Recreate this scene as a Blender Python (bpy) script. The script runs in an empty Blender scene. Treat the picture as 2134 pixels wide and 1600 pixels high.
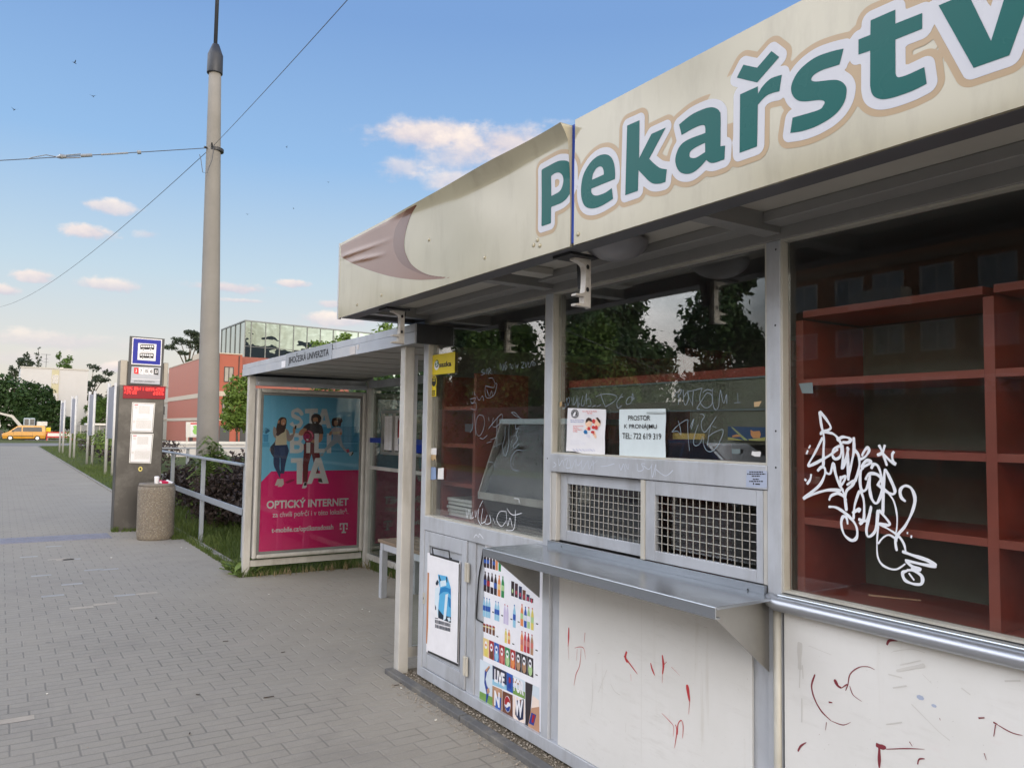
import bpy, bmesh, math, random
import numpy as np
from mathutils import Vector, Matrix, geometry
random.seed(7); np.random.seed(7)
S = bpy.context.scene
COL = S.collection
rad = math.radians
# ------------------------------------------------------------------ camera
CF, CYAW, CPITCH, CROLL, CH = 1632.2, rad(33.113), rad(3.434), rad(0.854), 1.6
_fw = Vector((math.sin(CYAW)*math.cos(CPITCH), math.cos(CYAW)*math.cos(CPITCH), math.sin(CPITCH)))
_r0 = Vector((math.cos(CYAW), -math.sin(CYAW), 0)); _u0 = _r0.cross(_fw)
_r = math.cos(CROLL)*_r0 + math.sin(CROLL)*_u0
_u = -math.sin(CROLL)*_r0 + math.cos(CROLL)*_u0
cam = bpy.data.cameras.new('camera'); camo = bpy.data.objects.new('camera', cam); COL.objects.link(camo)
camo.matrix_world = Matrix(((_r.x, _u.x, -_fw.x, 0), (_r.y, _u.y, -_fw.y, 0), (_r.z, _u.z, -_fw.z, CH), (0, 0, 0, 1)))
cam.sensor_fit = 'HORIZONTAL'; cam.sensor_width = 36; cam.lens = CF/2134*36
cam.clip_start = 0.05; cam.clip_end = 3000
S.camera = camo
S.view_settings.view_transform = 'Standard'; S.view_settings.look = 'None'
S.view_settings.exposure = EXPOSURE = 0.35
S.view_settings.gamma = 1
S.cycles.max_bounces = 8; S.cycles.transparent_max_bounces = 16
S.cycles.glossy_bounces = 4; S.cycles.diffuse_bounces = 4; S.cycles.transmission_bounces = 6
S.cycles.caustics_reflective = False; S.cycles.caustics_refractive = False
S.cycles.sample_clamp_indirect = 4
try:
    S.cycles.use_denoising = True; S.cycles.denoiser = 'OPENIMAGEDENOISE'
except Exception: pass
# ------------------------------------------------------------------ sky
SUN_EL, SUN_ROT = rad(8.0), rad(183)
W = bpy.data.worlds.new('World'); S.world = W; W.use_nodes = True
wt = W.node_tree; wn = wt.nodes; wl = wt.links; wn.clear()
def N(nt, typ, ins=None, **kw):
    n = nt.nodes.new(typ)
    for k, v in kw.items(): setattr(n, k, v)
    for k, v in (ins or {}).items():
        if hasattr(v, 'is_output') or isinstance(v, bpy.types.NodeSocket): nt.links.new(v, n.inputs[k])
        else: n.inputs[k].default_value = v
    return n
def M(nt, op, a, b=0.0, c=0.0, clamp=False):
    n = nt.nodes.new('ShaderNodeMath'); n.operation = op; n.use_clamp = clamp
    for i, v in enumerate((a, b, c)):
        if isinstance(v, bpy.types.NodeSocket): nt.links.new(v, n.inputs[i])
        else: n.inputs[i].default_value = v
    return n.outputs[0]
def MIX(nt, fac, a, b, mode='MIX'):
    n = nt.nodes.new('ShaderNodeMix'); n.data_type = 'RGBA'; n.blend_type = mode
    for i, v in ((0, fac), (6, a), (7, b)):
        if isinstance(v, bpy.types.NodeSocket): nt.links.new(v, n.inputs[i])
        elif i == 0: n.inputs[0].default_value = v
        else: n.inputs[i].default_value = tuple(v)+((1,) if len(v) == 3 else ())
    return n.outputs[2]
def RAMP(nt, fac, stops, interp='LINEAR'):
    n = nt.nodes.new('ShaderNodeValToRGB'); nt.links.new(fac, n.inputs[0]); cr = n.color_ramp; cr.interpolation = interp
    while len(cr.elements) < len(stops): cr.elements.new(0.5)
    for e, (p, c) in zip(cr.elements, stops):
        e.position = p; e.color = tuple(c)+((1,) if len(c) == 3 else ())
    return n.outputs[0]
def lin(r, g, b):
    f = lambda c: (c/255/12.92) if c/255 <= .04045 else ((c/255+.055)/1.055)**2.4
    return (f(r), f(g), f(b))
def lin4(r, g, b): return lin(r, g, b)+(1,)
geo = N(wt, 'ShaderNodeTexCoord').outputs['Generated']
sky = N(wt, 'ShaderNodeTexSky', sky_type='NISHITA', sun_disc=False, sun_elevation=SUN_EL, sun_rotation=SUN_ROT,
        altitude=300, air_density=1.0, dust_density=1.2, ozone_density=2.0)
sep = N(wt, 'ShaderNodeSeparateXYZ', {0: geo})
dx, dy, dz = sep.outputs
el = M(wt, 'ARCSINE', dz); az = M(wt, 'ARCTAN2', dx, dy)       # azimuth 0 = +Y, towards +X
def pxdir(x, y):
    d = _fw + _r*(x-1067)/CF - _u*(y-800)/CF; d.normalize()
    return math.atan2(d.x, d.y), math.asin(d.z)
# evening glow low down, mixed over the sky texture
elr = M(wt, 'DIVIDE', el, rad(90), clamp=True)
glow = RAMP(wt, elr, [(0.0, (8.8, 7.7, 6.7)), (0.05, (8.5, 8.1, 7.6)), (0.115, (6.2, 7.7, 8.8)), (0.205, (3.4, 5.7, 9.0)), (0.31, (2.3, 4.15, 7.8)), (1.0, (1.5, 3.0, 7.0))])
back = M(wt, 'MULTIPLY', dy, -1.0, clamp=True)                  # towards the set sun
backlow = M(wt, 'MULTIPLY', back, M(wt, 'SUBTRACT', 1.0, M(wt, 'DIVIDE', elr, 0.42), clamp=True), clamp=True)
warm = MIX(wt, M(wt, 'MULTIPLY', backlow, 0.75), glow, (17.0, 13.0, 8.5))
base = MIX(wt, 0.86, sky.outputs[0], warm)
noise = N(wt, 'ShaderNodeTexNoise', {'Vector': N(wt, 'ShaderNodeMapping', {'Vector': geo, 'Scale': (1, 1, 2.2)}).outputs[0], 'Scale': 16.0, 'Detail': 7.0, 'Roughness': 0.58}).outputs['Fac']
noise2 = N(wt, 'ShaderNodeTexNoise', {'Vector': geo, 'Scale': 55.0, 'Detail': 4.0, 'Roughness': 0.6}).outputs['Fac']
nz = M(wt, 'ADD', M(wt, 'MULTIPLY', M(wt, 'SUBTRACT', noise, 0.5), 3.4), M(wt, 'MULTIPLY', M(wt, 'SUBTRACT', noise2, 0.5), 1.1))
CLOUDS = [  # centre px, half width px, half height px, opacity, softness
    (890, 278, 165, 46, 1.0, .7), (1060, 300, 160, 58, 1.0, .7), (960, 320, 130, 50, .75, .9), (830, 345, 60, 30, .6, .9), (950, 378, 90, 32, .75, .8), (1090, 350, 130, 70, .85, .9),
    (180, 482, 60, 20, .95, .6), (225, 430, 70, 18, .8, .7), (310, 488, 34, 12, .5, .8),
    (70, 575, 52, 16, .9, .6), (225, 595, 100, 18, .8, .7), (10, 605, 40, 16, .9, .6), (470, 598, 120, 15, .9, .6), (610, 590, 42, 10, .9, .6), (505, 627, 70, 6, .7, .7), (690, 632, 40, 9, .8, .6),
    (700, 665, 110, 16, .8, .7), (110, 708, 190, 22, .55, .8), (60, 745, 190, 22, .4, .9), (240, 765, 46, 12, .8, .6)]
cur = base
for (px, py, hw, hh, op, so) in CLOUDS:
    a0, e0 = pxdir(px, py)
    wa = abs(pxdir(px+hw, py)[0]-pxdir(px-hw, py)[0])/2; we = abs(pxdir(px, py-hh)[1]-pxdir(px, py+hh)[1])/2
    u = M(wt, 'DIVIDE', M(wt, 'SUBTRACT', az, a0), wa); v = M(wt, 'DIVIDE', M(wt, 'SUBTRACT', el, e0), we)
    d = M(wt, 'SQRT', M(wt, 'ADD', M(wt, 'MULTIPLY', u, u), M(wt, 'MULTIPLY', v, v)))
    m = M(wt, 'ADD', M(wt, 'SUBTRACT', 1.0, d), M(wt, 'MULTIPLY', nz, .46 if hw >= 90 and py < 400 else .75))
    m = M(wt, 'DIVIDE', m, so, clamp=True)
    m = M(wt, 'MULTIPLY', M(wt, 'MULTIPLY', m, m), M(wt, 'SUBTRACT', 3.0, M(wt, 'MULTIPLY', m, 2.0)))
    lit = M(wt, 'ADD', M(wt, 'MULTIPLY', M(wt, 'ADD', M(wt, 'MULTIPLY', v, .75), M(wt, 'MULTIPLY', u, -.2)), .5), M(wt, 'ADD', M(wt, 'MULTIPLY', nz, .45), .45), clamp=True)
    cc = MIX(wt, lit, (5.9, 5.8, 7.0), (11.0, 9.5, 8.4))
    cur = MIX(wt, M(wt, 'MULTIPLY', m, op), cur, cc)
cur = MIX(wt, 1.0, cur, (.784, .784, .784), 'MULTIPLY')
# bright sheet added to the unseen sky, street side and behind, lighting the scene
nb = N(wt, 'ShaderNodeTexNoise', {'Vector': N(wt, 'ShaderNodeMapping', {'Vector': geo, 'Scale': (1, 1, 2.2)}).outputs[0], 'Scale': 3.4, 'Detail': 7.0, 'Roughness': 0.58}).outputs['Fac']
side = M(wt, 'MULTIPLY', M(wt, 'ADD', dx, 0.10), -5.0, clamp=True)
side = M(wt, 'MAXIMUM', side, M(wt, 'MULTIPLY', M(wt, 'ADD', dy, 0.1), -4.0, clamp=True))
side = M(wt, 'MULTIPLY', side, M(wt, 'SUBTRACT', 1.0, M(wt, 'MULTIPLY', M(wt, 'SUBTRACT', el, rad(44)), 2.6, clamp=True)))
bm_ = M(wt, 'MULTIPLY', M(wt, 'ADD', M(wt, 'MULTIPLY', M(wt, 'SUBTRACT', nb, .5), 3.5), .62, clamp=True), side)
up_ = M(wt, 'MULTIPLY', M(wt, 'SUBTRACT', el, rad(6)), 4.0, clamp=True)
fillc = MIX(wt, M(wt, 'MULTIPLY', M(wt, 'SUBTRACT', M(wt, 'MULTIPLY', dx, -1.0), 0.1), 1.9, clamp=True), (8.0, 8.0, 8.3), (36.0, 36.5, 38.5))
fillc = MIX(wt, up_, (10.5, 9.6, 9.2), fillc)
fillc = MIX(wt, M(wt, 'MULTIPLY', M(wt, 'SUBTRACT', back, .15), 1.6, clamp=True), fillc, (27.0, 24.2, 20.8))
cur = MIX(wt, bm_, cur, fillc)
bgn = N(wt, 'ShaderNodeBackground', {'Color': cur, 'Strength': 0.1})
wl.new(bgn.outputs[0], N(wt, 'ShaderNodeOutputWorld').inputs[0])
# ------------------------------------------------------------------ sun (low, softened by the evening air)
sl = bpy.data.lights.new('sun', 'SUN'); sl.energy = 1.4; sl.angle = rad(25); sl.color = (1, .88, .74)
so_ = bpy.data.objects.new('sun', sl); COL.objects.link(so_)
sd = Vector((math.sin(SUN_ROT)*math.cos(SUN_EL), math.cos(SUN_ROT)*math.cos(SUN_EL), math.sin(SUN_EL)))
so_.rotation_euler = sd.to_track_quat('Z', 'Y').to_euler()
# ------------------------------------------------------------------ px helpers: a photo pixel seen on a known plane of the place
def ray(x, y): return _fw + _r*(x-1067)/CF - _u*(y-800)/CF
class Plane:
    def __init__(s, o, u, v):
        s.o = Vector(o); s.u = Vector(u); s.v = Vector(v); s.n = s.u.cross(s.v)
    def P(s, a, b, h=0.0): return s.o + s.u*a + s.v*b + s.n*h
    def px(s, x, y):
        d = ray(x, y); c = Vector((0, 0, CH))
        t = (s.o-c).dot(s.n)/d.dot(s.n); p = c + d*t - s.o
        return (p.dot(s.u), p.dot(s.v))
    def tr(s, pts, ox=0, oy=0, k=1.0):
        return [s.px(ox+p[0]/k, oy+p[1]/k) for p in pts]
def PX(X): return Plane((X, 0, 0), (0, -1, 0), (0, 0, 1))       # faces the street (-X); a = -y, b = z
def PY(Y): return Plane((0, Y, 0), (1, 0, 0), (0, 0, 1))        # faces the camera end (-Y); a = x, b = z
def PZ(Z): return Plane((0, 0, Z), (1, 0, 0), (0, 1, 0))
# ------------------------------------------------------------------ mesh builder
class MB:
    def __init__(s): s.v = []; s.f = []; s.m = []; s.mi = 0; s.xf = None
    def add(s, vs, fs):
        b = len(s.v)
        if s.xf is not None: vs = [s.xf @ Vector(p) for p in vs]
        s.v.extend([tuple(p) for p in vs])
        for f in fs: s.f.append(tuple(i+b for i in f)); s.m.append(s.mi)
    def box(s, x0, x1, y0, y1, z0, z1):
        if x0 > x1: x0, x1 = x1, x0
        if y0 > y1: y0, y1 = y1, y0
        if z0 > z1: z0, z1 = z1, z0
        s.add([(x0,y0,z0),(x1,y0,z0),(x1,y1,z0),(x0,y1,z0),(x0,y0,z1),(x1,y0,z1),(x1,y1,z1),(x0,y1,z1)],
              [(0,3,2,1),(4,5,6,7),(0,1,5,4),(1,2,6,5),(2,3,7,6),(3,0,4,7)])
    def cbox(s, c, sx, sy, sz, rz=0.0, rx=0.0, ry=0.0):
        R = Matrix.Rotation(rz, 3, 'Z') @ Matrix.Rotation(ry, 3, 'Y') @ Matrix.Rotation(rx, 3, 'X'); c = Vector(c)
        vs = [c + R @ Vector((a*sx/2, b*sy/2, d*sz/2)) for d in (-1, 1) for a, b in ((-1,-1),(1,-1),(1,1),(-1,1))]
        s.add(vs, [(0,3,2,1),(4,5,6,7),(0,1,5,4),(1,2,6,5),(2,3,7,6),(3,0,4,7)])
    def tube(s, pts, r, n=10, cap=True, r2=None):
        pts = [Vector(p) for p in pts]; rs = r if isinstance(r, (list, tuple)) else [r]*len(pts)
        rings = []; up = None
        for i, p in enumerate(pts):
            t = (pts[min(i+1, len(pts)-1)] - pts[max(i-1, 0)]).normalized()
            if up is None: up = Vector((0,0,1)) if abs(t.z) < .9 else Vector((1,0,0))
            a = t.cross(up)
            if a.length < 1e-6: a = t.cross(Vector((0,1,0)))
            a.normalize(); b = a.cross(t).normalized(); up = b
            rings.append([p + a*math.cos(2*math.pi*k/n)*rs[i] + b*math.sin(2*math.pi*k/n)*rs[i] for k in range(n)])
        vs = [q for g in rings for q in g]; fs = []
        for i in range(len(pts)-1):
            for k in range(n):
                fs.append((i*n+k, i*n+(k+1)%n, (i+1)*n+(k+1)%n, (i+1)*n+k))
        if cap: fs.append(tuple(range(n-1, -1, -1))); fs.append(tuple(range((len(pts)-1)*n, len(pts)*n)))
        s.add(vs, fs)
    def lathe(s, prof, c=(0,0,0), n=24, sx=1, sy=1):
        vs = []; fs = []
        for (r, z) in prof:
            for k in range(n):
                a = 2*math.pi*k/n; vs.append((c[0]+r*sx*math.cos(a), c[1]+r*sy*math.sin(a), c[2]+z))
        for i in range(len(prof)-1):
            for k in range(n): fs.append((i*n+k, i*n+(k+1)%n, (i+1)*n+(k+1)%n, (i+1)*n+k))
        fs.append(tuple(range(n-1, -1, -1))); fs.append(tuple(range((len(prof)-1)*n, len(prof)*n)))
        s.add(vs, fs)
    def poly(s, pl, loops, h=0.0):
        if not isinstance(loops[0][0], (list, tuple)): loops = [loops]
        flat = [p for L in loops for p in L]
        tris = geometry.tessellate_polygon([[Vector((p[0], p[1], 0)) for p in L] for L in loops])
        s.add([pl.P(p[0], p[1], h) for p in flat], [tuple(t) for t in tris])
    def rect(s, pl, a0, b0, a1, b1, h=0.0):
        s.add([pl.P(a0,b0,h), pl.P(a1,b0,h), pl.P(a1,b1,h), pl.P(a0,b1,h)], [(0,1,2,3)])
    def prism(s, pl, loop, h0, h1):
        n = len(loop)
        tris = geometry.tessellate_polygon([[Vector((p[0], p[1], 0)) for p in loop]])
        vs = [pl.P(p[0], p[1], h0) for p in loop]+[pl.P(p[0], p[1], h1) for p in loop]
        fs = [tuple(t) for t in tris]+[tuple(i+n for i in t) for t in tris]+[(i, (i+1)%n, n+(i+1)%n, n+i) for i in range(n)]
        s.add(vs, fs)
    def ell(s, pl, c, ra, rb, h=0.0, n=20):
        s.poly(pl, [(c[0]+ra*math.cos(2*math.pi*k/n), c[1]+rb*math.sin(2*math.pi*k/n)) for k in range(n)], h)
    def stroke(s, pl, pts, w, h=0.0, smooth=True, taper=False, ramp=.0004):
        if smooth and len(pts) > 2: pts = spline(pts, False)
        L = len(pts); vs = []; fs = []
        P = [Vector((p[0], p[1])) for p in pts]
        for i in range(L):
            t = P[min(i+1, L-1)] - P[max(i-1, 0)]
            t = t.normalized() if t.length > 1e-9 else Vector((1, 0))
            nn = Vector((-t.y, t.x)); ww = w/2
            if taper: ww *= (.35 + .65*math.sin(math.pi*min(1, .15+.85*i/(L-1))))
            ww *= .88+.16*math.sin(i*.31+P[0].x*97)+.08*math.sin(i*.83+P[0].y*61)
            if i in (0, L-1): ww *= .7
            hh = h + ramp*i/max(1, L-1)
            a = P[i]+nn*ww; b = P[i]-nn*ww
            vs += [pl.P(a.x, a.y, hh), pl.P(b.x, b.y, hh)]
        for i in range(L-1): fs.append((2*i, 2*i+1, 2*i+3, 2*i+2))
        s.add(vs, fs)
    def text(s, pl, txt, a0, b0, a1, b1, h=0.0, bold=0.0, slant=0.0):
        """text fitted into the rectangle a0..a1 x b0..b1 of the plane"""
        vs, fs = text_mesh(txt, bold)
        x = [p[0] for p in vs]; y = [p[1] for p in vs]
        mx, Mx, my, My = min(x), max(x), min(y), max(y)
        out = []
        for p in vs:
            ty = (p[1]-my)/(My-my); tx = (p[0]-mx)/(Mx-mx)
            out.append(pl.P(a0+(a1-a0)*tx+slant*ty*(b1-b0), b0+(b1-b0)*ty, h))
        s.add(out, fs)
    def build(s, name, mats, parent=None, smooth=False, bevel=0.0, keepn=True):
        if not isinstance(mats, (list, tuple)): mats = [mats]
        off = Vector((0,0,0)); q = parent
        while q is not None: off += q.location; q = q.parent
        me = bpy.data.meshes.new(name)
        me.from_pydata([(p[0]-off.x, p[1]-off.y, p[2]-off.z) for p in s.v], [], s.f)
        for m in mats: me.materials.append(m)
        if len(mats) > 1: me.polygons.foreach_set('material_index', s.m)
        me.update()
        if smooth: me.polygons.foreach_set('use_smooth', [True]*len(me.polygons))
        o = bpy.data.objects.new(name, me); COL.objects.link(o)
        if parent is not None: o.parent = parent
        if bevel:
            b = o.modifiers.new('bevel', 'BEVEL'); b.width = bevel; b.segments = 2; b.limit_method = 'ANGLE'; b.angle_limit = rad(40)
        return o
_tc = {}
def text_mesh(t, bold):
    k = (t, bold)
    if k not in _tc:
        cu = bpy.data.curves.new('text', 'FONT'); cu.body = t; cu.offset = bold; cu.resolution_u = 4; cu.fill_mode = 'FRONT'
        ob = bpy.data.objects.new('text', cu)
        me = bpy.data.meshes.new_from_object(ob)
        _tc[k] = ([tuple(v.co) for v in me.vertices], [tuple(p.vertices) for p in me.polygons])
        bpy.data.objects.remove(ob); bpy.data.meshes.remove(me); bpy.data.curves.remove(cu)
    return _tc[k]
def spline(pts, closed, n=6):
    """Catmull-Rom through points"""
    L = len(pts); out = []
    rng = range(L) if closed else range(L-1)
    for i in rng:
        g = (lambda j: pts[j % L]) if closed else (lambda j: pts[max(0, min(L-1, j))])
        p0, p1, p2, p3 = g(i-1), g(i), g(i+1), g(i+2)
        for k in range(n):
            t = k/n
            out.append(tuple(.5*((2*p1[c]) + (-p0[c]+p2[c])*t + (2*p0[c]-5*p1[c]+4*p2[c]-p3[c])*t*t + (-p0[c]+3*p1[c]-3*p2[c]+p3[c])*t**3) for c in (0, 1)))
    if not closed: out.append(tuple(pts[-1][:2]))
    return out
def outline(pts):
    """closed outline; points written (x,y,1) are smooth, (x,y) are corners"""
    L = len(pts); sm = [len(p) > 2 for p in pts]
    if all(sm): return spline([p[:2] for p in pts], True)
    st = next(i for i in range(L) if not sm[i]); pts = pts[st:]+pts[:st]; pts = pts+[pts[0]]
    out = []; run = [pts[0][:2]]
    for p in pts[1:]:
        run.append(p[:2])
        if len(p) == 2:
            out += (run[:1] if len(run) == 2 else spline(run, False)[:-1]); run = [p[:2]]
    return out
def sdf_fill(mb, pl, loops, d, a0, b0, a1, b1, step, h, hfun=None):
    """fill the region within distance d of the outlines (rounded outward offset)"""
    na = int((a1-a0)/step)+1; nb_ = int((b1-b0)/step)+1
    A = np.linspace(a0, a1, na); B = np.linspace(b0, b1, nb_); GA, GB = np.meshgrid(A, B)
    best = np.full(GA.shape, 1e9); ins = np.zeros(GA.shape, bool)
    for L in loops:
        L = np.array(L); L2 = np.roll(L, -1, 0)
        for (x1, y1), (x2, y2) in zip(L, L2):
            ex, ey = x2-x1, y2-y1; l2 = ex*ex+ey*ey+1e-12
            t = np.clip(((GA-x1)*ex+(GB-y1)*ey)/l2, 0, 1)
            best = np.minimum(best, (GA-x1-t*ex)**2+(GB-y1-t*ey)**2)
            c = (y1 > GB) != (y2 > GB)
            if y1 != y2: ins ^= c & (GA < (x2-x1)*(GB-y1)/(y2-y1)+x1)
    F = np.where(ins, -np.sqrt(best), np.sqrt(best)) - d
    hh = hfun or (lambda a, b: 0.0)
    def put(poly): mb.add([pl.P(a, b, h+hh(a, b)) for a, b in poly], [tuple(range(len(poly)))])
    for j in range(nb_-1):
        i = 0
        while i < na-1:
            q = (F[j, i], F[j, i+1], F[j+1, i+1], F[j+1, i])
            if all(z < 0 for z in q):
                k = i
                while k+1 < na-1 and F[j, k+2] < 0 and F[j+1, k+2] < 0 and (hfun is None or k-i < 3): k += 1
                put([(A[i], B[j]), (A[k+1], B[j]), (A[k+1], B[j+1]), (A[i], B[j+1])]); i = k+1; continue
            if any(z < 0 for z in q):
                c = [(A[i], B[j]), (A[i+1], B[j]), (A[i+1], B[j+1]), (A[i], B[j+1])]; poly = []
                for e in range(4):
                    z0, z1 = q[e], q[(e+1) % 4]; p0, p1 = c[e], c[(e+1) % 4]
                    if z0 < 0: poly.append(p0)
                    if (z0 < 0) != (z1 < 0):
                        t = z0/(z0-z1); poly.append((p0[0]+(p1[0]-p0[0])*t, p0[1]+(p1[1]-p0[1])*t))
                if len(poly) > 2: put(poly)
            i += 1
# ------------------------------------------------------------------ object bookkeeping
def tag(o, label=None, cat=None, group=None, kind=None):
    if label: o['label'] = label
    if cat: o['category'] = cat
    if group: o['group'] = group
    if kind: o['kind'] = kind
    return o
def thing(name, loc, label, cat, group=None):
    o = bpy.data.objects.new(name, None); o.empty_display_size = .1; COL.objects.link(o); o.location = loc
    return tag(o, label, cat, group)
def copy_tree(o, parent=None):
    c = o.copy(); COL.objects.link(c)
    if parent is not None: c.parent = parent
    for ch in list(o.children): copy_tree(ch, c)
    return c
# ------------------------------------------------------------------ materials
def newmat(name):
    m = bpy.data.materials.new(name); m.use_nodes = True; nt = m.node_tree; nt.nodes.clear()
    out = nt.nodes.new('ShaderNodeOutputMaterial'); b = nt.nodes.new('ShaderNodeBsdfPrincipled')
    nt.links.new(b.outputs[0], out.inputs[0]); return m, nt, b, out
def pm(name, col, rough=.5, metal=0.0, var=.12, scale=6.0, bump=0.0, bscale=60.0, dirt=None, dirtamt=.0, dscale=3.0, streak=0.0, spec=.5, coat=0.0, emit=None, estr=0.0):
    """painted / worn surface: slow tone variation, dirt patches with their own shape, fine bump"""
    m, nt, b, out = newmat(name)
    tc = N(nt, 'ShaderNodeTexCoord').outputs['Object']
    n1 = N(nt, 'ShaderNodeTexNoise', {'Vector': tc, 'Scale': scale, 'Detail': 5.0, 'Roughness': .6}).outputs['Fac']
    c0 = tuple(x*(1-var) for x in col); c1 = tuple(min(1, x*(1+var)) for x in col)
    c = MIX(nt, M(nt, 'MULTIPLY', M(nt, 'SUBTRACT', n1, .25), 2.0, clamp=True), c0, c1)
    if dirt:
        v = N(nt, 'ShaderNodeMapping', {'Vector': tc, 'Scale': (1, 1, .25 if streak else 1)}).outputs[0]
        n2 = N(nt, 'ShaderNodeTexNoise', {'Vector': v, 'Scale': dscale, 'Detail': 8.0, 'Roughness': .68}).outputs['Fac']
        c = MIX(nt, M(nt, 'MULTIPLY', M(nt, 'MULTIPLY', M(nt, 'SUBTRACT', n2, .48), 5.0, clamp=True), dirtamt), c, dirt)
    nt.links.new(c, b.inputs['Base Color'])
    rr = M(nt, 'ADD', rough-.06, M(nt, 'MULTIPLY', n1, .14), clamp=True)
    nt.links.new(rr, b.inputs['Roughness'])
    b.inputs['Metallic'].default_value = metal; b.inputs['Specular IOR Level'].default_value = spec
    b.inputs['Coat Weight'].default_value = coat; b.inputs['Coat Roughness'].default_value = .08
    if bump:
        n3 = N(nt, 'ShaderNodeTexNoise', {'Vector': tc, 'Scale': bscale, 'Detail': 4.0}).outputs['Fac']
        nt.links.new(N(nt, 'ShaderNodeBump', {'Strength': bump, 'Distance': .01, 'Height': n3}).outputs[0], b.inputs['Normal'])
    if emit:
        b.inputs['Emission Color'].default_value = emit+(1,); b.inputs['Emission Strength'].default_value = estr
    return m
def flat(name, rgb, rough=.6, spec=.4):
    """printed ink / plain small surface, colour given as a reflectance from sRGB"""
    return pm(name, lin(*rgb), rough, var=.05, scale=14, spec=spec)
def glass(name, tint=(.93,.96,.95), boost=1.0, rough=.0, dirt=.0, ior=1.5):
    m = bpy.data.materials.new(name); m.use_nodes = True; nt = m.node_tree; nt.nodes.clear()
    out = nt.nodes.new('ShaderNodeOutputMaterial')
    t = N(nt, 'ShaderNodeBsdfTransparent', {'Color': tint+(1,)})
    g = N(nt, 'ShaderNodeBsdfGlossy', {'Color': (1,1,1,1), 'Roughness': rough})
    f = M(nt, 'MULTIPLY', N(nt, 'ShaderNodeFresnel', {'IOR': ior}).outputs[0], boost, clamp=True)
    mx = N(nt, 'ShaderNodeMixShader', {0: f, 1: t.outputs[0], 2: g.outputs[0]})
    res = mx.outputs[0]
    if dirt:
        tc = N(nt, 'ShaderNodeTexCoord').outputs['Object']
        n = N(nt, 'ShaderNodeTexNoise', {'Vector': tc, 'Scale': 9.0, 'Detail': 9.0, 'Roughness': .75}).outputs['Fac']
        d = N(nt, 'ShaderNodeBsdfDiffuse', {'Color': (.5,.5,.47,1)})
        k = M(nt, 'MULTIPLY', M(nt, 'POWER', n, 2.5), dirt, clamp=True)
        res = N(nt, 'ShaderNodeMixShader', {0: k, 1: res, 2: d.outputs[0]}).outputs[0]
    nt.links.new(res, out.inputs[0]); return m
def leafmat(name, c0, c1, trans=.25):
    m = bpy.data.materials.new(name); m.use_nodes = True; nt = m.node_tree; nt.nodes.clear()
    out = nt.nodes.new('ShaderNodeOutputMaterial')
    r = N(nt, 'ShaderNodeNewGeometry').outputs['Random Per Island']
    tc = N(nt, 'ShaderNodeTexCoord').outputs['Object']
    n = N(nt, 'ShaderNodeTexNoise', {'Vector': tc, 'Scale': 1.1, 'Detail': 3.0}).outputs['Fac']
    k = M(nt, 'ADD', M(nt, 'MULTIPLY', r, .55), M(nt, 'MULTIPLY', M(nt, 'SUBTRACT', n, .3), 1.1), clamp=True)
    c = MIX(nt, k, c0, c1)
    b = N(nt, 'ShaderNodeBsdfPrincipled', {'Base Color': c, 'Roughness': .55, 'Specular IOR Level': .3})
    t = N(nt, 'ShaderNodeBsdfTranslucent', {'Color': c})
    nt.links.new(N(nt, 'ShaderNodeMixShader', {0: trans, 1: b.outputs[0], 2: t.outputs[0]}).outputs[0], out.inputs[0]); return m
G = {}
G['alu'] = pm('grey_painted_metal', (.50,.525,.57), .38, .15, .10, 5, .03, 120, (.20,.19,.17), .35, 6, 1)
G['alul'] = pm('light_aluminium', (.56,.54,.48), .42, .1, .10, 6, .03, 120, (.30,.26,.19), .4, 7, 1)
G['aluw'] = pm('warm_pale_metal', (.58,.565,.535), .42, .15, .10, 5, .03, 120, (.25,.22,.17), .45, 5, 1)
G['steel'] = pm('stainless_steel', (.40,.43,.47), .24, .85, .06, 2, 0)
G['steelb'] = pm('brushed_steel', (.36,.355,.34), .33, .75, .10, 2.2, .03, 200, (.22,.20,.18), .35, 3)
G['dark'] = pm('dark_metal', (.035,.037,.042), .45, .2, .2, 8)
G['black'] = pm('black_plastic', (.018,.018,.02), .45, 0, .2, 8)
G['white'] = pm('white_plastic', (.72,.71,.69), .4, 0, .06, 8)
G['cream'] = pm('cream_sheet', (.445,.408,.298), .12, 0, .05, 2.5, .006, 9, (.30,.275,.20), .42, 7, 1, coat=.25)
G['soffit'] = pm('soffit_paint', (.50,.48,.43), .5, 0, .08, 3)
G['soffitd'] = pm('soffit_frame', (.11,.11,.12), .5, .1, .1, 4); G['soffitb'] = pm('soffit_beam_paint', (.30,.295,.285), .45, .1, .1, 4)
G['red'] = pm('red_shelf_board', (.275,.047,.029), .42, 0, .22, 4, .02, 60, (.17,.030,.020), .6, 3, spec=.35)
G['redl'] = pm('red_shelf_edge', (.27,.066,.046), .45, 0, .10, 8)
G['olive'] = pm('olive_backboard', (.125,.13,.095), .6, 0, .12, 5, .02, 60, (.17,.18,.14), .3, 12)
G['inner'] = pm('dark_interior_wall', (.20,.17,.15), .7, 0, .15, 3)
G['white_panel'] = pm('white_laminate', (.74,.735,.72), .35, 0, .04, 3, .004, 20, (.55,.52,.47), .30, 5, spec=.4)
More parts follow.
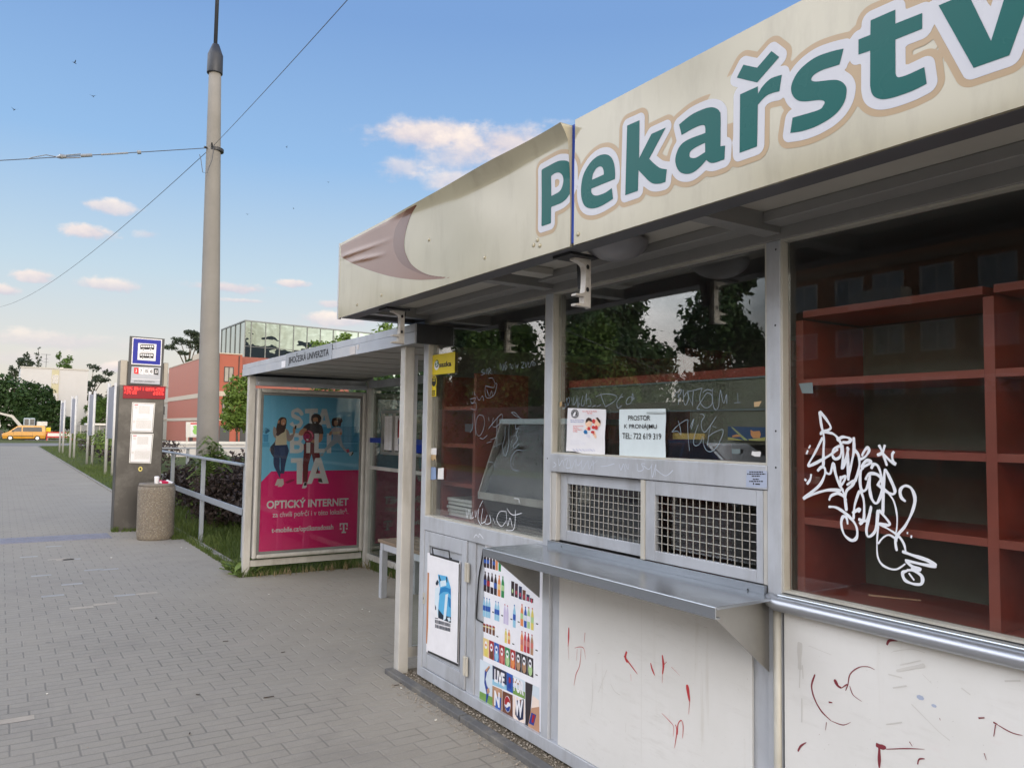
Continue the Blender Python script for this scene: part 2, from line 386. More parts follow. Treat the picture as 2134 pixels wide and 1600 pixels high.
def scuffed():
    m, nt, b, out = newmat('scuffed_white_laminate'); tc = N(nt, 'ShaderNodeTexCoord').outputs['Object']
    def ns(sc, sz, det=6.0, ro=.65, off=0.0): return N(nt, 'ShaderNodeTexNoise', {'Vector': N(nt, 'ShaderNodeMapping', {'Vector': tc, 'Scale': sz, 'Location': (off, off*1.7, off*.6)}).outputs[0], 'Scale': sc, 'Detail': det, 'Roughness': ro}).outputs['Fac']
    th = lambda n, t, g: M(nt, 'MULTIPLY', M(nt, 'SUBTRACT', n, t), g, clamp=True)
    c = MIX(nt, th(ns(2.2, (1,1,1)), .35, 2.5), (.70,.695,.675), (.76,.755,.745))
    wipe = M(nt, 'MULTIPLY', th(ns(7.0, (1,1.0,5.5), off=3.0), .53, 7.0), th(ns(1.7, (1,1,1), off=7.0), .46, 5.0))      # half wiped smears
    c = MIX(nt, M(nt, 'MULTIPLY', wipe, .38), c, (.50,.48,.45))
    drip = M(nt, 'MULTIPLY', th(ns(26.0, (1,1,.05), 3.0, off=1.0), .60, 9.0), th(ns(2.6, (1,1,.6), off=9.0), .48, 5.0))
    c = MIX(nt, M(nt, 'MULTIPLY', drip, .32), c, (.48,.44,.37))
    spk = th(ns(95.0, (1,1,1), 2.0, off=5.0), .70, 14.0); c = MIX(nt, M(nt, 'MULTIPLY', spk, .5), c, (.36,.33,.30))
    pink = M(nt, 'MULTIPLY', th(ns(6.0, (1,1,3.0), off=12.0), .60, 7.0), th(ns(1.3, (1,1,1), off=2.0), .5, 4.0)); c = MIX(nt, M(nt, 'MULTIPLY', pink, .16), c, (.60,.36,.36))
    nt.links.new(c, b.inputs['Base Color']); b.inputs['Roughness'].default_value = .36; b.inputs['Specular IOR Level'].default_value = .4
    return m
G['white_panel'] = scuffed()
G['pane'] = glass('shop_glass', (.95,.965,.955), .46, dirt=.03)
G['pane2'] = glass('shelter_glass', (.92,.955,.945), .9, dirt=.06)
G['cglass'] = glass('case_glass', (.92,.95,.95), 1.1, dirt=.1)
G['ink'] = flat('black_ink', (32,32,36)); G['paper'] = flat('white_paper', (235,234,238), .75); G['paperb'] = flat('pale_paper', (214,226,230), .75)
G['chalk'] = flat('white_marker', (226,229,236), .5); G['redpaint'] = flat('red_paint', (190,62,66), .35)
G['redpaintd'] = flat('dark_red_paint', (128,52,62), .35); G['smudge'] = flat('grey_smudge', (204,202,198), .45)
G['chalkf'] = flat('faint_marker', (128,140,150), .6)
G['blueband'] = flat('blue_band', (30,60,160), .4)
G['yellow'] = flat('yellow_plate', (228,205,40), .4)
G['concrete'] = pm('pole_concrete', (.25,.24,.225), .85, 0, .12, 2, .25, 60, (.22,.21,.19), .4, 4, 1)
G['bark'] = pm('bark', (.10,.08,.06), .9, 0, .3, 5, .5, 20)
# ================================================================== SETTING
def paver_material():
    m, nt, b, out = newmat('grey_interlocking_pavers')
    tc = N(nt, 'ShaderNodeTexCoord').outputs['Object']
    s = N(nt, 'ShaderNodeSeparateXYZ', {0: tc}); x, y = s.outputs[0], s.outputs[1]
    wob = N(nt, 'ShaderNodeTexNoise', {'Vector': tc, 'Scale': 3.0, 'Detail': 2.0}).outputs['Fac']
    x = M(nt, 'ADD', x, M(nt, 'MULTIPLY', M(nt, 'SUBTRACT', wob, .5), .012))
    y = M(nt, 'ADD', y, M(nt, 'MULTIPLY', M(nt, 'SUBTRACT', wob, .5), .016))
    v = M(nt, 'DIVIDE', M(nt, 'SUBTRACT', y, 4.54), .167); row = M(nt, 'FLOOR', v)
    u = M(nt, 'ADD', M(nt, 'DIVIDE', M(nt, 'SUBTRACT', x, .117), .192), M(nt, 'MULTIPLY', M(nt, 'FLOORED_MODULO', row, 2.0), .5))
    def edge(t, per):  # distance to the nearest whole number, in metres
        f = M(nt, 'FRACT', t); return M(nt, 'MULTIPLY', M(nt, 'MINIMUM', f, M(nt, 'SUBTRACT', 1.0, f)), per)
    du = edge(u, .192); dv = edge(v, .167); dh = edge(M(nt, 'MULTIPLY', v, 2.0), .0835)
    dmid = M(nt, 'ADD', dh, .0007)
    d = M(nt, 'MINIMUM', M(nt, 'MINIMUM', du, dv), dmid)
    jo = M(nt, 'SUBTRACT', 1.0, M(nt, 'DIVIDE', d, .0085), clamp=True)           # 1 in the joint
    cell = N(nt, 'ShaderNodeCombineXYZ', {0: M(nt, 'FLOOR', u), 1: M(nt, 'FLOOR', M(nt, 'MULTIPLY', v, 2.0))}).outputs[0]
    rnd = N(nt, 'ShaderNodeTexWhiteNoise', {0: cell}, noise_dimensions='3D').outputs['Value']
    big = N(nt, 'ShaderNodeTexNoise', {'Vector': tc, 'Scale': .55, 'Detail': 5.0, 'Roughness': .6}).outputs['Fac']
    fine = N(nt, 'ShaderNodeTexNoise', {'Vector': tc, 'Scale': 150.0, 'Detail': 3.0}).outputs['Fac']
    mid = N(nt, 'ShaderNodeTexNoise', {'Vector': tc, 'Scale': 9.0, 'Detail': 6.0, 'Roughness': .7}).outputs['Fac']
    c = MIX(nt, M(nt, 'MULTIPLY', M(nt, 'SUBTRACT', big, .3), 2.2, clamp=True), (.305,.281,.234), (.355,.319,.256))
    c = MIX(nt, M(nt, 'MULTIPLY', rnd, .30), c, (.38,.35,.305))
    c = MIX(nt, M(nt, 'MULTIPLY', M(nt, 'SUBTRACT', mid, .45), 1.2, clamp=True), c, (.215,.20,.182))
    rnd2 = N(nt, 'ShaderNodeTexWhiteNoise', {0: N(nt, 'ShaderNodeVectorMath', {0: cell, 1: (17.3, 5.1, 0)}, operation='ADD').outputs[0]}, noise_dimensions='3D').outputs['Value']
    c = MIX(nt, M(nt, 'MULTIPLY', M(nt, 'GREATER_THAN', rnd2, .994), .45), c, (.38,.33,.28))
    c = MIX(nt, .35, c, MIX(nt, fine, (.155,.135,.113), (.455,.42,.37)))
    sand = M(nt, 'MULTIPLY', M(nt, 'SUBTRACT', N(nt, 'ShaderNodeTexNoise', {'Vector': tc, 'Scale': 1.1, 'Detail': 7.0, 'Roughness': .7}).outputs['Fac'], .40), 3.2, clamp=True)
    near = M(nt, 'MULTIPLY', M(nt, 'SUBTRACT', x, .35), .62, clamp=True)           # sandy joints towards the kiosk
    jc = MIX(nt, M(nt, 'MAXIMUM', M(nt, 'MULTIPLY', sand, .35), M(nt, 'MULTIPLY', sand, near)), (.13,.12,.105), (.55,.505,.44))
    jv = M(nt, 'SUBTRACT', 1.0, M(nt, 'DIVIDE', du, .0052), clamp=True)
    amt = M(nt, 'MAXIMUM', M(nt, 'MULTIPLY', jo, .66), M(nt, 'MULTIPLY', jv, .74))
    c = MIX(nt, amt, c, jc)
    # trodden chewing gum and oil spots, dust drifting in from the kiosk foot
    vg = N(nt, 'ShaderNodeTexVoronoi', {'Vector': tc, 'Scale': 2.3, 'Randomness': 1.0}); gr = N(nt, 'ShaderNodeSeparateColor', {0: vg.outputs['Color']}).outputs
    gsp = M(nt, 'MULTIPLY', M(nt, 'LESS_THAN', vg.outputs['Distance'], M(nt, 'MULTIPLY', gr[0], .055)), M(nt, 'GREATER_THAN', gr[1], .45))
    c = MIX(nt, M(nt, 'MULTIPLY', gsp, .55), c, (.11,.105,.10))
    blot = N(nt, 'ShaderNodeTexNoise', {'Vector': tc, 'Scale': .9, 'Detail': 9.0, 'Roughness': .72, 'Distortion': .6}).outputs['Fac']
    c = MIX(nt, M(nt, 'MULTIPLY', M(nt, 'MULTIPLY', M(nt, 'SUBTRACT', blot, .52), 5.0, clamp=True), .42), c, (.18,.165,.15))
    dust = M(nt, 'MULTIPLY', M(nt, 'SUBTRACT', x, 1.55), 1.3, clamp=True)
    c = MIX(nt, M(nt, 'MULTIPLY', M(nt, 'MULTIPLY', dust, M(nt, 'MULTIPLY', M(nt, 'SUBTRACT', mid, .38), 3.0, clamp=True)), .6), c, (.34,.30,.235))
    nt.links.new(c, b.inputs['Base Color']); b.inputs['Roughness'].default_value = .78
    b.inputs['Specular IOR Level'].default_value = .35
    h = M(nt, 'ADD', M(nt, 'MULTIPLY', jo, -1.0), M(nt, 'MULTIPLY', fine, .22))
    h = M(nt, 'ADD', h, M(nt, 'MULTIPLY', rnd, .5))
    nt.links.new(N(nt, 'ShaderNodeBump', {'Strength': .55, 'Distance': .004, 'Height': h}).outputs[0], b.inputs['Normal'])
    return m
def ground_material(name, c0, c1, sc, fine=40.0, bump=.6):
    m, nt, b, out = newmat(name)
    tc = N(nt, 'ShaderNodeTexCoord').outputs['Object']
    n = N(nt, 'ShaderNodeTexNoise', {'Vector': tc, 'Scale': sc, 'Detail': 8.0, 'Roughness': .65}).outputs['Fac']
    f = N(nt, 'ShaderNodeTexNoise', {'Vector': tc, 'Scale': fine, 'Detail': 5.0, 'Roughness': .7}).outputs['Fac']
    c = MIX(nt, M(nt, 'MULTIPLY', M(nt, 'SUBTRACT', n, .3), 2.4, clamp=True), c0, c1)
    c = MIX(nt, M(nt, 'MULTIPLY', f, .5), c, tuple(x*.45 for x in c0))
    nt.links.new(c, b.inputs['Base Color']); b.inputs['Roughness'].default_value = .9; b.inputs['Specular IOR Level'].default_value = .2
    nt.links.new(N(nt, 'ShaderNodeBump', {'Strength': bump, 'Distance': .03, 'Height': f}).outputs[0], b.inputs['Normal'])
    return m
G['lawn'] = ground_material('lawn', (.075,.105,.03), (.14,.145,.055), .6)
G['soil'] = ground_material('dry_soil', (.20,.165,.12), (.29,.25,.19), 3.0, 60)
G['asphalt'] = ground_material('asphalt', (.075,.075,.078), (.11,.108,.105), .8, 90, .3)
G['asphaltl'] = ground_material('pale_asphalt', (.24,.235,.23), (.30,.29,.28), .4, 50, .2)
G['pavers'] = paver_material()
G['kerb'] = pm('kerb_concrete', (.27,.255,.23), .85, 0, .2, 6, .3, 50, (.14,.14,.10), .5, 5)
G['edging'] = pm('dark_edging', (.115,.115,.115), .7, 0, .2, 7, .2, 40, (.26,.235,.19), .6, 8)
def sheet(name, pts, z, m, kind='structure'):
    mb = MB(); mb.poly(PZ(z), pts); o = mb.build(name, m); return tag(o, kind=kind)
def zg(y): return 0.0 if y < 66 else max(-.6, -.6*(y-66)/59)
mb = MB(); ys_ = [-300, 66, 125, 1100]; mb.add([(x, y, zg(y)) for y in ys_ for x in (-700, 700)], [(2*i, 2*i+1, 2*i+3, 2*i+2) for i in range(3)]); tag(mb.build('ground', G['lawn']), kind='structure')
sheet('pavement', [(-2.6,-14), (4.9,-14), (4.9,4.85), (3.62,4.85), (3.62,8.62), (2.30,8.62), (2.30,66), (-2.6,66)], .004, G['pavers'])
sheet('road', [(-2.75,-60), (-2.75,400), (-10.5,400), (-10.5,-60)], .003, G['asphalt'])
mb = MB(); mb.add([(x, y, zg(y)+.006) for x, y in ((-2.6,66), (2.35,66), (4.6,70), (60,70), (60,86), (-2.6,86))], [(0,1,2,5), (2,3,4,5)]); tag(mb.build('path', G['asphaltl']), kind='structure')
mb = MB(); mb.add([(x, y, zg(y)+.006) for x, y in ((2.9,118), (40,118), (40,127), (2.9,127))], [(0,1,2,3)]); tag(mb.build('yard', G['asphaltl']), kind='structure')
mb = MB(); mb.box(2.30, 2.37, 8.76, 65.9, -.1, .035); tag(mb.build('kerb', G['kerb'], bevel=.008), kind='structure')
mb = MB(); mb.box(-2.75, -2.6, -14, 84, -.1, .012); tag(mb.build('road_kerb', G['kerb'], bevel=.01), kind='structure')
# tactile strip: ribbed blocks across the path
G['tact'] = pm('tactile_block', (.235,.235,.275), .75, 0, .2, 9, .2, 60)
mb = MB()
for i in range(34):
    x = -2.5+i*.115
    if x > 1.40: break
    for j in range(2):
        y = 12.45+j*.30
        mb.box(x, x+.112, y, y+.296, .0, .0085)
        for k in range(3): mb.box(x+.012+k*.033, x+.032+k*.033, y+.02, y+.28, .0085, .013)
tag(mb.build('tactile_paving', G['tact']), kind='structure')
# lighter replacement bricks set in the path
G['brickl'] = pm('pale_paver', (.42,.365,.30), .8, 0, .15, 8, .2, 90); G['brickg'] = pm('light_grey_paver', (.37,.36,.35), .8, 0, .15, 8, .2, 90)
mb = MB()
for (px_, py_, mi) in ((170,1266,0),(219,1258,0),(306,1236,0),(86,1199,1),(150,1217,1),(260,1240,1),(110,1241,1),(118,1165,0),(136,1166,0),(150,1165,1),(195,1187,1),(92,1126,1),(30,1500,0),(112,1138,1),(60,1160,1),(228,1186,1)):
    p = PZ(.004).px(px_, py_); mb.mi = mi; mb.rect(PZ(.0055), p[0]-.092, p[1]-.038, p[0]+.092, p[1]+.038)
tag(mb.build('replacement_pavers', [G['brickl'], G['brickg']]), kind='structure')
# soil strip and dark edging along the kiosk foot
mb = MB(); mb.poly(PZ(.008), [(2.20,-14), (2.62,-14), (2.62,4.80), (2.30,4.84), (2.20,4.78)]); tag(mb.build('soil_strip', G['soil']), kind='structure')
mb = MB()
for i in range(16):
    y1 = 4.83-i*1.0
    mb.box(2.185+.0*i, 2.245, y1-.993, y1, -.05, .036)
tag(mb.build('edging_strip', G['edging'], bevel=.006), kind='structure')
# gravel and litter crumbs: nobody could count them
G['gravel'] = pm('gravel', (.33,.29,.24), .9, 0, .5, 60)
def pebble(mb, x, y, z, r):
    k = [random.uniform(.7, 1.25) for _ in range(6)]
    vs = [(x-r*k[0], y, z), (x+r*k[1], y, z), (x, y-r*k[2], z), (x, y+r*k[3], z), (x, y, z+r*.75*k[4]), (x, y, z-r*.5)]
    mb.add(vs, [(0,2,4),(2,1,4),(1,3,4),(3,0,4),(2,0,5),(1,2,5),(3,1,5),(0,3,5)])
mb = MB()
for i in range(2600):
    y = random.uniform(.2, 4.78); x = random.uniform(2.25, 2.42); pebble(mb, x, y, .011, random.choice((.003,.004,.005,.006,.009)))
for i in range(1700):
    y = random.uniform(.2, 4.6); x = 2.185-abs(random.gauss(0, .05)); pebble(mb, x, y, .007, random.choice((.002,.003,.003,.004,.006)))
for i in range(260):
    pebble(mb, random.uniform(-1.5, 2.1), random.uniform(2.6, 9), .006, random.choice((.0015,.002,.003)))
tag(mb.build('gravel', G['gravel']), kind='stuff')
G['litter'] = flat('pale_litter', (225,222,214), .7); G['litterd'] = flat('dead_leaf', (58,46,38), .8)
mb = MB()
for (px_, py_, s_, mi) in ((836,1436,.016,0),(863,1424,.02,0),(1085,1556,.014,0),(755,1271,.018,0),(232,1163,.018,0),(1010,1482,.012,0),(908,1503,.012,0),(560,1240,.014,0),(388,1143,.02,0),(378,1142,.016,0),(770,1276,.012,0),(98,1448,.010,0),
        (590,1361,.03,1),(395,1531,.028,1),(412,1450,.03,1),(560,1455,.06,1),(325,1290,.02,1),(826,1430,.03,1),(835,1426,.024,1),(470,1338,.04,1)):
    x, y = PZ(0).px(px_, py_); mb.mi = mi; a = random.uniform(0, 3.1)
    mb.cbox((x, y, .010), s_, s_*(.55 if mi == 0 else .16), .004, a, .15, .1)
tag(mb.build('litter_crumbs', [G['litter'], G['litterd']]), kind='stuff')
# ================================================================== BAKERY KIOSK
K = 2.322; FK = PX(K)
ki = thing('bakery_kiosk', (3.4, 1.2, 0), 'grey metal bakery kiosk with large cream sign board and red shelves behind its windows', 'kiosk')
POSTS = [4.60, 3.224, 1.84, .46, -.92, -2.30]
for i, y in enumerate(POSTS):
    mb = MB(); mb.box(K, K+.06, y-.030, y+.030, .03, 2.3015); mb.build('post', G['alu'], ki, bevel=.003)
mb = MB(); mb.box(K-.001, K+.06, -2.33, 4.63, 2.302, 2.358); mb.build('header_rail', G['soffitb'], ki, bevel=.003)
# glazing beads, inner returns of the openings; cream tone includes some warm evening light
mb = MB()
def beads(ya, yb, z0, z1, d=.045):
    mb.box(K+.004, K+d, yb-.008, yb-.0005, z0, z1); mb.box(K+.004, K+d, ya+.0005, ya+.008, z0, z1)
    mb.box(K+.004, K+d, ya+.009, yb-.009, z0+.0005, z0+.008); mb.box(K+.004, K+d, ya+.009, yb-.009, z1-.008, z1-.0005)
beads(3.254, 4.57, 1.046, 2.302); beads(1.87, 3.194, 1.49, 2.302); beads(.49, 1.81, 1.05, 2.302); beads(-.89, .43, 1.05, 2.302); beads(-2.27, -.95, 1.05, 2.302)
mb.build('glazing_bead', G['alul'], ki)
panes = []
for (ya, yb, z0) in ((3.263, 4.561, 1.055), (1.879, 3.185, 1.499), (.499, 1.801, 1.059), (-.881, .421, 1.059), (-2.261, -.959, 1.059)):
    mb = MB(); mb.box(K+.034, K+.041, ya, yb, z0, 2.293); panes.append(mb.build('window_pane', G['pane'], ki))
GP = PX(K+.034)
# rails
mb = MB(); mb.box(K, K+.06, 3.254, 4.57, .957, 1.046); mb.build('rail', G['alu'], ki, bevel=.003)
mb = MB(); mb.box(K-.004, K+.06, 1.87, 3.194, 1.402, 1.49); rail_mid = mb.build('rail', G['alu'], ki, bevel=.003)
mb = MB(); mb.box(K-.002, K+.06, -2.27, 4.57, .03, .092); mb.build('base_rail', G['alu'], ki, bevel=.003)
mb = MB(); mb.box(K+.012, K+.06, 3.935, 4.02, .0925, .9565); mb.build('rail', G['alu'], ki, bevel=.002)
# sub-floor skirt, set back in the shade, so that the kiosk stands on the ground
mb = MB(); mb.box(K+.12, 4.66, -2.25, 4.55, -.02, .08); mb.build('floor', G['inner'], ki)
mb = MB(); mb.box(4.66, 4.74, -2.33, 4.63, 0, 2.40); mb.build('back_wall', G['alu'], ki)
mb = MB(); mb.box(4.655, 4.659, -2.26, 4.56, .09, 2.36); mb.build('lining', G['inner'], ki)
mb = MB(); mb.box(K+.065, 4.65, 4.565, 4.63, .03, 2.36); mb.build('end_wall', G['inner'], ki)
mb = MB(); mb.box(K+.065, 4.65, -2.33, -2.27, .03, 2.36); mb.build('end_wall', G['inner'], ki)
mb = MB(); mb.box(1.835, 4.80, -2.36, 4.87, 2.41, 2.74); mb.build('roof', G['soffitd'], ki)
# soffit
mb = MB(); mb.box(1.836, 1.925, -2.36, 4.87, 2.318, 2.405); mb.box(1.926, K-.002, 4.79, 4.87, 2.318, 2.405); mb.box(K+.001, 4.74, 4.64, 4.87, 2.318, 2.405); mb.build('soffit_frame', G['soffitd'], ki, bevel=.003)
for y in POSTS:
    mb = MB(); mb.box(1.926, K-.0015, y-.036, y+.036, 2.322, 2.405); mb.build('soffit_beam', G['soffitb'], ki, bevel=.002)
mb = MB()
for ya, yb in zip(POSTS[1:], POSTS[:-1]): mb.box(1.93, K-.002, ya+.038, yb-.038, 2.385, 2.408)
mb.box(1.93, K-.002, 4.638, 4.788, 2.385, 2.408)
mb.build('soffit_panel', G['soffit'], ki)
mb = MB()
for ya, yb in zip(POSTS[1:], POSTS[:-1]): mb.box(K-.10, K-.004, ya+.037, yb-.037, 2.345, 2.384)
mb.build('inner_rail', G['soffitb'], ki, bevel=.003)
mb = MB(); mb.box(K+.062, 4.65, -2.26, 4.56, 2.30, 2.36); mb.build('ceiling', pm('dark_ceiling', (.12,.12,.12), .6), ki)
# ---- sign board
SP = PX(1.822)
def sdisp(a, b):
    """how far the loose left sheet bulges towards the street (a = -y)"""
    y = -a; t = min(1, max(0, (4.89-y)/2.5)); top = 2.812-b
    cz = .022+.062*min(1, max(0, (t-.22)/.42)) - .020*max(0, t-.7)+.006*math.sin(t*11); A = .005+.020*t**1.3
    if top > cz: d = .25*A*math.exp(-(top-cz)/(.05+.05*t))
    else: d = .25*A + (.040+.006*math.sin(t*19))*min(1, max(0, (t-.30)/.5))*((cz-top)/cz)**1.15
    d += .012*max(0, (t-.90)/.10)**2*max(0, 1-abs(top-.06)/.16)
    d += .0040*math.exp(-((top-.10-.12*(t-.05))/.014)**2)*max(0, 1-t/.35)*min(1, t/.04)
    d += .0034*math.exp(-((top-.16-.22*(t-.1))/.013)**2)*max(0, 1-abs(t-.17)/.14)
    d += .0012*math.sin(t*23+b*9)*math.exp(-((top-.2)/.18)**2)
    d = max(d, -.006)
    return d
def sign_mesh(a0, b0, a1, b1, disp, na, nb_):
    mb = MB(); A = np.linspace(a0, a1, na+1); B = np.linspace(b0, b1, nb_+1)
    vs = [SP.P(a, b-.26*disp(a, b)*max(0, 1-(2.812-b)/.08), disp(a, b)) for b in B for a in A]; w = na+1
    fs = [(j*w+i, j*w+i+1, (j+1)*w+i+1, (j+1)*w+i) for j in range(nb_) for i in range(na)]
    mb.add(vs, fs)
    # return of the sheet along its edges
    ring = [i for i in range(w)] + [j*w+na for j in range(1, nb_+1)] + [nb_*w+i for i in range(na-1, -1, -1)] + [j*w for j in range(nb_-1, 0, -1)]
    rv = [Vector(vs[i]) for i in ring]; bk = [Vector((max(p.x+.012, 1.83), p.y, p.z)) for p in rv]; n = len(rv)
    mb.add(rv+bk, [(i, (i+1) % n, n+(i+1) % n, n+i) for i in range(n)])
    return mb
zero = lambda a, b: 0.0
sl_ = sign_mesh(-4.886, 2.318, -2.396, 2.812, sdisp, 150, 40).build('sign_panel', G['cream'], ki, smooth=True)
sr_ = sign_mesh(-2.372, 2.318, 2.36, 2.812, lambda a, b: .0008*math.sin(a*5)*math.sin(b*9), 60, 8).build('sign_panel', G['cream'], ki, smooth=True)
mb = MB(); mb.box(1.818, 1.842, 4.886, 4.899, 2.314, 2.815); mb.build('sign_edge_trim', G['alu'], ki)
mb = MB(); mb.box(1.828, 1.8335, 2.366, 2.404, 2.33, 2.80); mb.build('sign_backing', flat('blue_backing', (30,66,158), .5), ki)
T1 = (1100, 240, 6.1533); T2 = (1380, 100, 6.668); T3 = (1630, 0, 5.334); T4 = (1900, 0, 8.0); T8 = (690, 230, 3.137)
LET = [
 ('P', T1, [[(190,705),(380,608,1),(470,588,1),(545,605,1),(585,680,1),(592,790,1),(580,920,1),(530,1040,1),(450,1120,1),(305,1180),(302,1388),(178,1430)],
            [(312,788),(360,752,1),(415,742,1),(455,775,1),(466,840,1),(450,920,1),(410,985,1),(309,1040)]]),
 ('e', T1, [[(1122,822),(1125,740,1),(1110,620,1),(1070,540,1),(1000,505,1),(900,530,1),(800,620,1),(720,760,1),(690,900,1),(688,1020,1),(705,1110,1),(740,1170,1),(800,1198,1),(880,1192,1),(980,1150,1),(1098,1075),(1082,937),(1000,995,1),(900,1032,1),(845,1025,1),(820,990,1),(818,945)],
            [(828,832),(840,760,1),(880,690,1),(930,660,1),(965,680,1),(978,730,1),(977,765)]]),
 ('k', T1, [[(1278,138),(1438,68),(1432,555),(1590,245),(1775,162),(1562,562),(1620,620,1),(1700,680,1),(1788,698),(1770,860),(1700,880,1),(1620,882,1),(1560,850,1),(1500,790,1),(1424,708),(1418,972),(1254,1030)]]),
 ('a', T2, [[(240,1068),(400,940,1),(560,860,1),(680,828,1),(760,845,1),(805,890,1),(818,960,1),(815,1370),(880,1360),(870,1550),(740,1597,1),(670,1597,1),(618,1560),(540,1650,1),(430,1735,1),(320,1752,1),(235,1710,1),(190,1600,1),(195,1500,1),(250,1370,1),(360,1280,1),(605,1185),(605,1120,1),(590,1080,1),(540,1080,1),(440,1120,1),(275,1215)],
            [(602,1322),(480,1380,1),(400,1440,1),(385,1500,1),(410,1530,1),(480,1525,1),(602,1450)]]),
 ('r', T2, [[(1088,650),(1335,538),(1338,640),(1400,540,1),(1500,440,1),(1590,400,1),(1668,378),(1635,608),(1540,630,1),(1440,680,1),(1335,795),(1325,1372),(1080,1462)]]),
 ('^', T2, [[(1135,238),(1325,280),(1525,48),(1632,132),(1325,485),(1042,418)]]),
 ('s', T3, [[(688,545),(540,580,1),(380,640,1),(240,740,1),(150,850,1),(105,970,1),(120,1060,1),(170,1115,1),(250,1132,1),(420,1116,1),(475,1135,1),(460,1180,1),(400,1230,1),(120,1312),(95,1482),(250,1455,1),(420,1390,1),(590,1280,1),(690,1150,1),(722,1020,1),(705,950,1),(650,905,1),(570,892,1),(390,910,1),(335,900,1),(335,865,1),(380,820,1),(460,780,1),(642,722)]]),
 ('t', T3, [[(988,232),(1263,112),(1263,268),(1562,150),(1562,325),(1263,445),(1265,820),(1280,855,1),(1312,862,1),(1400,835,1),(1585,750),(1612,935),(1450,1015,1),(1250,1085,1),(1120,1108,1),(1040,1085,1),(1000,1040,1),(983,960),(983,568),(853,612),(853,445),(985,392)]]),
 ('v', T4, [[(455,100),(940,-108),(1330,690),(1676,-420),(2208,-645),(1635,930),(1038,1140)]]),
]
loops = []; polys = []
for nm, (ox, oy, k), Ls in LET:
    Q = []
    for L in Ls:
        L2 = [tuple(SP.px(ox+p[0]/k, oy+p[1]/k))+tuple(p[2:]) for p in L]; Q.append(outline(L2))
    polys.append((nm, Q)); loops += Q
vx = max(p[0] for p in polys[-1][1][0])                         # the last letter, beyond the photo's edge
ii = [(vx+.05, 2.455), (vx+.117, 2.455), (vx+.117, 2.63), (vx+.05, 2.63)]; ac = [(vx+.075, 2.655), (vx+.115, 2.655), (vx+.165, 2.72), (vx+.105, 2.72)]
polys += [('i', [ii]), ('/', [ac])]; loops += [ii, ac]
G['green'] = pm('green_print', (.008,.115,.108), .25, 0, .05, 3, spec=.15); G['whitep'] = pm('white_print', (.60,.61,.66), .25, 0, .03, 3, spec=.2); G['tan'] = pm('tan_print', (.43,.31,.185), .2, 0, .05, 3, spec=.35)
def lettering(a0, a1, parent, hf, only):
    for nm, d, h, m in (('lettering_border', .0425, .0006, G['tan']), ('lettering_outline', .0255, .0012, G['whitep'])):
        mb = MB(); sdf_fill(mb, SP, loops, d, a0, 2.325, a1, 2.808, .006, h, hf); mb.build(nm, m, parent)
    mb = MB()
    for nm, Q in polys:
        if (nm == 'P') == only:
            if only: sdf_fill(mb, SP, Q, 0.0, a0, 2.325, a1, 2.808, .005, .0018, hf)
            else: mb.poly(SP, Q, .0020)
    mb.build('lettering', G['green'], parent)
lettering(-2.80, -2.3965, sl_, sdisp, True)
lettering(-2.3715, vx+.3, sr_, None, False)
# brown loaf shape with a darker band, printed on the left sheet
G['brown1'] = pm('light_brown_print', (.22,.115,.078), .13, 0, .06, 3, coat=.25); G['brown2'] = pm('brown_print', (.145,.066,.044), .13, 0, .06, 3, coat=.25)
def warp_print(name, pts, m, h):
    L = outline([tuple(SP.px(690+p[0]/3.137, 230+p[1]/3.137))+tuple(p[2:]) for p in pts])
    a = [p[0] for p in L]; b = [p[1] for p in L]; mb = MB()
    sdf_fill(mb, SP, [L], 0.0, max(-4.884, min(a)-.01), max(2.32, min(b)-.01), max(a)+.01, min(2.811, max(b)+.01), .008, h, sdisp); mb.build(name, m, sl_)
warp_print('loaf_print', [(66,885),(585,612),(530,680,1),(494,780,1),(480,880,1),(495,950,1),(540,1020,1),(640,1075,1),(795,1093),(700,1103,1),(560,1108,1),(400,1088,1),(250,1045,1),(140,1000,1),(66,958)], G['brown1'], .0006)
warp_print('loaf_band_print', [(500,655),(585,612),(530,680,1),(494,780,1),(480,880,1),(495,950,1),(540,1020,1),(640,1075,1),(795,1093),(660,1088,1),(540,1050,1),(460,1000,1),(415,920,1),(410,840,1),(430,760,1)], G['brown2'], .0012)
# screws and dents along the sign
mb = MB()
for (px_, py_) in ((744,635),(795,615),(894,500),(1010,537),(1112,511),(1125,512),(1120,500),(1205,488)):
    a, b = SP.px(px_, py_); p = SP.P(a, b, .002+(sdisp(a, b) if a < -2.39 else 0))
    mb.lathe([(.010,-.002),(.008,.002),(.003,.004)], (0,0,0), 8); n_ = 24
    for i in range(len(mb.v)-24, len(mb.v)):
        q = mb.v[i]; mb.v[i] = (p.x-q[2], p.y+q[0], p.z+q[1])
mb.build('sign_screws', G['cream'], ki, smooth=True)
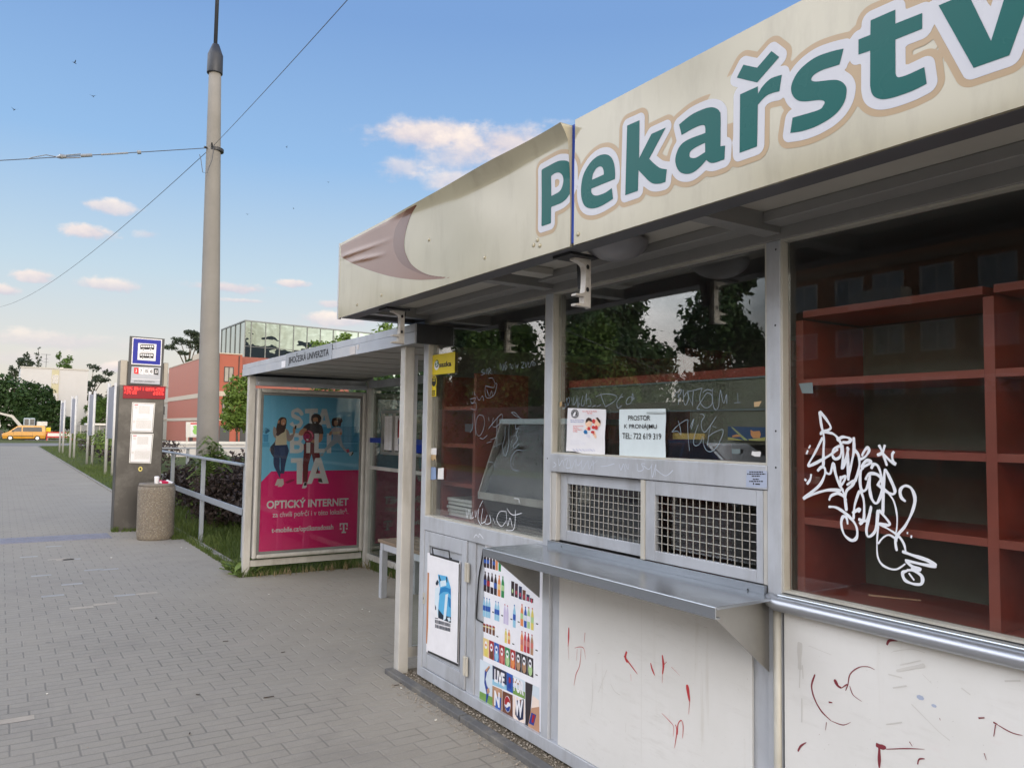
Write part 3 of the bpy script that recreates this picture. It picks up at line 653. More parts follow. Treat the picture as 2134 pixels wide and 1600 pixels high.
# ---- awning arms under the sign
G['arm'] = pm('white_cast_metal', (.60,.57,.53), .35, .1, .08, 14, .05, 60, (.25,.2,.15), .5, 12)
def arm(y, x0=1.90):
    mb = MB()
    P = Plane((x0+.07, y, 2.318), (1, 0, 0), (0, 0, 1))
    mb.mi = 1; mb.prism(P, [(-.10,-.001),(.05,-.001),(.05,-.012),(-.10,-.012)], -.07, .05)      # dark plate against the soffit
    mb.prism(P, [(.012,-.013),(.052,-.013),(.034,-.125),(.020,-.125)], -.055, -.01)
    mb.mi = 0
    body = outline([(-.055,-.013),(.030,-.013),(.030,-.195,1),(.022,-.208,1),(-.045,-.208),(-.047,-.200),(-.004,-.195),(-.004,-.168),(-.045,-.166),(-.045,-.159),(-.012,-.155,1),(0,-.140,1),(.002,-.060,1),(-.012,-.034,1),(-.055,-.022)])
    mb.prism(P, body, -.014, .018)
    mb.mi = 1
    for c in (-.045, -.138): mb.ell(P, (.013, c), .008, .010, .0192)
    mb.build('awning_arm', [G['arm'], G['black']], ki, bevel=.002)
arm(2.505); arm(4.27)
# ---- round lamp on the soffit
mb = MB(); prof = [(.130*math.cos(t), -.078*math.sin(t)) for t in [i*math.pi/2/8 for i in range(9)]]
mb.lathe(prof, (2.06, 2.40, 2.372), 28); mb.mi = 1; mb.lathe([(.10,0),(.10,.014)], (2.06, 2.40, 2.372), 28)
mb.build('ceiling_lamp', [pm('opal_glass', (.27,.265,.28), .3, 0, .05, 5), G['soffitd']], ki, smooth=True)
mb = MB(); mb.box(2.02, 2.20, 3.02, 3.12, 2.35, 2.384); mb.build('junction_box', G['soffit'], ki, bevel=.004)
# ---- left bay: cabinet door and fixed panel
mb = MB(); mb.box(K+.018, K+.03, 4.022, 4.568, .094, .955)
dr = mb.build('cabinet_door', G['alu'], ki)
mb = MB()
for (ya, yb, za, zb) in ((4.026,4.084,.096,.953),(4.508,4.566,.096,.953),(4.085,4.507,.865,.953),(4.085,4.507,.096,.185)): mb.box(K+.004, K+.0178, ya, yb, za, zb)
mb.build('door_frame', G['alu'], dr, bevel=.003)
for zc in (.775, .24):
    mb = MB(); mb.box(K-.008, K+.0035, 3.985, 4.030, zc-.055, zc+.055); mb.tube([(K-.010, 4.006, zc-.052), (K-.010, 4.006, zc+.05)], .007, 8)
    mb.build('hinge', G['alul'], dr, bevel=.002)
hp = FK.tr([(133,190),(140,108),(325,145),(320,228)], 880, 1120, 5.333)
mb = MB(); q = [FK.P(a, b, -.003) for a, b in hp]; q2 = [FK.P(a, b, .018) for a, b in hp]
mb.tube([q[0], q2[0]*.5+q[0]*.5, q2[1], q2[2], q2[3]*.5+q[3]*.5, q[3]], .004, 8); mb.build('handle', G['black'], dr, smooth=True)
mb = MB(); a, b = FK.px(883, 1246); mb.box(K-.002, K+.0035, -a-.012, -a+.012, b-.035, b+.035); mb.mi = 1; mb.ell(PX(K-.003), (a, b), .004, .009, .0)
mb.build('lock', [G['alul'], G['black']], dr)
mb = MB(); mb.box(K+.020, K+.03, 3.256, 3.933, .094, .955); mb.build('fixed_panel', G['alu'], ki)
mb = MB()
cp = FK.tr([(660,120),(640,260),(610,440),(595,640),(583,860),(590,910),(650,942)], 880, 1120, 5.333)
mb.tube([FK.P(a, b, -.012) for a, b in spline(cp, False, 4)], .0045, 6); mb.build('cable', G['black'], ki, smooth=True)
# ---- counter
mb = MB(); mb.box(2.000, K-.005, 1.815, 3.295, 1.022, 1.033); mb.box(1.993, 1.9995, 1.815, 3.295, .992, 1.033); mb.box(2.0, 2.018, 1.815, 3.295, .992, .998)
mb.build('counter_shelf', G['steel'], ki, bevel=.0025)
for y in (3.27, 1.862):
    mb = MB(); P = Plane((0, y, 0), (1, 0, 0), (0, 0, 1)); mb.prism(P, [(2.02,1.021),(K-.006,1.021),(K-.006,.765),(2.02,.999)], -.003, .003)
    mb.build('counter_bracket', G['steelb'], ki)
mb = MB(); mb.box(K-.016, K-.0005, 1.872, 3.192, 1.0335, 1.062); mb.build('counter_upstand', G['steel'], ki)
# ---- sliding hatch
def sash(ya, yb, z0, z1, x0, gy0, gy1, gz0, gz1):
    mb = MB()
    for (a, b, c, d) in ((ya, gy0, z0, z1), (gy1, yb, z0, z1), (gy0+.0002, gy1-.0002, z0, gz0), (gy0+.0002, gy1-.0002, gz1, z1)): mb.box(x0, x0+.022, a, b, c, d)
    fr = mb.build('sliding_sash', G['alu'], ki, bevel=.002)
    mb = MB(); sp = .0345
    n = int(round((gy1-gy0)/sp)); 
    for i in range(1, n): 
        y = gy0+(gy1-gy0)*i/n; mb.tube([(x0+.006, y, gz0-.006), (x0+.006, y, gz1+.006)], .0019, 6)
    n = int(round((gz1-gz0)/sp))
    for i in range(1, n):
        z = gz0+(gz1-gz0)*i/n; mb.tube([(x0+.0095, gy0-.006, z), (x0+.0095, gy1+.006, z)], .0019, 6)
    mb.build('wire_mesh', bpy.data.materials.get('mesh_wire') or pm('mesh_wire', (.40,.385,.35), .45, .3), fr)
sash(2.522, 3.150, 1.066, 1.396, K+.030, 2.552, 3.095, 1.118, 1.345)
sash(1.892, 2.524, 1.064, 1.399, K+.004, 1.922, 2.450, 1.108, 1.340)
mb = MB(); mb.box(K+.006, K+.058, 3.152, 3.193, 1.063, 1.400); mb.build('hatch_frame', G['aluw'], ki, bevel=.002)
mb = MB(); mb.box(K+.002, K+.058, 1.871, 1.889, 1.063, 1.400); mb.build('hatch_frame', G['aluw'], ki, bevel=.002)
mb = MB(); mb.box(K-.002, K+.003, 2.508, 2.532, 1.064, 1.399); mb.build('hatch_stop', G['alul'], ki)
mb = MB(); mb.box(K+.058, K+.064, 1.88, 3.18, 1.07, 1.39); mb.build('hatch_glass', G['pane'], ki)
# screws in the posts
mb = MB()
for (px_, py_) in ((1617,520),(1617,898),(1617,974),(1141,955),(1616,678)):
    a, b = FK.px(px_, py_); mb.ell(FK, (a, b), .004, .004, .001, 8)
for (px_, py_) in ((1176,1138),(1565,1227)): a, b = FK.px(px_, py_); mb.ell(PX(K-.0163), (a, b), .004, .004, .001, 8)
mb.build('screw_heads', G['black'], ki)
# ---- white lower panels
mb = MB(); mb.box(K+.006, K+.016, 1.945, 3.118, .094, 1.029); wp1 = mb.build('lower_panel', G['white_panel'], ki)
mb = MB(); mb.box(K+.018, K+.03, 1.872, 3.192, .094, 1.029); mb.build('panel_backing', G['alu'], ki)
mb = MB(); mb.box(K-.006, K+.016, .49, 1.795, .02, .985); wp2 = mb.build('lower_panel', G['white_panel'], ki)
for ya, yb in ((-.89, .43), (-2.27, -.95)):
    mb = MB(); mb.box(K-.006, K+.016, ya, yb, .02, .985); mb.build('lower_panel', G['white_panel'], ki)
mb = MB(); mb.tube([(K-.002, 1.826, .02), (K-.002, 1.826, 1.0)], .015, 14); mb.build('corner_tube', G['alul'], ki, smooth=True)
mb = MB(); mb.tube([(K-.012, 1.845, 1.022), (K-.03, 1.83, 1.020), (K-.034, 1.81, 1.014), (K-.034, -2.28, 1.014)], .023, 16); mb.build('bumper_rail', pm('bumper_steel', (.44,.46,.50), .36, .8, .08, 3), ki, smooth=True)
mb = MB(); mb.box(K-.030, K+.05, -2.27, 1.808, 1.026, 1.048); mb.build('window_sill', G['steel'], ki, bevel=.004)
mb = MB(); P = PX(K-.0065); 
def strokes(name, parent, pl, tr, lines, m, w, h=.0006, taper=False):
    mb = MB()
    for i, L in enumerate(lines):
        ww = w
        if isinstance(L[0], (int, float)): ww = L[0]; L = L[1]
        mb.stroke(pl, pl.tr(L, *tr), ww, h+.00003*i, True, taper)
    mb.build(name, m, parent)
Z7 = (1120, 1100, 2.1045)
strokes('paint_smear', wp1, PX(K+.006), Z7, [[.010,[(138,435),(137,480),(135,520)]],[.004,[(135,520),(138,575)]],[.007,[(209,458),(206,500)]],[.003,[(163,525),(190,520),(205,530),(212,575)]],[.004,[(175,530),(172,580)]],[.004,[(192,528),(186,600),(170,640),(161,690)]],
  [.016,[(392,540),(386,565),(395,590)]],[.008,[(380,560),(410,600),(440,640)]],[.004,[(410,640),(412,670)]],[.009,[(497,590),(503,615),(515,645)]],[.011,[(548,555),(553,600),(549,640)]],[.005,[(549,640),(548,678)]],[.008,[(553,600),(568,585)]],[.004,[(588,608),(625,645)]],
  [.016,[(657,685),(662,720),(668,760)]],[.005,[(668,760),(664,815)]],[.003,[(545,810),(580,845),(598,870),(596,915)]],[.005,[(615,905),(617,860),(632,842),(640,870),(637,920)]],[.005,[(606,860),(612,890),(602,964)]]], G['redpaint'], .006, taper=True)
strokes('scratch', wp1, PX(K+.006), Z7, [[.003,[(255,590),(258,640)]],[.003,[(240,655),(242,740),(233,825)]],[.003,[(305,620),(268,720)]],[.003,[(320,680),(340,715),(365,732)]],[.002,[(590,405),(640,440)]],[.003,[(388,855),(388,895)]],[.005,[(265,550),(275,546)]],[.004,[(730,432),(745,436)]],[.0012,[(457,200),(457,640),(456,1030)]]], G['smudge'], .003)
strokes('paint_smear', wp2, PX(K-.006), Z7, [[.007,[(1218,640),(1203,690),(1215,745),(1245,800),(1290,845)]],[.003,[(1290,845),(1340,862),(1375,850)]],[.012,[(1303,662),(1318,690),(1335,700)]],[.005,[(1335,700),(1360,685),(1352,712)]],[.004,[(1362,690),(1372,640),(1410,610),(1450,607),(1480,620)]],[.003,[(1370,690),(1385,730),(1425,760)]],[.014,[(1278,762),(1294,764)]],[.007,[(1268,850),(1264,885)]],[.004,[(1236,902),(1238,905)]],
  [.007,[(1143,978),(1155,955),(1180,938)]],[.020,[(1485,948),(1510,958),(1530,960)]],[.012,[(1500,958),(1500,1000),(1500,1050)]],[.007,[(1632,935),(1645,955)]],[.006,[(1668,1035),(1675,1012),(1700,1010)]],[.010,[(1935,832),(1962,830)]],[.014,[(2000,850),(2020,860)]],[.008,[(2010,860),(2002,912)]],[.003,[(2020,862),(2080,895),(2130,908)]],[.008,[(1533,512),(1545,492),(1580,494)]],[.007,[(1585,480),(1606,480)]],[.007,[(1800,530),(1802,534)]],[.006,[(1765,832),(1768,842)]],[.005,[(1960,985),(1970,1015)]],[.003,[(1530,968),(1620,965),(1700,968)]]], G['redpaintd'], .006, taper=True)
strokes('stain', wp2, PX(K-.006), Z7, [[.020,[(1152,500),(1150,560),(1152,620)]],[.006,[(1152,620),(1150,700)]],[.005,[(1163,600),(1166,660)]],[.006,[(1160,745),(1160,850)]],[.003,[(1640,770),(1700,830),(1760,890),(1810,930)]],[.003,[(1560,540),(1640,530),(1700,545)]],[.003,[(1190,515),(1290,555)]],[.003,[(1690,640),(1730,680)]],[.006,[(1540,640),(1600,655)]],[.006,[(1560,700),(1620,690)]],[.006,[(1590,600),(1680,580)]],[.006,[(2050,670),(2120,668)]],[.012,[(1575,625),(1640,612),(1700,600)]],[.007,[(1860,700),(1900,730)]],[.005,[(1530,860),(1600,850)]]], G['smudge'], .005)
mb = MB(); P = PX(K-.006)
for (px_, py_, r_) in ((1680,742,.012),(1740,778,.008)): a, b = P.px(1120+px_/2.1045, 1100+py_/2.1045); mb.ell(P, (a, b), r_, r_*.6, .0011, 7)
mb.build('torn_sticker', flat('blue_scrap', (168,178,200)), wp2)
# ---- marker writing on the panes and rails
TG = (1660, 840, 4.1033)
strokes('graffiti', panes[2], GP, TG, [[(198,70),(212,180),(235,290),(232,400),(230,540)],[(198,70),(250,130),(292,200),(275,228),(215,250),(212,272)],[(235,245),(310,260),(355,300),(388,355)],
 [(225,290),(160,420),(105,520),(125,530),(250,465),(320,420),(355,390)],[(372,365),(322,390),(308,440),(330,475),(370,460),(386,400),(378,345)],[(345,318),(390,290),(440,295),(468,312),(440,335),(392,332)],
 [(392,355),(400,440),(388,565)],[(436,370),(440,450),(445,660)],[(446,380),(422,480),(395,560)],[(490,290),(492,400),(470,520),(445,640)],[(495,400),(530,440),(540,520),(525,600),(500,670)],
 [(545,480),(590,455),(622,405),(608,380),(580,410),(560,452)],[(705,355),(740,430),(775,535)],[(757,355),(735,420),(690,445)],[(735,425),(800,490),(852,522),(828,500),(820,440),(838,412)],
 [(575,565),(560,540),(600,490),(640,505),(560,560),(545,660),(560,745),(600,730),(622,640)],[(590,655),(620,605),(680,605),(722,640),(700,692)],[(640,560),(660,522),(700,540),(730,640),(735,740),(700,840),(670,850),(640,800),(625,700),(630,600)],
 [(757,560),(746,700),(740,950)],[(760,560),(800,640),(842,740),(830,775),(790,765),(740,730),(690,688)],[.006,[(770,750),(830,830),(860,950),(860,1060),(850,1110)]],
 [(935,840),(895,800),(890,740),(930,705),(985,730),(1015,820),(990,930),(930,1050),(870,1120),(848,1180),(860,1262)],[(180,580),(215,545),(245,560),(240,620),(190,710),(60,815),(150,775),(270,742),(385,745)],
 [(250,592),(290,600),(315,512),(335,600),(370,700),(402,745)],[(380,640),(422,622),(400,680),(365,712)],[(382,622),(377,700),(410,780),(430,920)],[(280,830),(300,790),(360,770),(410,800),(428,832)],
 [(430,700),(490,662),(480,700),(430,750),(420,830)],[(540,745),(500,870),(490,990)],[(545,740),(577,830),(577,990),(540,1032)],[(478,940),(540,902),(530,932)],
 [(275,885),(340,890),(420,940),(490,1010),(520,1080),(515,1150),(470,1170),(410,1120),(385,1030),(400,970),(430,980),(440,1035)],
 [(530,990),(600,1000),(642,880),(615,1000),(600,1090),(620,1140),(680,1080),(700,910)],[.007,[(702,1040),(690,1200),(700,1320),(750,1390),(850,1420),(935,1370)]],
 [(705,910),(790,1010),(790,1040),(700,1030)],[.008,[(720,1040),(780,1070),(870,1130),(920,1200),(938,1280)]],[.007,[(700,1200),(740,1150),(790,1125),(840,1150),(862,1182)]],
 [.012,[(905,1265),(1000,1300),(1120,1340),(1200,1390)]],[.011,[(1200,1392),(1100,1380),(930,1340)]],[(935,1345),(990,1392),(1062,1420),(1010,1422),(985,1400)],
 [(950,1430),(910,1450),(930,1510),(1000,1542),(1070,1542),(1075,1480),(1010,1430),(945,1425)],[(962,1450),(1010,1512)],
 [(122,358),(106,386)],[(100,402),(88,436)],[(70,648),(88,662)],[(128,605),(120,650),(92,692)],[.014,[(945,1106),(958,1110)]],[.014,[(978,1138),(992,1142)]]], G['chalk'], .0105)
TM = (1360, 780, 6.667); TL = (1140, 820, 7.62); TQ = (880, 720, 5.714)
strokes('graffiti', panes[1], GP, TM, [[(300,310),(345,240),(400,210),(390,260),(350,320)],[(345,235),(370,330),(360,420)],[(425,215),(430,310),(440,400),(470,420),(500,330),(490,225)],[(440,310),(480,250),(500,310)],[(490,240),(600,215),(690,190)],[(570,230),(560,330),(560,440)],[(500,300),(560,430)],
 [(690,190),(660,300),(670,400),(740,465),(820,420),(830,300),(760,260),(700,340),(620,470),(660,480)],[(700,250),(760,210),(830,230)],[(840,195),(830,320),(850,450),(885,490),(920,440),(930,330),(945,215)],[(945,215),(980,380),(1000,390),(1030,280),(1035,410)],[(1185,260),(1190,400)],[(1135,395),(1225,390)],
 [(360,645),(385,740),(400,840)],[(270,800),(330,730),(420,660),(490,630),(490,700),(500,900),(517,1060)],[(275,798),(350,790),(390,840)],[(520,740),(575,620),(540,760)],[(660,552),(700,555),(720,590),(680,660),(690,760),(730,800),(800,720),(890,580)],[(640,690),(600,800),(570,940),(600,990),(660,960),(700,860)],
 [(815,690),(790,800),(765,990)],[(770,870),(850,810),(960,765),(985,790),(960,880),(900,1000),(820,1070),(750,1050),(710,960),(715,880)],[(830,715),(890,742)]], G['chalkf'], .0034)
strokes('graffiti', panes[1], GP, TL, [[(285,150),(300,210),(245,245)],[(310,70),(330,190),(360,110),(345,60),(310,120)],[(395,60),(405,190)],[(430,50),(425,180),(470,110),(480,30)],[(480,70),(490,220),(520,150)],[(510,60),(500,200)],[(570,30),(545,170),(580,190),(610,90),(630,0),(625,170)],[(630,100),(680,80),(700,190),(650,200)],[.006,[(720,210),(775,185)]],[.006,[(795,205),(855,180)]],
 [(780,50),(860,15),(960,5),(1060,20),(1115,60),(1060,130),(930,210)],[(850,0),(880,90),(930,210)],[(1210,45),(1150,80),(1110,150),(1130,230),(1190,190)],[(1200,0),(1130,110)],[(1380,80),(1320,50),(1265,110),(1270,170),(1330,150),(1370,60),(1360,0),(1350,100),(1400,70)]], G['chalkf'], .0034)
strokes('graffiti', panes[0], GP, TQ, [[(740,280),(700,310),(745,330),(700,355)],[(745,290),(750,345)],[(765,345),(775,275),(790,345)],[(795,345),(795,270),(820,290),(800,310),(825,340)],[(830,300),(832,340)],[(865,300),(866,330)],[(862,245),(864,262)],[(930,290),(930,210),(960,295),(965,215)],[(970,295),(980,235),(995,290)],[(1010,195),(985,220),(1012,250),(990,295)],[(1035,225),(1060,220)],[(1047,222),(1048,270)],[(1070,230),(1060,270),(1085,268),(1080,230)],[(1100,215),(1120,212)],[(1108,213),(1112,270)],[(1125,230),(1130,270),(1145,225)],[(1180,205),(1215,200),(1185,265),(1220,260)],[(1230,200),(1240,260),(1255,195)],[(1265,195),(1268,255),(1285,250)],[(1290,250),(1305,190),(1318,245)],[(1325,190),(1330,240),(1348,215),(1325,190)],
 [(755,470),(750,560),(770,620),(830,610),(870,560),(890,460),(870,455),(850,500),(760,480)],[(790,390),(840,390),(870,450)],[(770,520),(800,600),(830,540),(840,610)],[(600,550),(605,590)],[(620,545),(625,585),(640,580)],[(570,640),(640,625),(600,690),(580,660)],[(650,600),(680,650),(720,600),(735,660)],[(580,690),(640,680),(640,760),(580,750)],
 [(620,800),(630,900),(640,1070)],[(600,810),(605,960),(570,1040)],[(690,820),(655,860),(640,980),(660,1065),(700,1060),(740,960),(735,850),(690,825)],[(790,850),(800,900)],[(850,860),(835,940),(870,970),(930,920),(960,840),(940,820),(880,880),(790,990)],[(895,850),(890,1020),(893,1225)],[(690,1095),(725,1110),(780,1065)],[(770,1160),(830,1140)],[(815,1120),(885,1095)],[(850,1205),(955,1160)],[(990,960),(985,1100),(960,1200),(990,1315),(1030,1200),(1035,1000),(1045,870)],[(1065,795),(1110,835),(1170,860),(1210,900),(1232,950)],[(1065,795),(1110,800),(1165,860)],[(1120,890),(1115,990),(1150,980),(1120,1060),(1140,1115),(1090,1190),(1105,1220),(1155,1170)],[(1200,1250),(1120,1250),(1060,1350),(1080,1470),(1150,1490)],[(890,970),(920,1040)],[(780,1380),(850,1400),(870,1480)]], G['chalkf'], .0032)
TB = (860, 640, 3.0775)
strokes('graffiti', panes[0], GP, TB, [[(342,1290),(350,1350),(362,1300),(375,1360)],[(385,1310),(380,1350),(395,1345)],[(400,1300),(405,1345),(415,1300)],[(425,1290),(420,1360),(450,1410)],[(450,1290),(440,1380),(470,1370)],[(480,1330),(465,1385),(500,1380),(495,1330)],[(515,1350),(530,1390)],[(600,1310),(560,1310),(540,1360),(570,1405),(600,1370)],[(600,1310),(610,1400),(625,1350),(640,1410)],[(660,1300),(650,1420),(600,1430),(640,1445)],[(605,1290),(640,1330),(700,1320)],[(430,1280),(450,1240)],[(650,1225),(680,1230),(685,1255)]], G['chalk'], .0042)
strokes('graffiti', rail_mid, PX(K-.004), (1120,640,2.6667), [[(90,860),(105,875),(88,890)],[(118,840),(122,880),(140,850),(150,890)],[(150,850),(170,840),(160,890),(185,890)],[(180,845),(190,895),(210,850),(215,890)],[(215,840),(225,880),(250,850)],[(245,850),(250,900),(275,860)],[(280,850),(290,900),(310,850),(310,915)],[(300,880),(335,850)],[(350,885),(390,880),(430,868)],[(455,870),(465,905),(480,870),(490,915)],[(490,870),(505,900),(505,870)],[(555,870),(560,910),(590,900),(580,870),(600,870)],[(590,880),(620,900),(640,870)],[(635,880),(640,945),(660,870),(655,940)],[(660,900),(690,925),(720,935),(755,905)]], G['chalkf'] if 0 else flat('rail_marker', (205,212,224)), .0040)
strokes('graffiti', dr, PX(K-.0005), (800,1050,2.909), [[(545,205),(560,185),(575,200),(580,180),(605,210)]], G['chalk'], .006)
# tape remnants on the panes
def scrap(name, pane, pts, ox, oy, k, m, h=.0012):
    mb = MB(); mb.poly(GP, GP.tr(pts, ox, oy, k), h); mb.build(name, m, pane)
G['grey_tape'] = flat('grey_tape', (112,124,126), .35); G['scrapw'] = flat('torn_white_paper', (228,226,224), .7); G['scrapb'] = flat('torn_brown_paper', (188,160,120), .7)
scrap('tape_scrap', panes[1], [(1105,1035),(1222,1035),(1222,1090),(1190,1103),(1105,1100)], *TM, G['grey_tape'])
scrap('tape_scrap', panes[1], [(1385,1065),(1420,1072),(1500,1068),(1508,1085),(1498,1142),(1420,1138),(1375,1115)], *TM, G['scrapw'])
scrap('tape_scrap', panes[1], [(1410,385),(1518,370),(1480,445),(1415,452)], *TM, G['scrapb'])
scrap('tape_scrap', panes[1], [(200,140),(240,125),(240,190),(205,220)], *TL, G['scrapb'])
scrap('tape_scrap', panes[2], [(95,1225),(200,1215),(205,1300),(120,1300)], 1640, 470, 3.72, G['grey_tape'])
scrap('tape_scrap', panes[0], [(510,932),(610,932),(605,1010),(580,1030),(512,1025)], *TQ, G['black'])
scrap('sticker_remnant', panes[0], [(108,1222),(172,1220),(172,1300),(104,1295)], *TQ, G['scrapw'], .0022)
scrap('sticker_remnant', panes[0], [(110,1300),(165,1298),(164,1372),(145,1345),(130,1372),(105,1350)], *TQ, G['scrapb'])
scrap('sticker_remnant', panes[0], [(105,1445),(165,1450),(168,1590),(100,1598)], *TQ, flat('torn_blue_paper', (130,150,185), .7))
scrap('sticker_remnant', panes[0], [(190,1460),(258,1455),(255,1590),(185,1590)], *TQ, G['scrapw'])
# ---- yellow lottery plates (stuck to the glass: things)
YP = PX(K+.030)
c = YP.tr([(106,118),(388,75),(385,325),(104,352)], *TQ); a0 = min(p[0] for p in c); a1 = c[1][0]; b0 = (c[3][1]+c[2][1])/2; b1 = (c[0][1]+c[1][1])/2
mb = MB(); mb.prism(YP, [(a0,b0),(a1,b0),(a1,b1),(a0,b1)], -.003, 0); mb.mi = 1
w_, h_ = a1-a0, b1-b0
mb.text(YP, 'sazka', a0+w_*.36, b0+h_*.34, a0+w_*.87, b0+h_*.60, .0006, .035)
mb.mi = 2; mb.ell(YP, (a0+w_*.25, b0+h_*.47), w_*.105, h_*.24, .0004); mb.mi = 1; mb.ell(YP, (a0+w_*.26, b0+h_*.55), w_*.085, h_*.19, .0008); mb.mi = 3; mb.ell(YP, (a0+w_*.26, b0+h_*.555), w_*.068, h_*.155, .0012)
mb.mi = 2; mb.stroke(YP, [(a0+w_*.30, b0+h_*.63),(a0+w_*.25, b0+h_*.66),(a0+w_*.225, b0+h_*.60),(a0+w_*.29, b0+h_*.52),(a0+w_*.275, b0+h_*.45),(a0+w_*.22, b0+h_*.47)], h_*.06, .0016)
tag(mb.build('shop_sticker', [G['yellow'], G['ink'], G['paper'], flat('green_ball', (60,130,80))]), 'yellow rectangular sticker with green ball emblem and black word, top of left window', 'sticker')
mb = MB(); e = YP.px(880+138/5.714, 720+435/5.714); e2 = YP.px(880+135/5.714, 720+555/5.714)
mb.ell(YP, e, .040, .043, 0); mb.rect(YP, e2[0]-.034, e2[1]-.028, e2[0]+.034, e2[1]+.030, -.0006)
mb.mi = 1; mb.ell(YP, (e[0]+.002, e[1]+.004), .031, .032, .0008); mb.mi = 0
for j in range(3): mb.rect(YP, e[0]-.017, e[1]+.006+j*.009, e[0]+.02, e[1]+.0095+j*.009, .0013)
mb.mi = 1
for j in range(3): mb.rect(YP, e2[0]-.02, e2[1]-.02+j*.012, e2[0]+.022, e2[1]-.013+j*.012, .0004)
tag(mb.build('shop_sticker', [G['yellow'], G['ink']]), 'small yellow round sticker with black seal just below the larger yellow sticker', 'sticker')
# ---- paper notices taped inside the middle window
NP = PX(K+.0305)
def sheetpaper(mb, pl, corners, h=0.0, wav=.0012, n=8):
    (p0, p1, p2, p3) = corners; vs = []; w = n+1       # TL TR BR BL
    for j in range(w):
        for i in range(w):
            s, t = i/n, j/n
            a = (p0[0]*(1-s)+p1[0]*s)*(1-t)+(p3[0]*(1-s)+p2[0]*s)*t; b = (p0[1]*(1-s)+p1[1]*s)*(1-t)+(p3[1]*(1-s)+p2[1]*s)*t
            if t == 1: b += .0025*math.sin(s*9)
            if s == 1: a += .002*math.sin(t*8)
            vs.append(pl.P(a, b, h+wav*(math.sin(s*5+t*3)*math.sin(t*6))-wav))
    mb.add(vs, [(j*w+i, j*w+i+1, (j+1)*w+i+1, (j+1)*w+i) for j in range(n) for i in range(n)])
mb = MB(); cs = NP.tr([(1145,250),(1880,238),(1875,1038),(1145,1000)], *TL); sheetpaper(mb, NP, cs); mb.mi = 1
def serif_line(mb, pl, txt, x0, y0, x1, y1, h):
    a = pl.px(TL[0]+x0/TL[2], TL[1]+y1/TL[2]); b = pl.px(TL[0]+x1/TL[2], TL[1]+y0/TL[2]); mb.text(pl, txt, a[0], a[1], b[0], b[1], h, .006)
serif_line(mb, NP, 'PROSTOR', 1290, 345, 1640, 425, .0012); serif_line(mb, NP, 'K PRONÁJMU', 1228, 468, 1745, 572, .0012); serif_line(mb, NP, 'TEL: 722 619 319', 1198, 632, 1815, 715, .0012)
def serifs(mb, pl, xs, y, wd=26, th=7):
    for x in xs: mb.poly(pl, pl.tr([(x-wd/2,y),(x+wd/2,y),(x+wd/2,y+th),(x-wd/2,y+th)], *TL), .0013)
mb.mi = 2; mb.poly(NP, NP.tr([(1585,292),(1880,292),(1880,322),(1585,322)], *TL), .0014)
tag(mb.build('paper_notice', [G['paperb'], G['ink'], flat('clear_tape', (176,186,188), .3)]), 'pale paper notice reading PROSTOR K PRONÁJMU with a telephone number, in middle window', 'notice')
mb = MB(); cs = NP.tr([(328,228),(932,250),(908,980),(298,912)], *TL); sheetpaper(mb, NP, cs)
mats = [G['paper'], G['ink'], flat('red_ink', (205,60,60)), flat('skin_print', (245,205,175)), flat('hair_print', (60,36,30)), flat('blue_print', (30,110,170)), flat('blue_ink', (130,140,190)), flat('pale_print', (222,222,232)), flat('red_ink_pale', (226,150,150))]
def tp(pts, mi, h=.001): mb.mi = mi; mb.poly(NP, NP.tr(pts, *TL), h)
def tell(cx, cy, rx, ry, mi, h): tp([(cx+rx*math.cos(k*.35), cy+ry*math.sin(k*.35)) for k in range(18)], mi, h)
tell(443,320,62,72,1,.001); tell(443,320,44,52,0,.0012); tell(443,320,40,48,1,.0014); tp([(415,345),(430,300),(455,285),(465,310),(450,335),(460,355),(420,360)],0,.0016)
for k in range(14): a_ = k*2*math.pi/14; tell(443+53*math.cos(a_), 320+62*math.sin(a_), 4, 5, 0, .0016)
def tline(x0, x1, y, mi, th=9, dy=0):
    x = x0; r_ = random.Random(int(y*7+x0))
    while x < x1:
        w_ = r_.uniform(14, 46); tp([(x,y),(min(x1,x+w_),y+dy),(min(x1,x+w_),y+th+dy),(x,y+th)], mi, .001); x += w_+9
tline(565,790,272,8,14,8); tline(640,720,305,8,14,4); tline(615,760,335,7,10,5); tline(375,600,412,6,10,12); tline(375,580,440,6,10,12)
for j, (e_) in enumerate((590,500,560,485)): tline(415,e_,505+j*28,8,13,10)
tline(375,540,735,7,10,12); tline(375,620,765,7,10,18); tline(375,625,790,7,10,22); tline(410,760,875,6,9,34)
tell(660,470,52,62,3,.0010); tell(800,465,52,62,3,.0011); tp([(615,470),(622,410),(660,378),(705,395),(730,450),(700,445),(665,430)],4,.0014); tp([(775,385),(810,378),(850,430),(850,480),(820,450),(795,410)],4,.0014)
tell(745,440,26,36,2,.0016); tell(668,555,24,28,2,.0016); tell(740,535,28,28,2,.0017); tell(785,540,26,34,2,.0018); tp([(580,610),(605,572),(640,590),(640,640),(600,640)],5,.0016); tell(728,610,28,22,2,.0018); tp([(735,620),(762,630),(750,665)],2,.0018); tp([(600,560),(650,520),(650,580)],3,.0012); tp([(610,640),(640,640),(690,660),(680,705),(640,690)],7,.0015); tp([(700,600),(760,590),(790,690),(770,715),(720,640)],3,.0012)
tag(mb.build('paper_notice', mats), 'white club leaflet with two cartoon boxers in red gloves, taped left in middle window', 'leaflet')
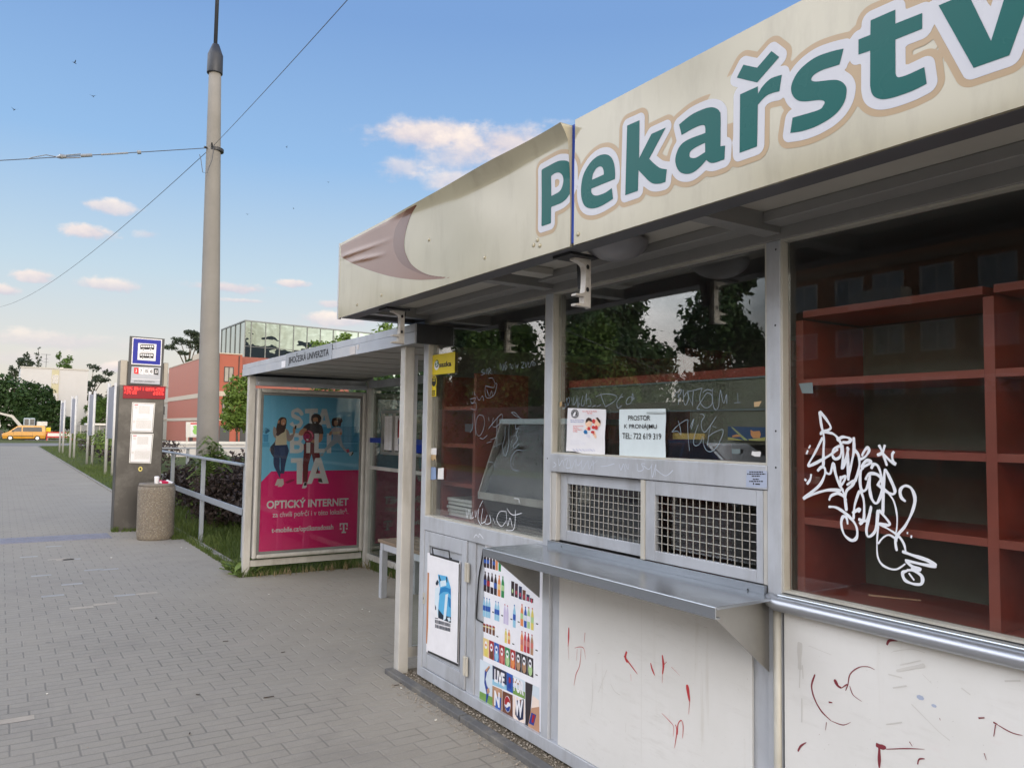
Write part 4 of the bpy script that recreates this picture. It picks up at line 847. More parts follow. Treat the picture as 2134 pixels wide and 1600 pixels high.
# strip of small pictures and yellow label further back behind the pane
BP = PX(K+.072)
mb = MB(); mb.prism(BP, BP.tr([(282,812),(720,822),(718,905),(280,898)], *TM), -.003, 0); tag(mb.build('price_strip', flat('dull_yellow', (208,178,104), .5)), 'plain dull yellow label strip behind the middle window', 'label')
mb = MB(); mb.prism(BP, BP.tr([(1045,722),(1570,735),(1568,925),(1042,912)], *TM), -.003, 0)
mb.mi = 1; mb.poly(BP, BP.tr([(1090,730),(1115,732),(1325,915),(1275,915)], *TM), .001); mb.mi = 2; mb.poly(BP, BP.tr([(1365,770),(1400,790),(1490,785),(1505,830),(1490,885),(1400,885),(1365,840)], *TM), .001); mb.poly(BP, BP.tr([(1110,850),(1170,832),(1230,850),(1232,865),(1110,870)], *TM), .001); mb.mi = 3; mb.poly(BP, BP.tr([(1045,870),(1120,880),(1270,918),(1045,912)], *TM), .0006); mb.poly(BP, BP.tr([(1330,900),(1450,890),(1568,870),(1568,925),(1340,918)], *TM), .0006)
tag(mb.build('food_picture', [flat('dark_blue_print', (44,72,110)), flat('green_line', (165,175,120)), flat('pastry_print', (214,150,96)), flat('yellow_green_print', (176,172,104))]), 'blue picture strip showing two pastries, right end of middle window', 'picture')
mb = MB(); QP = PX(K-.0045); q = QP.tr([(1310,1320),(1590,1340),(1590,1580),(1300,1560)], *TM); mb.prism(QP, q, 0, .0006); mb.mi = 1
r_ = random.Random(3)
for j, (x0, x1) in enumerate(((1345,1535),(1315,1570),(1380,1495),(1395,1480),(1345,1535))):
    y = 1345+j*29+(14 if j > 2 else 0); x = x0
    while x < x1:
        w_ = r_.uniform(18, 40); mb.poly(QP, QP.tr([(x,y),(min(x1,x+w_),y+2),(min(x1,x+w_),y+19),(x,y+17)], *TM), .0008); x += w_+6
mb.ell(QP, QP.px(TM[0]+1405/TM[2], TM[1]+1518/TM[2]), .0032, .004, .0008); mb.poly(QP, QP.tr([(1428,1512),(1495,1516),(1495,1534),(1428,1530)], *TM), .0008)
tag(mb.build('info_sticker', [flat('silver_label', (172,182,204), .4), G['ink']]), 'small silver sticker with five lines of black print on grey rail beside the hatch', 'sticker')
# ---- poster on the cabinet door
DP = PX(K+.0035); TD = (880, 1120, 5.333)
mb = MB()
mb.prism(DP, DP.tr([(62,165),(425,262),(402,1405),(48,1265)], *TD), 0, .003)
mb.mi = 1; mb.poly(DP, DP.tr([(92,170),(418,258),(417,283),(92,190)], *TD), .0036); mb.poly(DP, DP.tr([(68,1250),(402,1398),(402,1425),(68,1272)], *TD), .0036); mb.poly(DP, DP.tr([(412,292),(424,290),(404,1385),(392,1385)], *TD), .0036)
mb.mi = 2; mb.poly(DP, DP.tr([(64,385),(82,390),(70,1000),(58,1180),(48,1165)], *TD), .0040)
def dpoly(pts, mi, h): mb.mi = mi; mb.poly(DP, DP.tr(pts, *TD), h)
dpoly([(180,405),(285,430),(325,560),(325,945),(185,890),(180,800),(200,560)],3,.0042)
dpoly([(195,410),(215,470),(205,490),(190,430)],5,.0046); dpoly([(270,432),(285,440),(285,500),(275,490)],5,.0046); dpoly([(155,500),(175,465),(190,490),(180,525),(160,525)],5,.0046)
dpoly([(150,560),(205,540),(185,780),(180,890),(160,760),(145,730)],6,.0044); dpoly([(210,560),(260,545),(325,570),(325,640),(290,600),(240,600),(190,640)],4,.0046); dpoly([(265,630),(295,620),(270,900),(240,920)],6,.0048); dpoly([(185,790),(240,860),(325,880),(325,945),(185,890)],5,.0045); dpoly([(290,650),(325,680),(325,780),(300,760)],4,.0047); dpoly([(205,480),(270,470),(275,530),(210,545)],6,.0046); dpoly([(285,890),(310,880),(325,920),(300,930)],6,.005)
dpoly([(148,885),(182,892),(182,900),(148,893)],5,.0046); dpoly([(148,740),(160,770),(160,800),(150,800)],5,.0046)
r_ = random.Random(5)
for j in range(2):
    x = 148
    while x < 318:
        w_ = r_.uniform(5, 10); y = 905+j*52+(x-148)*.28; dpoly([(x,y),(x+w_,y+2),(x+w_,y+42),(x,y+40)],5 if r_.random() < .8 else 7,.0042); x += w_+4
tag(mb.build('poster', [G['paper'], G['dark'], flat('torn_brown_edge', (190,130,88)), flat('sky_blue_print', (92,176,222)), flat('mid_blue_print', (36,128,190)), flat('dark_navy_print', (26,44,62)), flat('ice_print', (216,232,242)), flat('grey_ink', (120,120,128))]), 'white poster with blue icy picture on the grey cabinet door', 'poster')
# ---- drinks price poster on the fixed panel
RP = PX(K+.0195); TR_ = (980, 1120, 3.811)
mb = MB(); mb.prism(RP, [(-3.842,.098),(-3.262,.098),(-3.262,.958),(-3.842,.958)], -.0005, .002)
cols = {'w':(240,240,246),'k':(44,28,34),'k2':(70,44,52),'r':(170,34,44),'o':(226,140,84),'g':(36,136,76),'lb':(150,200,226),'v':(206,196,226),'b':(40,90,176),'y':(222,206,104),'lg':(176,208,150),'bd':(40,50,84),'br':(110,66,46),'p':(196,70,96),'navy':(30,64,150),'sky':(214,226,236),'grass':(120,160,80),'tan':(176,138,108),'dk':(52,46,52),'skin':(196,150,120),'flare':(244,226,214),'pk':(206,120,110),'cr':(232,206,140)}
keys = list(cols); pmats = [flat('print_'+n, cols[n], .35) for n in ('w',)]; pmats = [pm('poster_ink', lin(*cols[n]), .32, var=.04, scale=20) for n in keys]; KI = {n: i for i, n in enumerate(keys)}
def rp(x, y): return RP.px(TR_[0]+x/TR_[2], TR_[1]+y/TR_[2])
def bottle(x, yb, yt, wpx, col, cap=None, label=None, h=.0026):
    a, b0 = rp(x, yb); _, b1 = rp(x, yt); w = abs(rp(x+wpx, yb)[0]-a); H = b1-b0
    mb.mi = KI[col]; mb.poly(RP, outline([(a-w/2,b0),(a+w/2,b0),(a+w/2,b0+H*.60),(a+w*.40,b0+H*.74,1),(a+w*.17,b0+H*.88,1),(a+w*.17,b1),(a-w*.17,b1),(a-w*.17,b0+H*.88,1),(a-w*.40,b0+H*.74,1),(a-w/2,b0+H*.60)]), h)
    mb.mi = KI[cap or col]; mb.rect(RP, a-w*.2, b1-H*.06, a+w*.2, b1, h+.0004)
    if label: mb.mi = KI[label]; mb.rect(RP, a-w*.5, b0+H*.32, a+w*.5, b0+H*.58, h+.0004)
for x, y, c_ in ((120,235,'k'),(143,240,'k'),(167,246,'k2'),(190,252,'k'),(212,258,'o'),(237,266,'g')): bottle(x, y, y-110, 19, c_, None, 'b' if c_ == 'k' else None)
for x, y0, y1, c_, l_ in ((120,425,265,'k','navy'),(146,435,275,'k','r'),(174,446,280,'k','w'),(202,455,290,'k','b'),(231,465,298,'o','cr'),(260,475,305,'g','lg')): bottle(x, y0, y1, 23, c_, c_, l_)
for x, y0, y1, c_ in ((339,463,345,'k'),(368,473,362,'k2'),(400,487,385,'bd'),(430,495,415,'br'),(461,503,450,'bd'),(490,513,480,'dk')): 
    a, b0 = rp(x, y0); _, b1 = rp(x, y1); mb.mi = KI[c_]; mb.rect(RP, a-.0145, b0, a+.0145, b1, .0026); mb.mi = KI['lg' if c_ == 'k' else 'p']; mb.ell(RP, (a, b0+(b1-b0)*.35), .007, .012, .003, 8)
for x, y0, y1 in ((112,625,470),(133,632,476),(153,637,482),(204,655,500),(224,662,507)): bottle(x, y0, y1, 19, 'lb', 'b', 'b')
for x, y0, y1 in ((276,682,525),(297,690,535)): bottle(x, y0, y1, 18, 'v', 'p', 'v')
bottle(352,712,530,22,'lb','b','b')
for x, y0, y1, c_, l_ in ((412,700,525,'o','lg'),(440,712,545,'b','sky'),(466,720,548,'lg','w'),(495,732,556,'y','lg')): bottle(x, y0, y1, 22, c_, 'p' if c_ != 'b' else 'navy', l_)
for x, y0, y1 in ((114,745,680),(138,755,685),(162,765,693),(188,775,700)):
    a, b0 = rp(x, y0); _, b1 = rp(x, y1); mb.mi = KI['br']; mb.rect(RP, a-.012, b0, a+.012, b1, .0026); mb.mi = KI['cr']; mb.rect(RP, a-.012, b0+(b1-b0)*.6, a+.012, b0+(b1-b0)*.85, .003); mb.mi = KI['r']; mb.rect(RP, a-.012, b1-.012, a+.012, b1, .003)
for x, y0, y1, c_ in ((285,835,720,'y'),(310,842,730,'o')): bottle(x, y0, y1, 19, c_, 'pk', 'cr')
for x, y0, y1, c_ in ((412,900,738,'o'),(438,908,745,'p'),(464,917,757,'r'),(492,930,766,'tan')): bottle(x, y0, y1, 22, c_, 'r', 'pk')
for x, y in ((184,590),(256,617),(330,646),(388,668),(534,683),(218,783),(345,843),(530,893),(530,1088)): a, b = rp(x, y); mb.mi = KI['dk']; mb.rect(RP, a-.010, b-.003, a+.010, b+.003, .0026)
xs = [105,152,192,232,278,320,362,408,455,505]; cs_ = ['cr','r','b','r','g','r','dk','dk','dk']; cs2 = ['y','br','lb','pk','lg','o','tan','tan','lg']
for i in range(9):
    t0 = 790+(xs[i]-105)*.42; t1 = 790+(xs[i+1]-105)*.42; b0_ = 935+(xs[i]-105)*.44; b1_ = 935+(xs[i+1]-105)*.44
    mb.mi = KI[cs_[i]]; mb.poly(RP, [rp(xs[i]+1,t0),(rp(xs[i+1]-1,t1)),rp(xs[i+1]-1,b1_),rp(xs[i]+1,b0_)], .0026)
    xm = (xs[i]+xs[i+1])/2; mb.mi = KI[cs2[i]]; mb.ell(RP, rp(xm, t0+112), .019, .030, .003, 10); mb.mi = KI['w']; mb.ell(RP, rp(xm, t0+60), .014, .022, .0034, 10); mb.mi = KI[cs_[i] if cs_[i] != 'cr' else 'o']; mb.ell(RP, rp(xm, t0+60), .010, .008, .0038, 8)
def rpoly(pts, c_, h): mb.mi = KI[c_]; mb.poly(RP, [rp(*p) for p in pts], h)
rpoly([(80,960),(180,1010),(180,1370),(75,1300)],'sky',.0026); rpoly([(78,1215),(180,1265),(180,1370),(75,1300)],'grass',.003); rpoly([(120,1050),(155,1015),(160,1030),(135,1070),(125,1120),(135,1170),(150,1200),(150,1240),(135,1310),(128,1310),(132,1230),(115,1150)],'navy',.0034); rpoly([(135,1200),(155,1190),(158,1225),(140,1240)],'skin',.0038); rpoly([(122,1050),(155,1012),(160,1025),(132,1065)],'skin',.004)
rpoly([(180,1010),(292,1065),(292,1210),(180,1165)],'bd',.0026); rpoly([(200,1020),(250,1045),(260,1110),(190,1090)],'dk',.003); rpoly([(180,1120),(292,1170),(292,1210),(180,1165)],'lb',.0032)
rpoly([(293,1066),(342,1090),(342,1235),(293,1210)],'b',.0026); rpoly([(305,1100),(330,1110),(328,1200),(303,1190)],'navy',.003); mb.mi = KI['r']; mb.ell(RP, rp(318,1130), .010, .016, .0036, 10)
rpoly([(343,1090),(438,1135),(438,1280),(343,1236)],'sky',.0026); rpoly([(343,1180),(438,1225),(438,1280),(343,1236)],'grass',.003); rpoly([(343,1110),(400,1135),(400,1170),(343,1150)],'tan',.0028)
rpoly([(179,1172),(256,1206),(256,1390),(177,1355)],'tan',.0026); rpoly([(195,1250),(250,1270),(245,1385),(200,1350)],'b',.003); rpoly([(205,1185),(240,1200),(235,1240),(205,1230)],'skin',.003)
rpoly([(259,1212),(340,1248),(340,1430),(259,1395)],'br',.0026)
rpoly([(344,1250),(436,1290),(436,1475),(344,1432)],'flare',.0026); rpoly([(370,1290),(430,1280),(425,1440),(390,1450),(360,1400)],'bd',.003); rpoly([(385,1280),(405,1290),(400,1330),(385,1320)],'skin',.0034)
rpoly([(441,1140),(500,1165),(480,1400),(460,1495),(441,1485)],'dk',.0026); rpoly([(500,1165),(552,1190),(552,1360),(490,1380)],'sky',.0026); rpoly([(490,1340),(552,1330),(552,1550),(462,1495)],'skin',.0028); rpoly([(500,1250),(552,1290),(552,1340),(490,1350)],'flare',.0032); rpoly([(490,1385),(528,1405),(508,1490),(470,1470)],'navy',.0034); rpoly([(500,1400),(520,1410),(505,1470),(490,1462)],'r',.0038)
mb.mi = KI['w']
def rtext(t, x0, y0, x1, y1, h=.0044): a = rp(x0, y1); b = rp(x1, y0); mb.text(RP, t, a[0], a[1], b[0], b[1], h, .05)
rtext('LIVE', 196, 1078, 278, 1140); rtext('FOR', 350, 1145, 432, 1212); rtext('N', 195, 1230, 240, 1325); rtext('W', 358, 1290, 425, 1400)
c_ = rp(300, 1318); R_ = .0305
mb.ell(RP, c_, R_, R_*1.38, .0034); mb.mi = KI['r']; mb.poly(RP, outline([(c_[0]-R_*.88,c_[1]+.012),(c_[0]-R_*.6,c_[1]+.030,1),(c_[0],c_[1]+.039,1),(c_[0]+R_*.7,c_[1]+.026,1),(c_[0]+R_*.9,c_[1]+.010),(c_[0]+.005,c_[1]+.012,1),(c_[0]-.012,c_[1]-.008,1),(c_[0]-R_*.9,c_[1]-.006)]), .0042)
mb.mi = KI['navy']; mb.poly(RP, outline([(c_[0]-R_*.85,c_[1]-.014),(c_[0]-.006,c_[1]-.022,1),(c_[0]+.014,c_[1]-.008,1),(c_[0]+R_*.92,c_[1]-.006),(c_[0]+R_*.6,c_[1]-.030,1),(c_[0],c_[1]-.039,1),(c_[0]-R_*.6,c_[1]-.029,1)]), .0042)
tag(mb.build('poster', pmats), 'tall white drinks poster with rows of bottles and the words LIVE FOR NOW', 'poster')
# ================================================================== INSIDE THE KIOSK
def shelf_unit(label, x0, x1, ya, yb, zs, divs, back, z0=.09, z1=2.20):
    t = thing('shelf_unit', ((x0+x1)/2, (ya+yb)/2, z0), label, 'shelving', 'red shelving inside the kiosk')
    divs = sorted(divs)
    for y in [ya]+divs+[yb-.03]:
        mb = MB(); mb.box(x0, x1, y, y+.03, z0, z1); mb.build('upright', G['red'], t); 
        mb = MB(); mb.box(x0-.003, x0-.0002, y, y+.03, z0, z1); mb.build('edge_strip', G['redl'], t)
    ys = [ya]+divs+[yb-.03]
    for z in zs:
        for a, b in zip(ys[:-1], ys[1:]):
            mb = MB(); mb.box(x0+.001, x1, a+.0305, b-.0005, z-.024, z); mb.build('shelf', G['red'], t)
            mb = MB(); mb.box(x0-.003, x0+.0008, a+.0305, b-.0005, z-.024, z); mb.build('edge_strip', G['redl'], t)
    mb = MB(); mb.box(x1+.0005, x1+.012, ya, yb, z0, z1); mb.build('back_board', back, t)
    return t
shelf_unit('red shelving with olive back board behind the large right window', 2.40, 2.76, -.30, 1.80, (1.05,1.312,1.556,1.80,2.045), [1.125,.42], G['olive'], z1=2.012)
shelf_unit('narrow red shelving behind the left edge of the left window', 2.43, 2.80, 4.12, 4.555, (1.05,1.27,1.515,1.75), [], G['red'], z1=1.95)
shelf_unit('dark red shelving deep inside, above the glass display case', 3.35, 3.70, 3.25, 4.54, (1.05,1.30,1.55,1.80), [3.9], G['red'], z1=2.1)
t = shelf_unit('tall red shelving on the rear wall behind the middle window', 4.20, 4.62, .2, 3.2, (1.0,1.4,1.8,2.1), [.95,1.7,2.45], G['olive'])
mb = MB(); mb.box(K+.095, K+.12, 1.885, 3.17, 1.70, 1.822); mb.mi = 1; mb.box(K+.090, K+.24, 1.885, 3.17, 1.823, 1.858); mb.mi = 0; mb.box(K+.095, K+.12, 1.885, 2.34, 1.562, 1.697); mb.mi = 2; mb.box(K+.088, K+.0945, 1.885, 3.17, 1.816, 1.8225); mb.box(K+.088, K+.0945, 1.885, 3.17, 1.693, 1.699)
tag(mb.build('display_board', [G['olive'], G['red'], G['grey_tape']]), 'dark olive price board with red top ledge behind the middle window', 'board')
mb = MB(); mb.cbox((2.58, 1.55, 1.0535), .012, .16, .004, .5); tag(mb.build('paper_strip', flat('pale_strip', (190,150,120))), 'thin pale strip lying on the lowest red shelf in the right window', 'scrap')
# glass display case
dc = thing('display_case', (2.75, 3.68, .08), 'refrigerated glass display case with slanted front behind the left window', 'display case')
ya, yb = 3.28, 4.06
P = Plane((0, yb, 0), (1, 0, 0), (0, 0, 1))
mb = MB(); mb.prism(P, [(2.44,1.20),(3.05,1.20),(3.05,.09),(2.56,.09),(2.56,.95)], 0, yb-ya); mb.build('body', pm('case_body', (.22,.225,.23), .35, .3), dc)
mb = MB(); mb.prism(P, [(2.415,1.195),(2.46,1.195),(2.46,1.235),(2.415,1.235)], 0, yb-ya); mb.build('front_rail', G['aluw'], dc)
mb = MB(); mb.prism(P, [(2.425,1.236),(2.433,1.236),(2.575,1.64),(2.567,1.64)], .01, yb-ya-.01); mb.build('front_glass', G['cglass'], dc)
mb = MB(); mb.prism(P, [(2.56,1.642),(3.03,1.642),(3.03,1.672),(2.56,1.672)], 0, yb-ya); mb.build('top_board', pm('case_top', (.62,.72,.78), .12, 0, .05, 3, coat=.5), dc)  # pale blue base colour stands in for reflected sky
mb = MB()
for h0 in (0, yb-ya-.012): mb.prism(P, [(2.418,1.236),(2.445,1.236),(2.588,1.64),(2.562,1.64)], h0, h0+.012); mb.prism(P, [(3.0,1.21),(3.03,1.21),(3.03,1.64),(3.0,1.64)], h0, h0+.012)
mb.build('frame', G['aluw'], dc)
mb = MB(); mb.box(2.55, 3.0, ya+.015, yb-.015, 1.40, 1.407); mb.build('glass_shelf', G['cglass'], dc)
mb = MB()
for i in range(12): mb.prism(P, [(2.47+.004*i,1.16-.017*i),(2.475+.004*i,1.16-.017*i),(2.475+.004*i,1.152-.017*i),(2.468+.004*i,1.152-.017*i)], .05, yb-ya-.05)
mb.build('vent_grille', G['dark'], dc)
for i, (x, y, z, a, lb) in enumerate(((2.62,3.92,1.2005,.4,'crumpled pale paper bag lying at left in display case'),(2.66,3.62,1.2005,-.5,'crumpled pale paper bag standing mid display case'),(2.70,3.40,1.2005,.9,'crumpled pale paper bag at right end of display case'),(2.72,3.55,1.4075,.2,'small folded paper bag on upper glass shelf of display case'))):
    mb = MB(); mb.xf = Matrix.Translation((x, y, z)) @ Matrix.Rotation(a, 4, 'Z') @ Matrix.Rotation(.25, 4, 'X')
    n0 = len(mb.v); w_, d_, h_ = (.10,.06,.17) if i < 3 else (.12,.08,.07)
    mb.add([(-w_/2,-d_/2,.02),(w_/2,-d_/2,.012),(w_/2,d_/2,0),(-w_/2,d_/2,.01),(-w_*.55,-d_*.3,h_*.5),(w_*.52,-d_*.55,h_*.55),(w_*.55,d_*.4,h_*.45),(-w_*.45,d_*.6,h_*.5),(-w_*.48,-d_*.06,h_),(w_*.40,-d_*.1,h_*.93),(w_*.42,d_*.02,h_*.92),(-w_*.46,d_*.05,h_*.98)],
      [(0,3,2,1),(0,1,5,4),(1,2,6,5),(2,3,7,6),(3,0,4,7),(4,5,9,8),(5,6,10,9),(6,7,11,10),(7,4,8,11),(8,9,10,11)])
    tag(mb.build('paper_bag', pm('bag_paper', (.62,.56,.46), .8, 0, .12, 20)), lb, 'paper bag', 'paper bags in the display case')
ord_ = ('lowest','second lowest','middle','second highest','topmost')
mt = pm('white_tray', (.66,.68,.66), .4)
for i in range(5):
    z = 1.052+.024*i; mb = MB(); d = (i*37 % 5)*.004
    mb.prism(PZ(z), outline([(2.47-d,4.20,),(2.74,4.20+d),(2.74,4.50),(2.47-d,4.50-d)]), 0, .004)
    for (a, b, c_, e) in ((2.464-d,2.4695-d,4.195,4.505),(2.7405,2.746,4.195,4.505)): mb.box(a, b, c_, e, z, z+.019)
    for (a, b) in ((4.1945,4.1995),(4.5005,4.506)): mb.box(2.4697-d, 2.7403, a, b, z+.0042, z+.019)
    tag(mb.build('tray', mt), 'thin white tray, %s of the stack of five on the red bottom shelf' % ord_[i], 'tray', 'stacked white trays')
# ================================================================== BUS SHELTER
sh = thing('bus_shelter', (2.95, 6.7, 0), 'grey metal bus shelter with glass back wall and name plate on its roof edge', 'bus shelter')
for (x, y) in ((2.283, 4.79), (2.283, 8.70), (3.635, 8.62), (3.635, 6.70), (3.635, 4.79)):
    mb = MB(); mb.box(x-.036, x+.036, y-.036, y+.036, 0, 2.156); mb.build('post', G['aluw'], sh, bevel=.005)
mb = MB(); mb.box(2.232, 3.76, 4.57, 8.83, 2.225, 2.276); mb.build('roof', pm('roof_sheet', (.23,.24,.25), .5, .2), sh)
mb = MB(); mb.box(2.216, 2.2315, 4.556, 8.846, 2.156, 2.232); mb.build('fascia', pm('fascia_paint', (.47,.50,.55), .4, .1, .10, 4, 0, 60, (.62,.60,.57), .5, 2.2, 1), sh, bevel=.002)
mb = MB(); mb.box(2.220, 2.2315, 4.556, 8.846, 2.2345, 2.284); mb.build('roof_edge', G['alu'], sh, bevel=.002)
for (a_, b_) in ((4.545, 4.568), (8.832, 8.855)):
    mb = MB(); mb.box(2.232, 3.76, a_, b_, 2.156, 2.284); mb.build('end_fascia', G['dark'], sh)
mb = MB()
for i in range(17): mb.box(2.236, 3.58, 4.60+i*.248, 4.60+i*.248+.243, 2.19+.004*(i % 2), 2.215)
mb.build('ceiling', pm('shelter_ceiling', (.46,.44,.40), .55, 0, .1, 2, 0, 60, (.25,.23,.20), .4, 3), sh)
mb = MB(); mb.box(3.60, 3.67, 4.83, 8.58, 2.075, 2.156); mb.build('back_beam', G['alu'], sh)
mb = MB(); mb.box(2.32, 3.60, 8.665, 8.735, 2.055, 2.156); mb.box(2.33, 3.59, 8.60, 8.66, 2.055, 2.10); mb.build('end_beam', G['alu'], sh, bevel=.006)
for (y0, y1) in ((6.738, 8.583), (4.828, 6.662)):
    mb = MB()
    for z0, z1 in ((1.135,1.172),(.10,.165)): mb.box(3.62, 3.655, y0, y1, z0, z1)
    mb.build('rail', G['aluw'], sh, bevel=.003)
    for z0, z1 in ((1.173, 2.074), (.166, 1.134)):
        mb = MB(); mb.box(3.634, 3.640, y0, y1, z0, z1); mb.build('glass_pane', G['pane2'], sh)
    mb = MB(); mb.box(3.6285, 3.6335, y0+.002, y1-.002, 1.442, 1.498); mb.build('blue_band', G['blueband'], sh)
mb = MB(); mb.box(2.354, 3.59, 4.786, 4.792, .17, 2.07); mb.build('glass_pane', G['pane2'], sh)
mb = MB(); mb.box(2.321, 2.352, 4.775, 4.803, .1655, 2.10); mb.build('side_frame', G['alu'], sh)
mb = MB(); mb.box(2.356, 3.59, 4.772, 4.785, 1.442, 1.498); mb.build('blue_band', G['blueband'], sh)
mb = MB(); mb.box(2.32, 3.60, 4.775, 4.803, .10, .165); mb.build('rail', G['aluw'], sh)
mb = MB(); mb.box(2.32, 3.60, 8.68, 8.72, .10, .165); mb.build('rail', G['aluw'], sh)
NPn = PX(2.2115); q = NPn.tr([(596.5,738),(691.5,717),(691.5,749),(596.5,771)])
mb = MB(); mb.box(2.212, 2.2155, -q[1][0], -q[0][0], 2.153, 2.287); npl = mb.build('name_plate', pm('plate_paint', (.36,.39,.43), .4, .1), sh)
mb = MB(); a = NPn.px(601, 762); b = NPn.px(685, 740)
mb.text(NPn, 'JIHOČESKÁ UNIVERZITA', a[0], 2.172, b[0], 2.268, .0012, .012); mb.build('name_text', G['ink'], npl)
q = NPn.tr([(586.5,754),(594,752),(594,764),(586.5,766)]); mb = MB(); mb.box(2.2125, 2.2155, -q[1][0], -q[0][0], 2.166, 2.226); mb.build('white_sticker', G['paper'], sh)
mb = MB(); mb.box(2.2135, 2.2155, 5.67, 5.56, 2.16, 2.22); mb.box(2.2135, 2.2155, 5.53, 5.49, 2.19, 2.225); mb.build('peeled_patch', flat('pale_patch', (206,200,196), .6), sh)
# timetable case on the back glass
HP = PX(3.60)
q = HP.tr([(795,856),(838,858),(838,950),(793,946)]); ya_, yb_ = -q[1][0], -q[0][0]
mb = MB(); z0, z1 = q[3][1], q[0][1]
for (a, b, c_, d) in ((ya_-.6, yb_, z1-.03, z1), (ya_-.6, yb_, z0, z0+.03), (yb_-.028, yb_, z0+.0305, z1-.0305), (ya_-.6, ya_-.572, z0+.0305, z1-.0305), (ya_+.22, ya_+.245, z0+.0305, z1-.0305)): mb.box(3.60, 3.632, a, b, c_, d)
tc_ = mb.build('timetable_case', G['steelb'], sh)
mb = MB(); mb.rect(HP, -(yb_-.05), z0+.05, -(yb_-.42), z1-.06, -.02); mb.mi = 1
r_ = random.Random(8)
for j in range(28):
    for k in range(4):
        a0 = -(yb_-.06)+k*.085; mb.rect(HP, a0, z1-.09-j*.0125, a0+r_.uniform(.03,.075), z1-.085-j*.0125, -.019)
mb.build('timetable_sheet', [G['paper'], G['smudge']], tc_)
mb = MB(); mb.rect(HP, -(ya_+.15), z1-.30, -(ya_+.02), z1-.08, -.02); mb.mi = 1; mb.poly(HP, [(-(ya_+.14),z1-.30),(-(ya_+.07),z1-.28),(-(ya_+.08),z1-.12),(-(ya_+.12),z1-.10)], -.019); mb.build('torn_leaflet', [G['paper'], flat('red_leaflet', (170,40,46))], tc_)
# bench
be = thing('bench', (3.3, 6.0, 0), 'wooden slatted bench on grey metal legs inside the bus shelter', 'bench')
for i in range(4):
    mb = MB(); mb.box(3.10+i*.105, 3.19+i*.105, 4.95, 7.08, .515, .545); mb.build('slat', pm('bench_wood', (.22,.16,.11), .6, 0, .25, 3, .2, 30) if i == 0 else bpy.data.materials['bench_wood'], be, bevel=.004)
for y in (6.99, 5.05):
    for x in (3.125, 3.475):
        mb = MB(); mb.box(x-.03, x+.03, y-.03, y+.03, 0, .449); mb.build('leg', G['alu'], be, bevel=.004)
    mb = MB(); mb.box(3.10, 3.51, y-.03, y+.03, .45, .5145); mb.build('cross_bar', G['alu'], be, bevel=.004)
mb = MB(); mb.box(3.105, 3.14, 5.09, 6.95, .455, .5145); mb.build('long_bar', G['alu'], be)
# ---- advertising display
AD = PY(8.655)
ad = thing('advertising_display', (2.96, 8.7, .19), 'framed bus stop advertising display with a pink and blue family poster reading STABILITA', 'advertisement')
mb = MB(); mb.box(2.345, 3.585, 8.665, 8.80, .195, 2.015); mb.build('case', G['steelb'], ad)
mb = MB()
def ring(mb, x0, x1, z0, z1, w, ya, yb):
    mb.box(x0, x0+w, ya, yb, z0, z1); mb.box(x1-w, x1, ya, yb, z0, z1); mb.box(x0+w+.0003, x1-w-.0003, ya, yb, z0, z0+w); mb.box(x0+w+.0003, x1-w-.0003, ya, yb, z1-w, z1)
ring(mb, 2.333, 3.597, .185, 2.025, .045, 8.63, 8.80); mb.build('frame', G['aluw'], ad, bevel=.014)
mb = MB(); ring(mb, 2.379, 3.551, .232, 1.978, .026, 8.643, 8.664); mb.build('inner_frame', pm('inner_frame_grey', (.22,.22,.215), .45, .3), ad, bevel=.004)
A5 = (520, 830, 7.62); A7 = (520, 800, 4.323)
acol = {'blue':(126,210,255),'sofa':(92,182,230),'blued':(74,162,214),'pink':(240,20,124),'white':(236,238,244),'skin':(206,152,120),'hair':(62,42,40),'cardi':(168,152,146),'cream':(224,214,188),'jean':(48,66,110),'jean2':(64,84,130),'tee':(62,56,62),'maroon':(112,40,48),'hoop':(190,50,96),'hoopl':(230,120,150),'grey':(182,194,208),'lilac':(196,188,200),'black':(34,32,36),'shoe':(214,206,204),'shade':(168,22,84),'plant':(44,108,150),'navy':(42,44,70)}
ak = list(acol); AI = {n: i for i, n in enumerate(ak)}; amats = [pm('ad_print', lin(*acol[n]), .45, var=.03, scale=10) for n in ak]
mb = MB(); ph = [0.0]
def ap(pts, c_, tr=A5, dh=.00003):
    ph[0] += dh; mb.mi = AI[c_]; mb.poly(AD, outline(AD_tr(pts, tr)), ph[0])
def AD_tr(pts, tr): return [tuple(AD.px(tr[0]+p[0]/tr[2], tr[1]+p[1]/tr[2]))+tuple(p[2:]) for p in pts]
mb.mi = AI['blue']; mb.rect(AD, 2.395, .25, 3.535, 1.962, 0.0)
fl = AD.px(A5[0]+1500/A5[2], A5[1]+1140/A5[2])[1]; le = AD.px(A5[0]+145/A5[2], A5[1]+1350/A5[2]); ri = AD.px(A5[0]+345/A5[2], A5[1]+1160/A5[2])
mb.mi = AI['pink']; mb.poly(AD, [(2.395,.25),(3.535,.25),(3.535,fl),(ri[0],fl),(2.395,le[1])], .0003)
ph[0] = .0005
ap([(1100,460),(1330,440),(1720,450),(1720,700),(1100,700)],'sofa'); ap([(1560,450),(1568,450),(1568,680),(1560,680)],'blued'); ap([(1100,590),(1720,590),(1720,600),(1100,600)],'blued'); ap([(1110,690),(1720,685),(1720,700),(1110,705)],'blued'); ap([(1100,720),(1720,720),(1715,850),(1100,850)],'sofa'); ap([(1110,825),(1715,825),(1715,850),(1110,850)],'blued')
ap([(215,570),(300,570),(295,690),(222,690)],'blued'); ap([(185,700),(320,695),(318,770),(185,772)],'sofa')
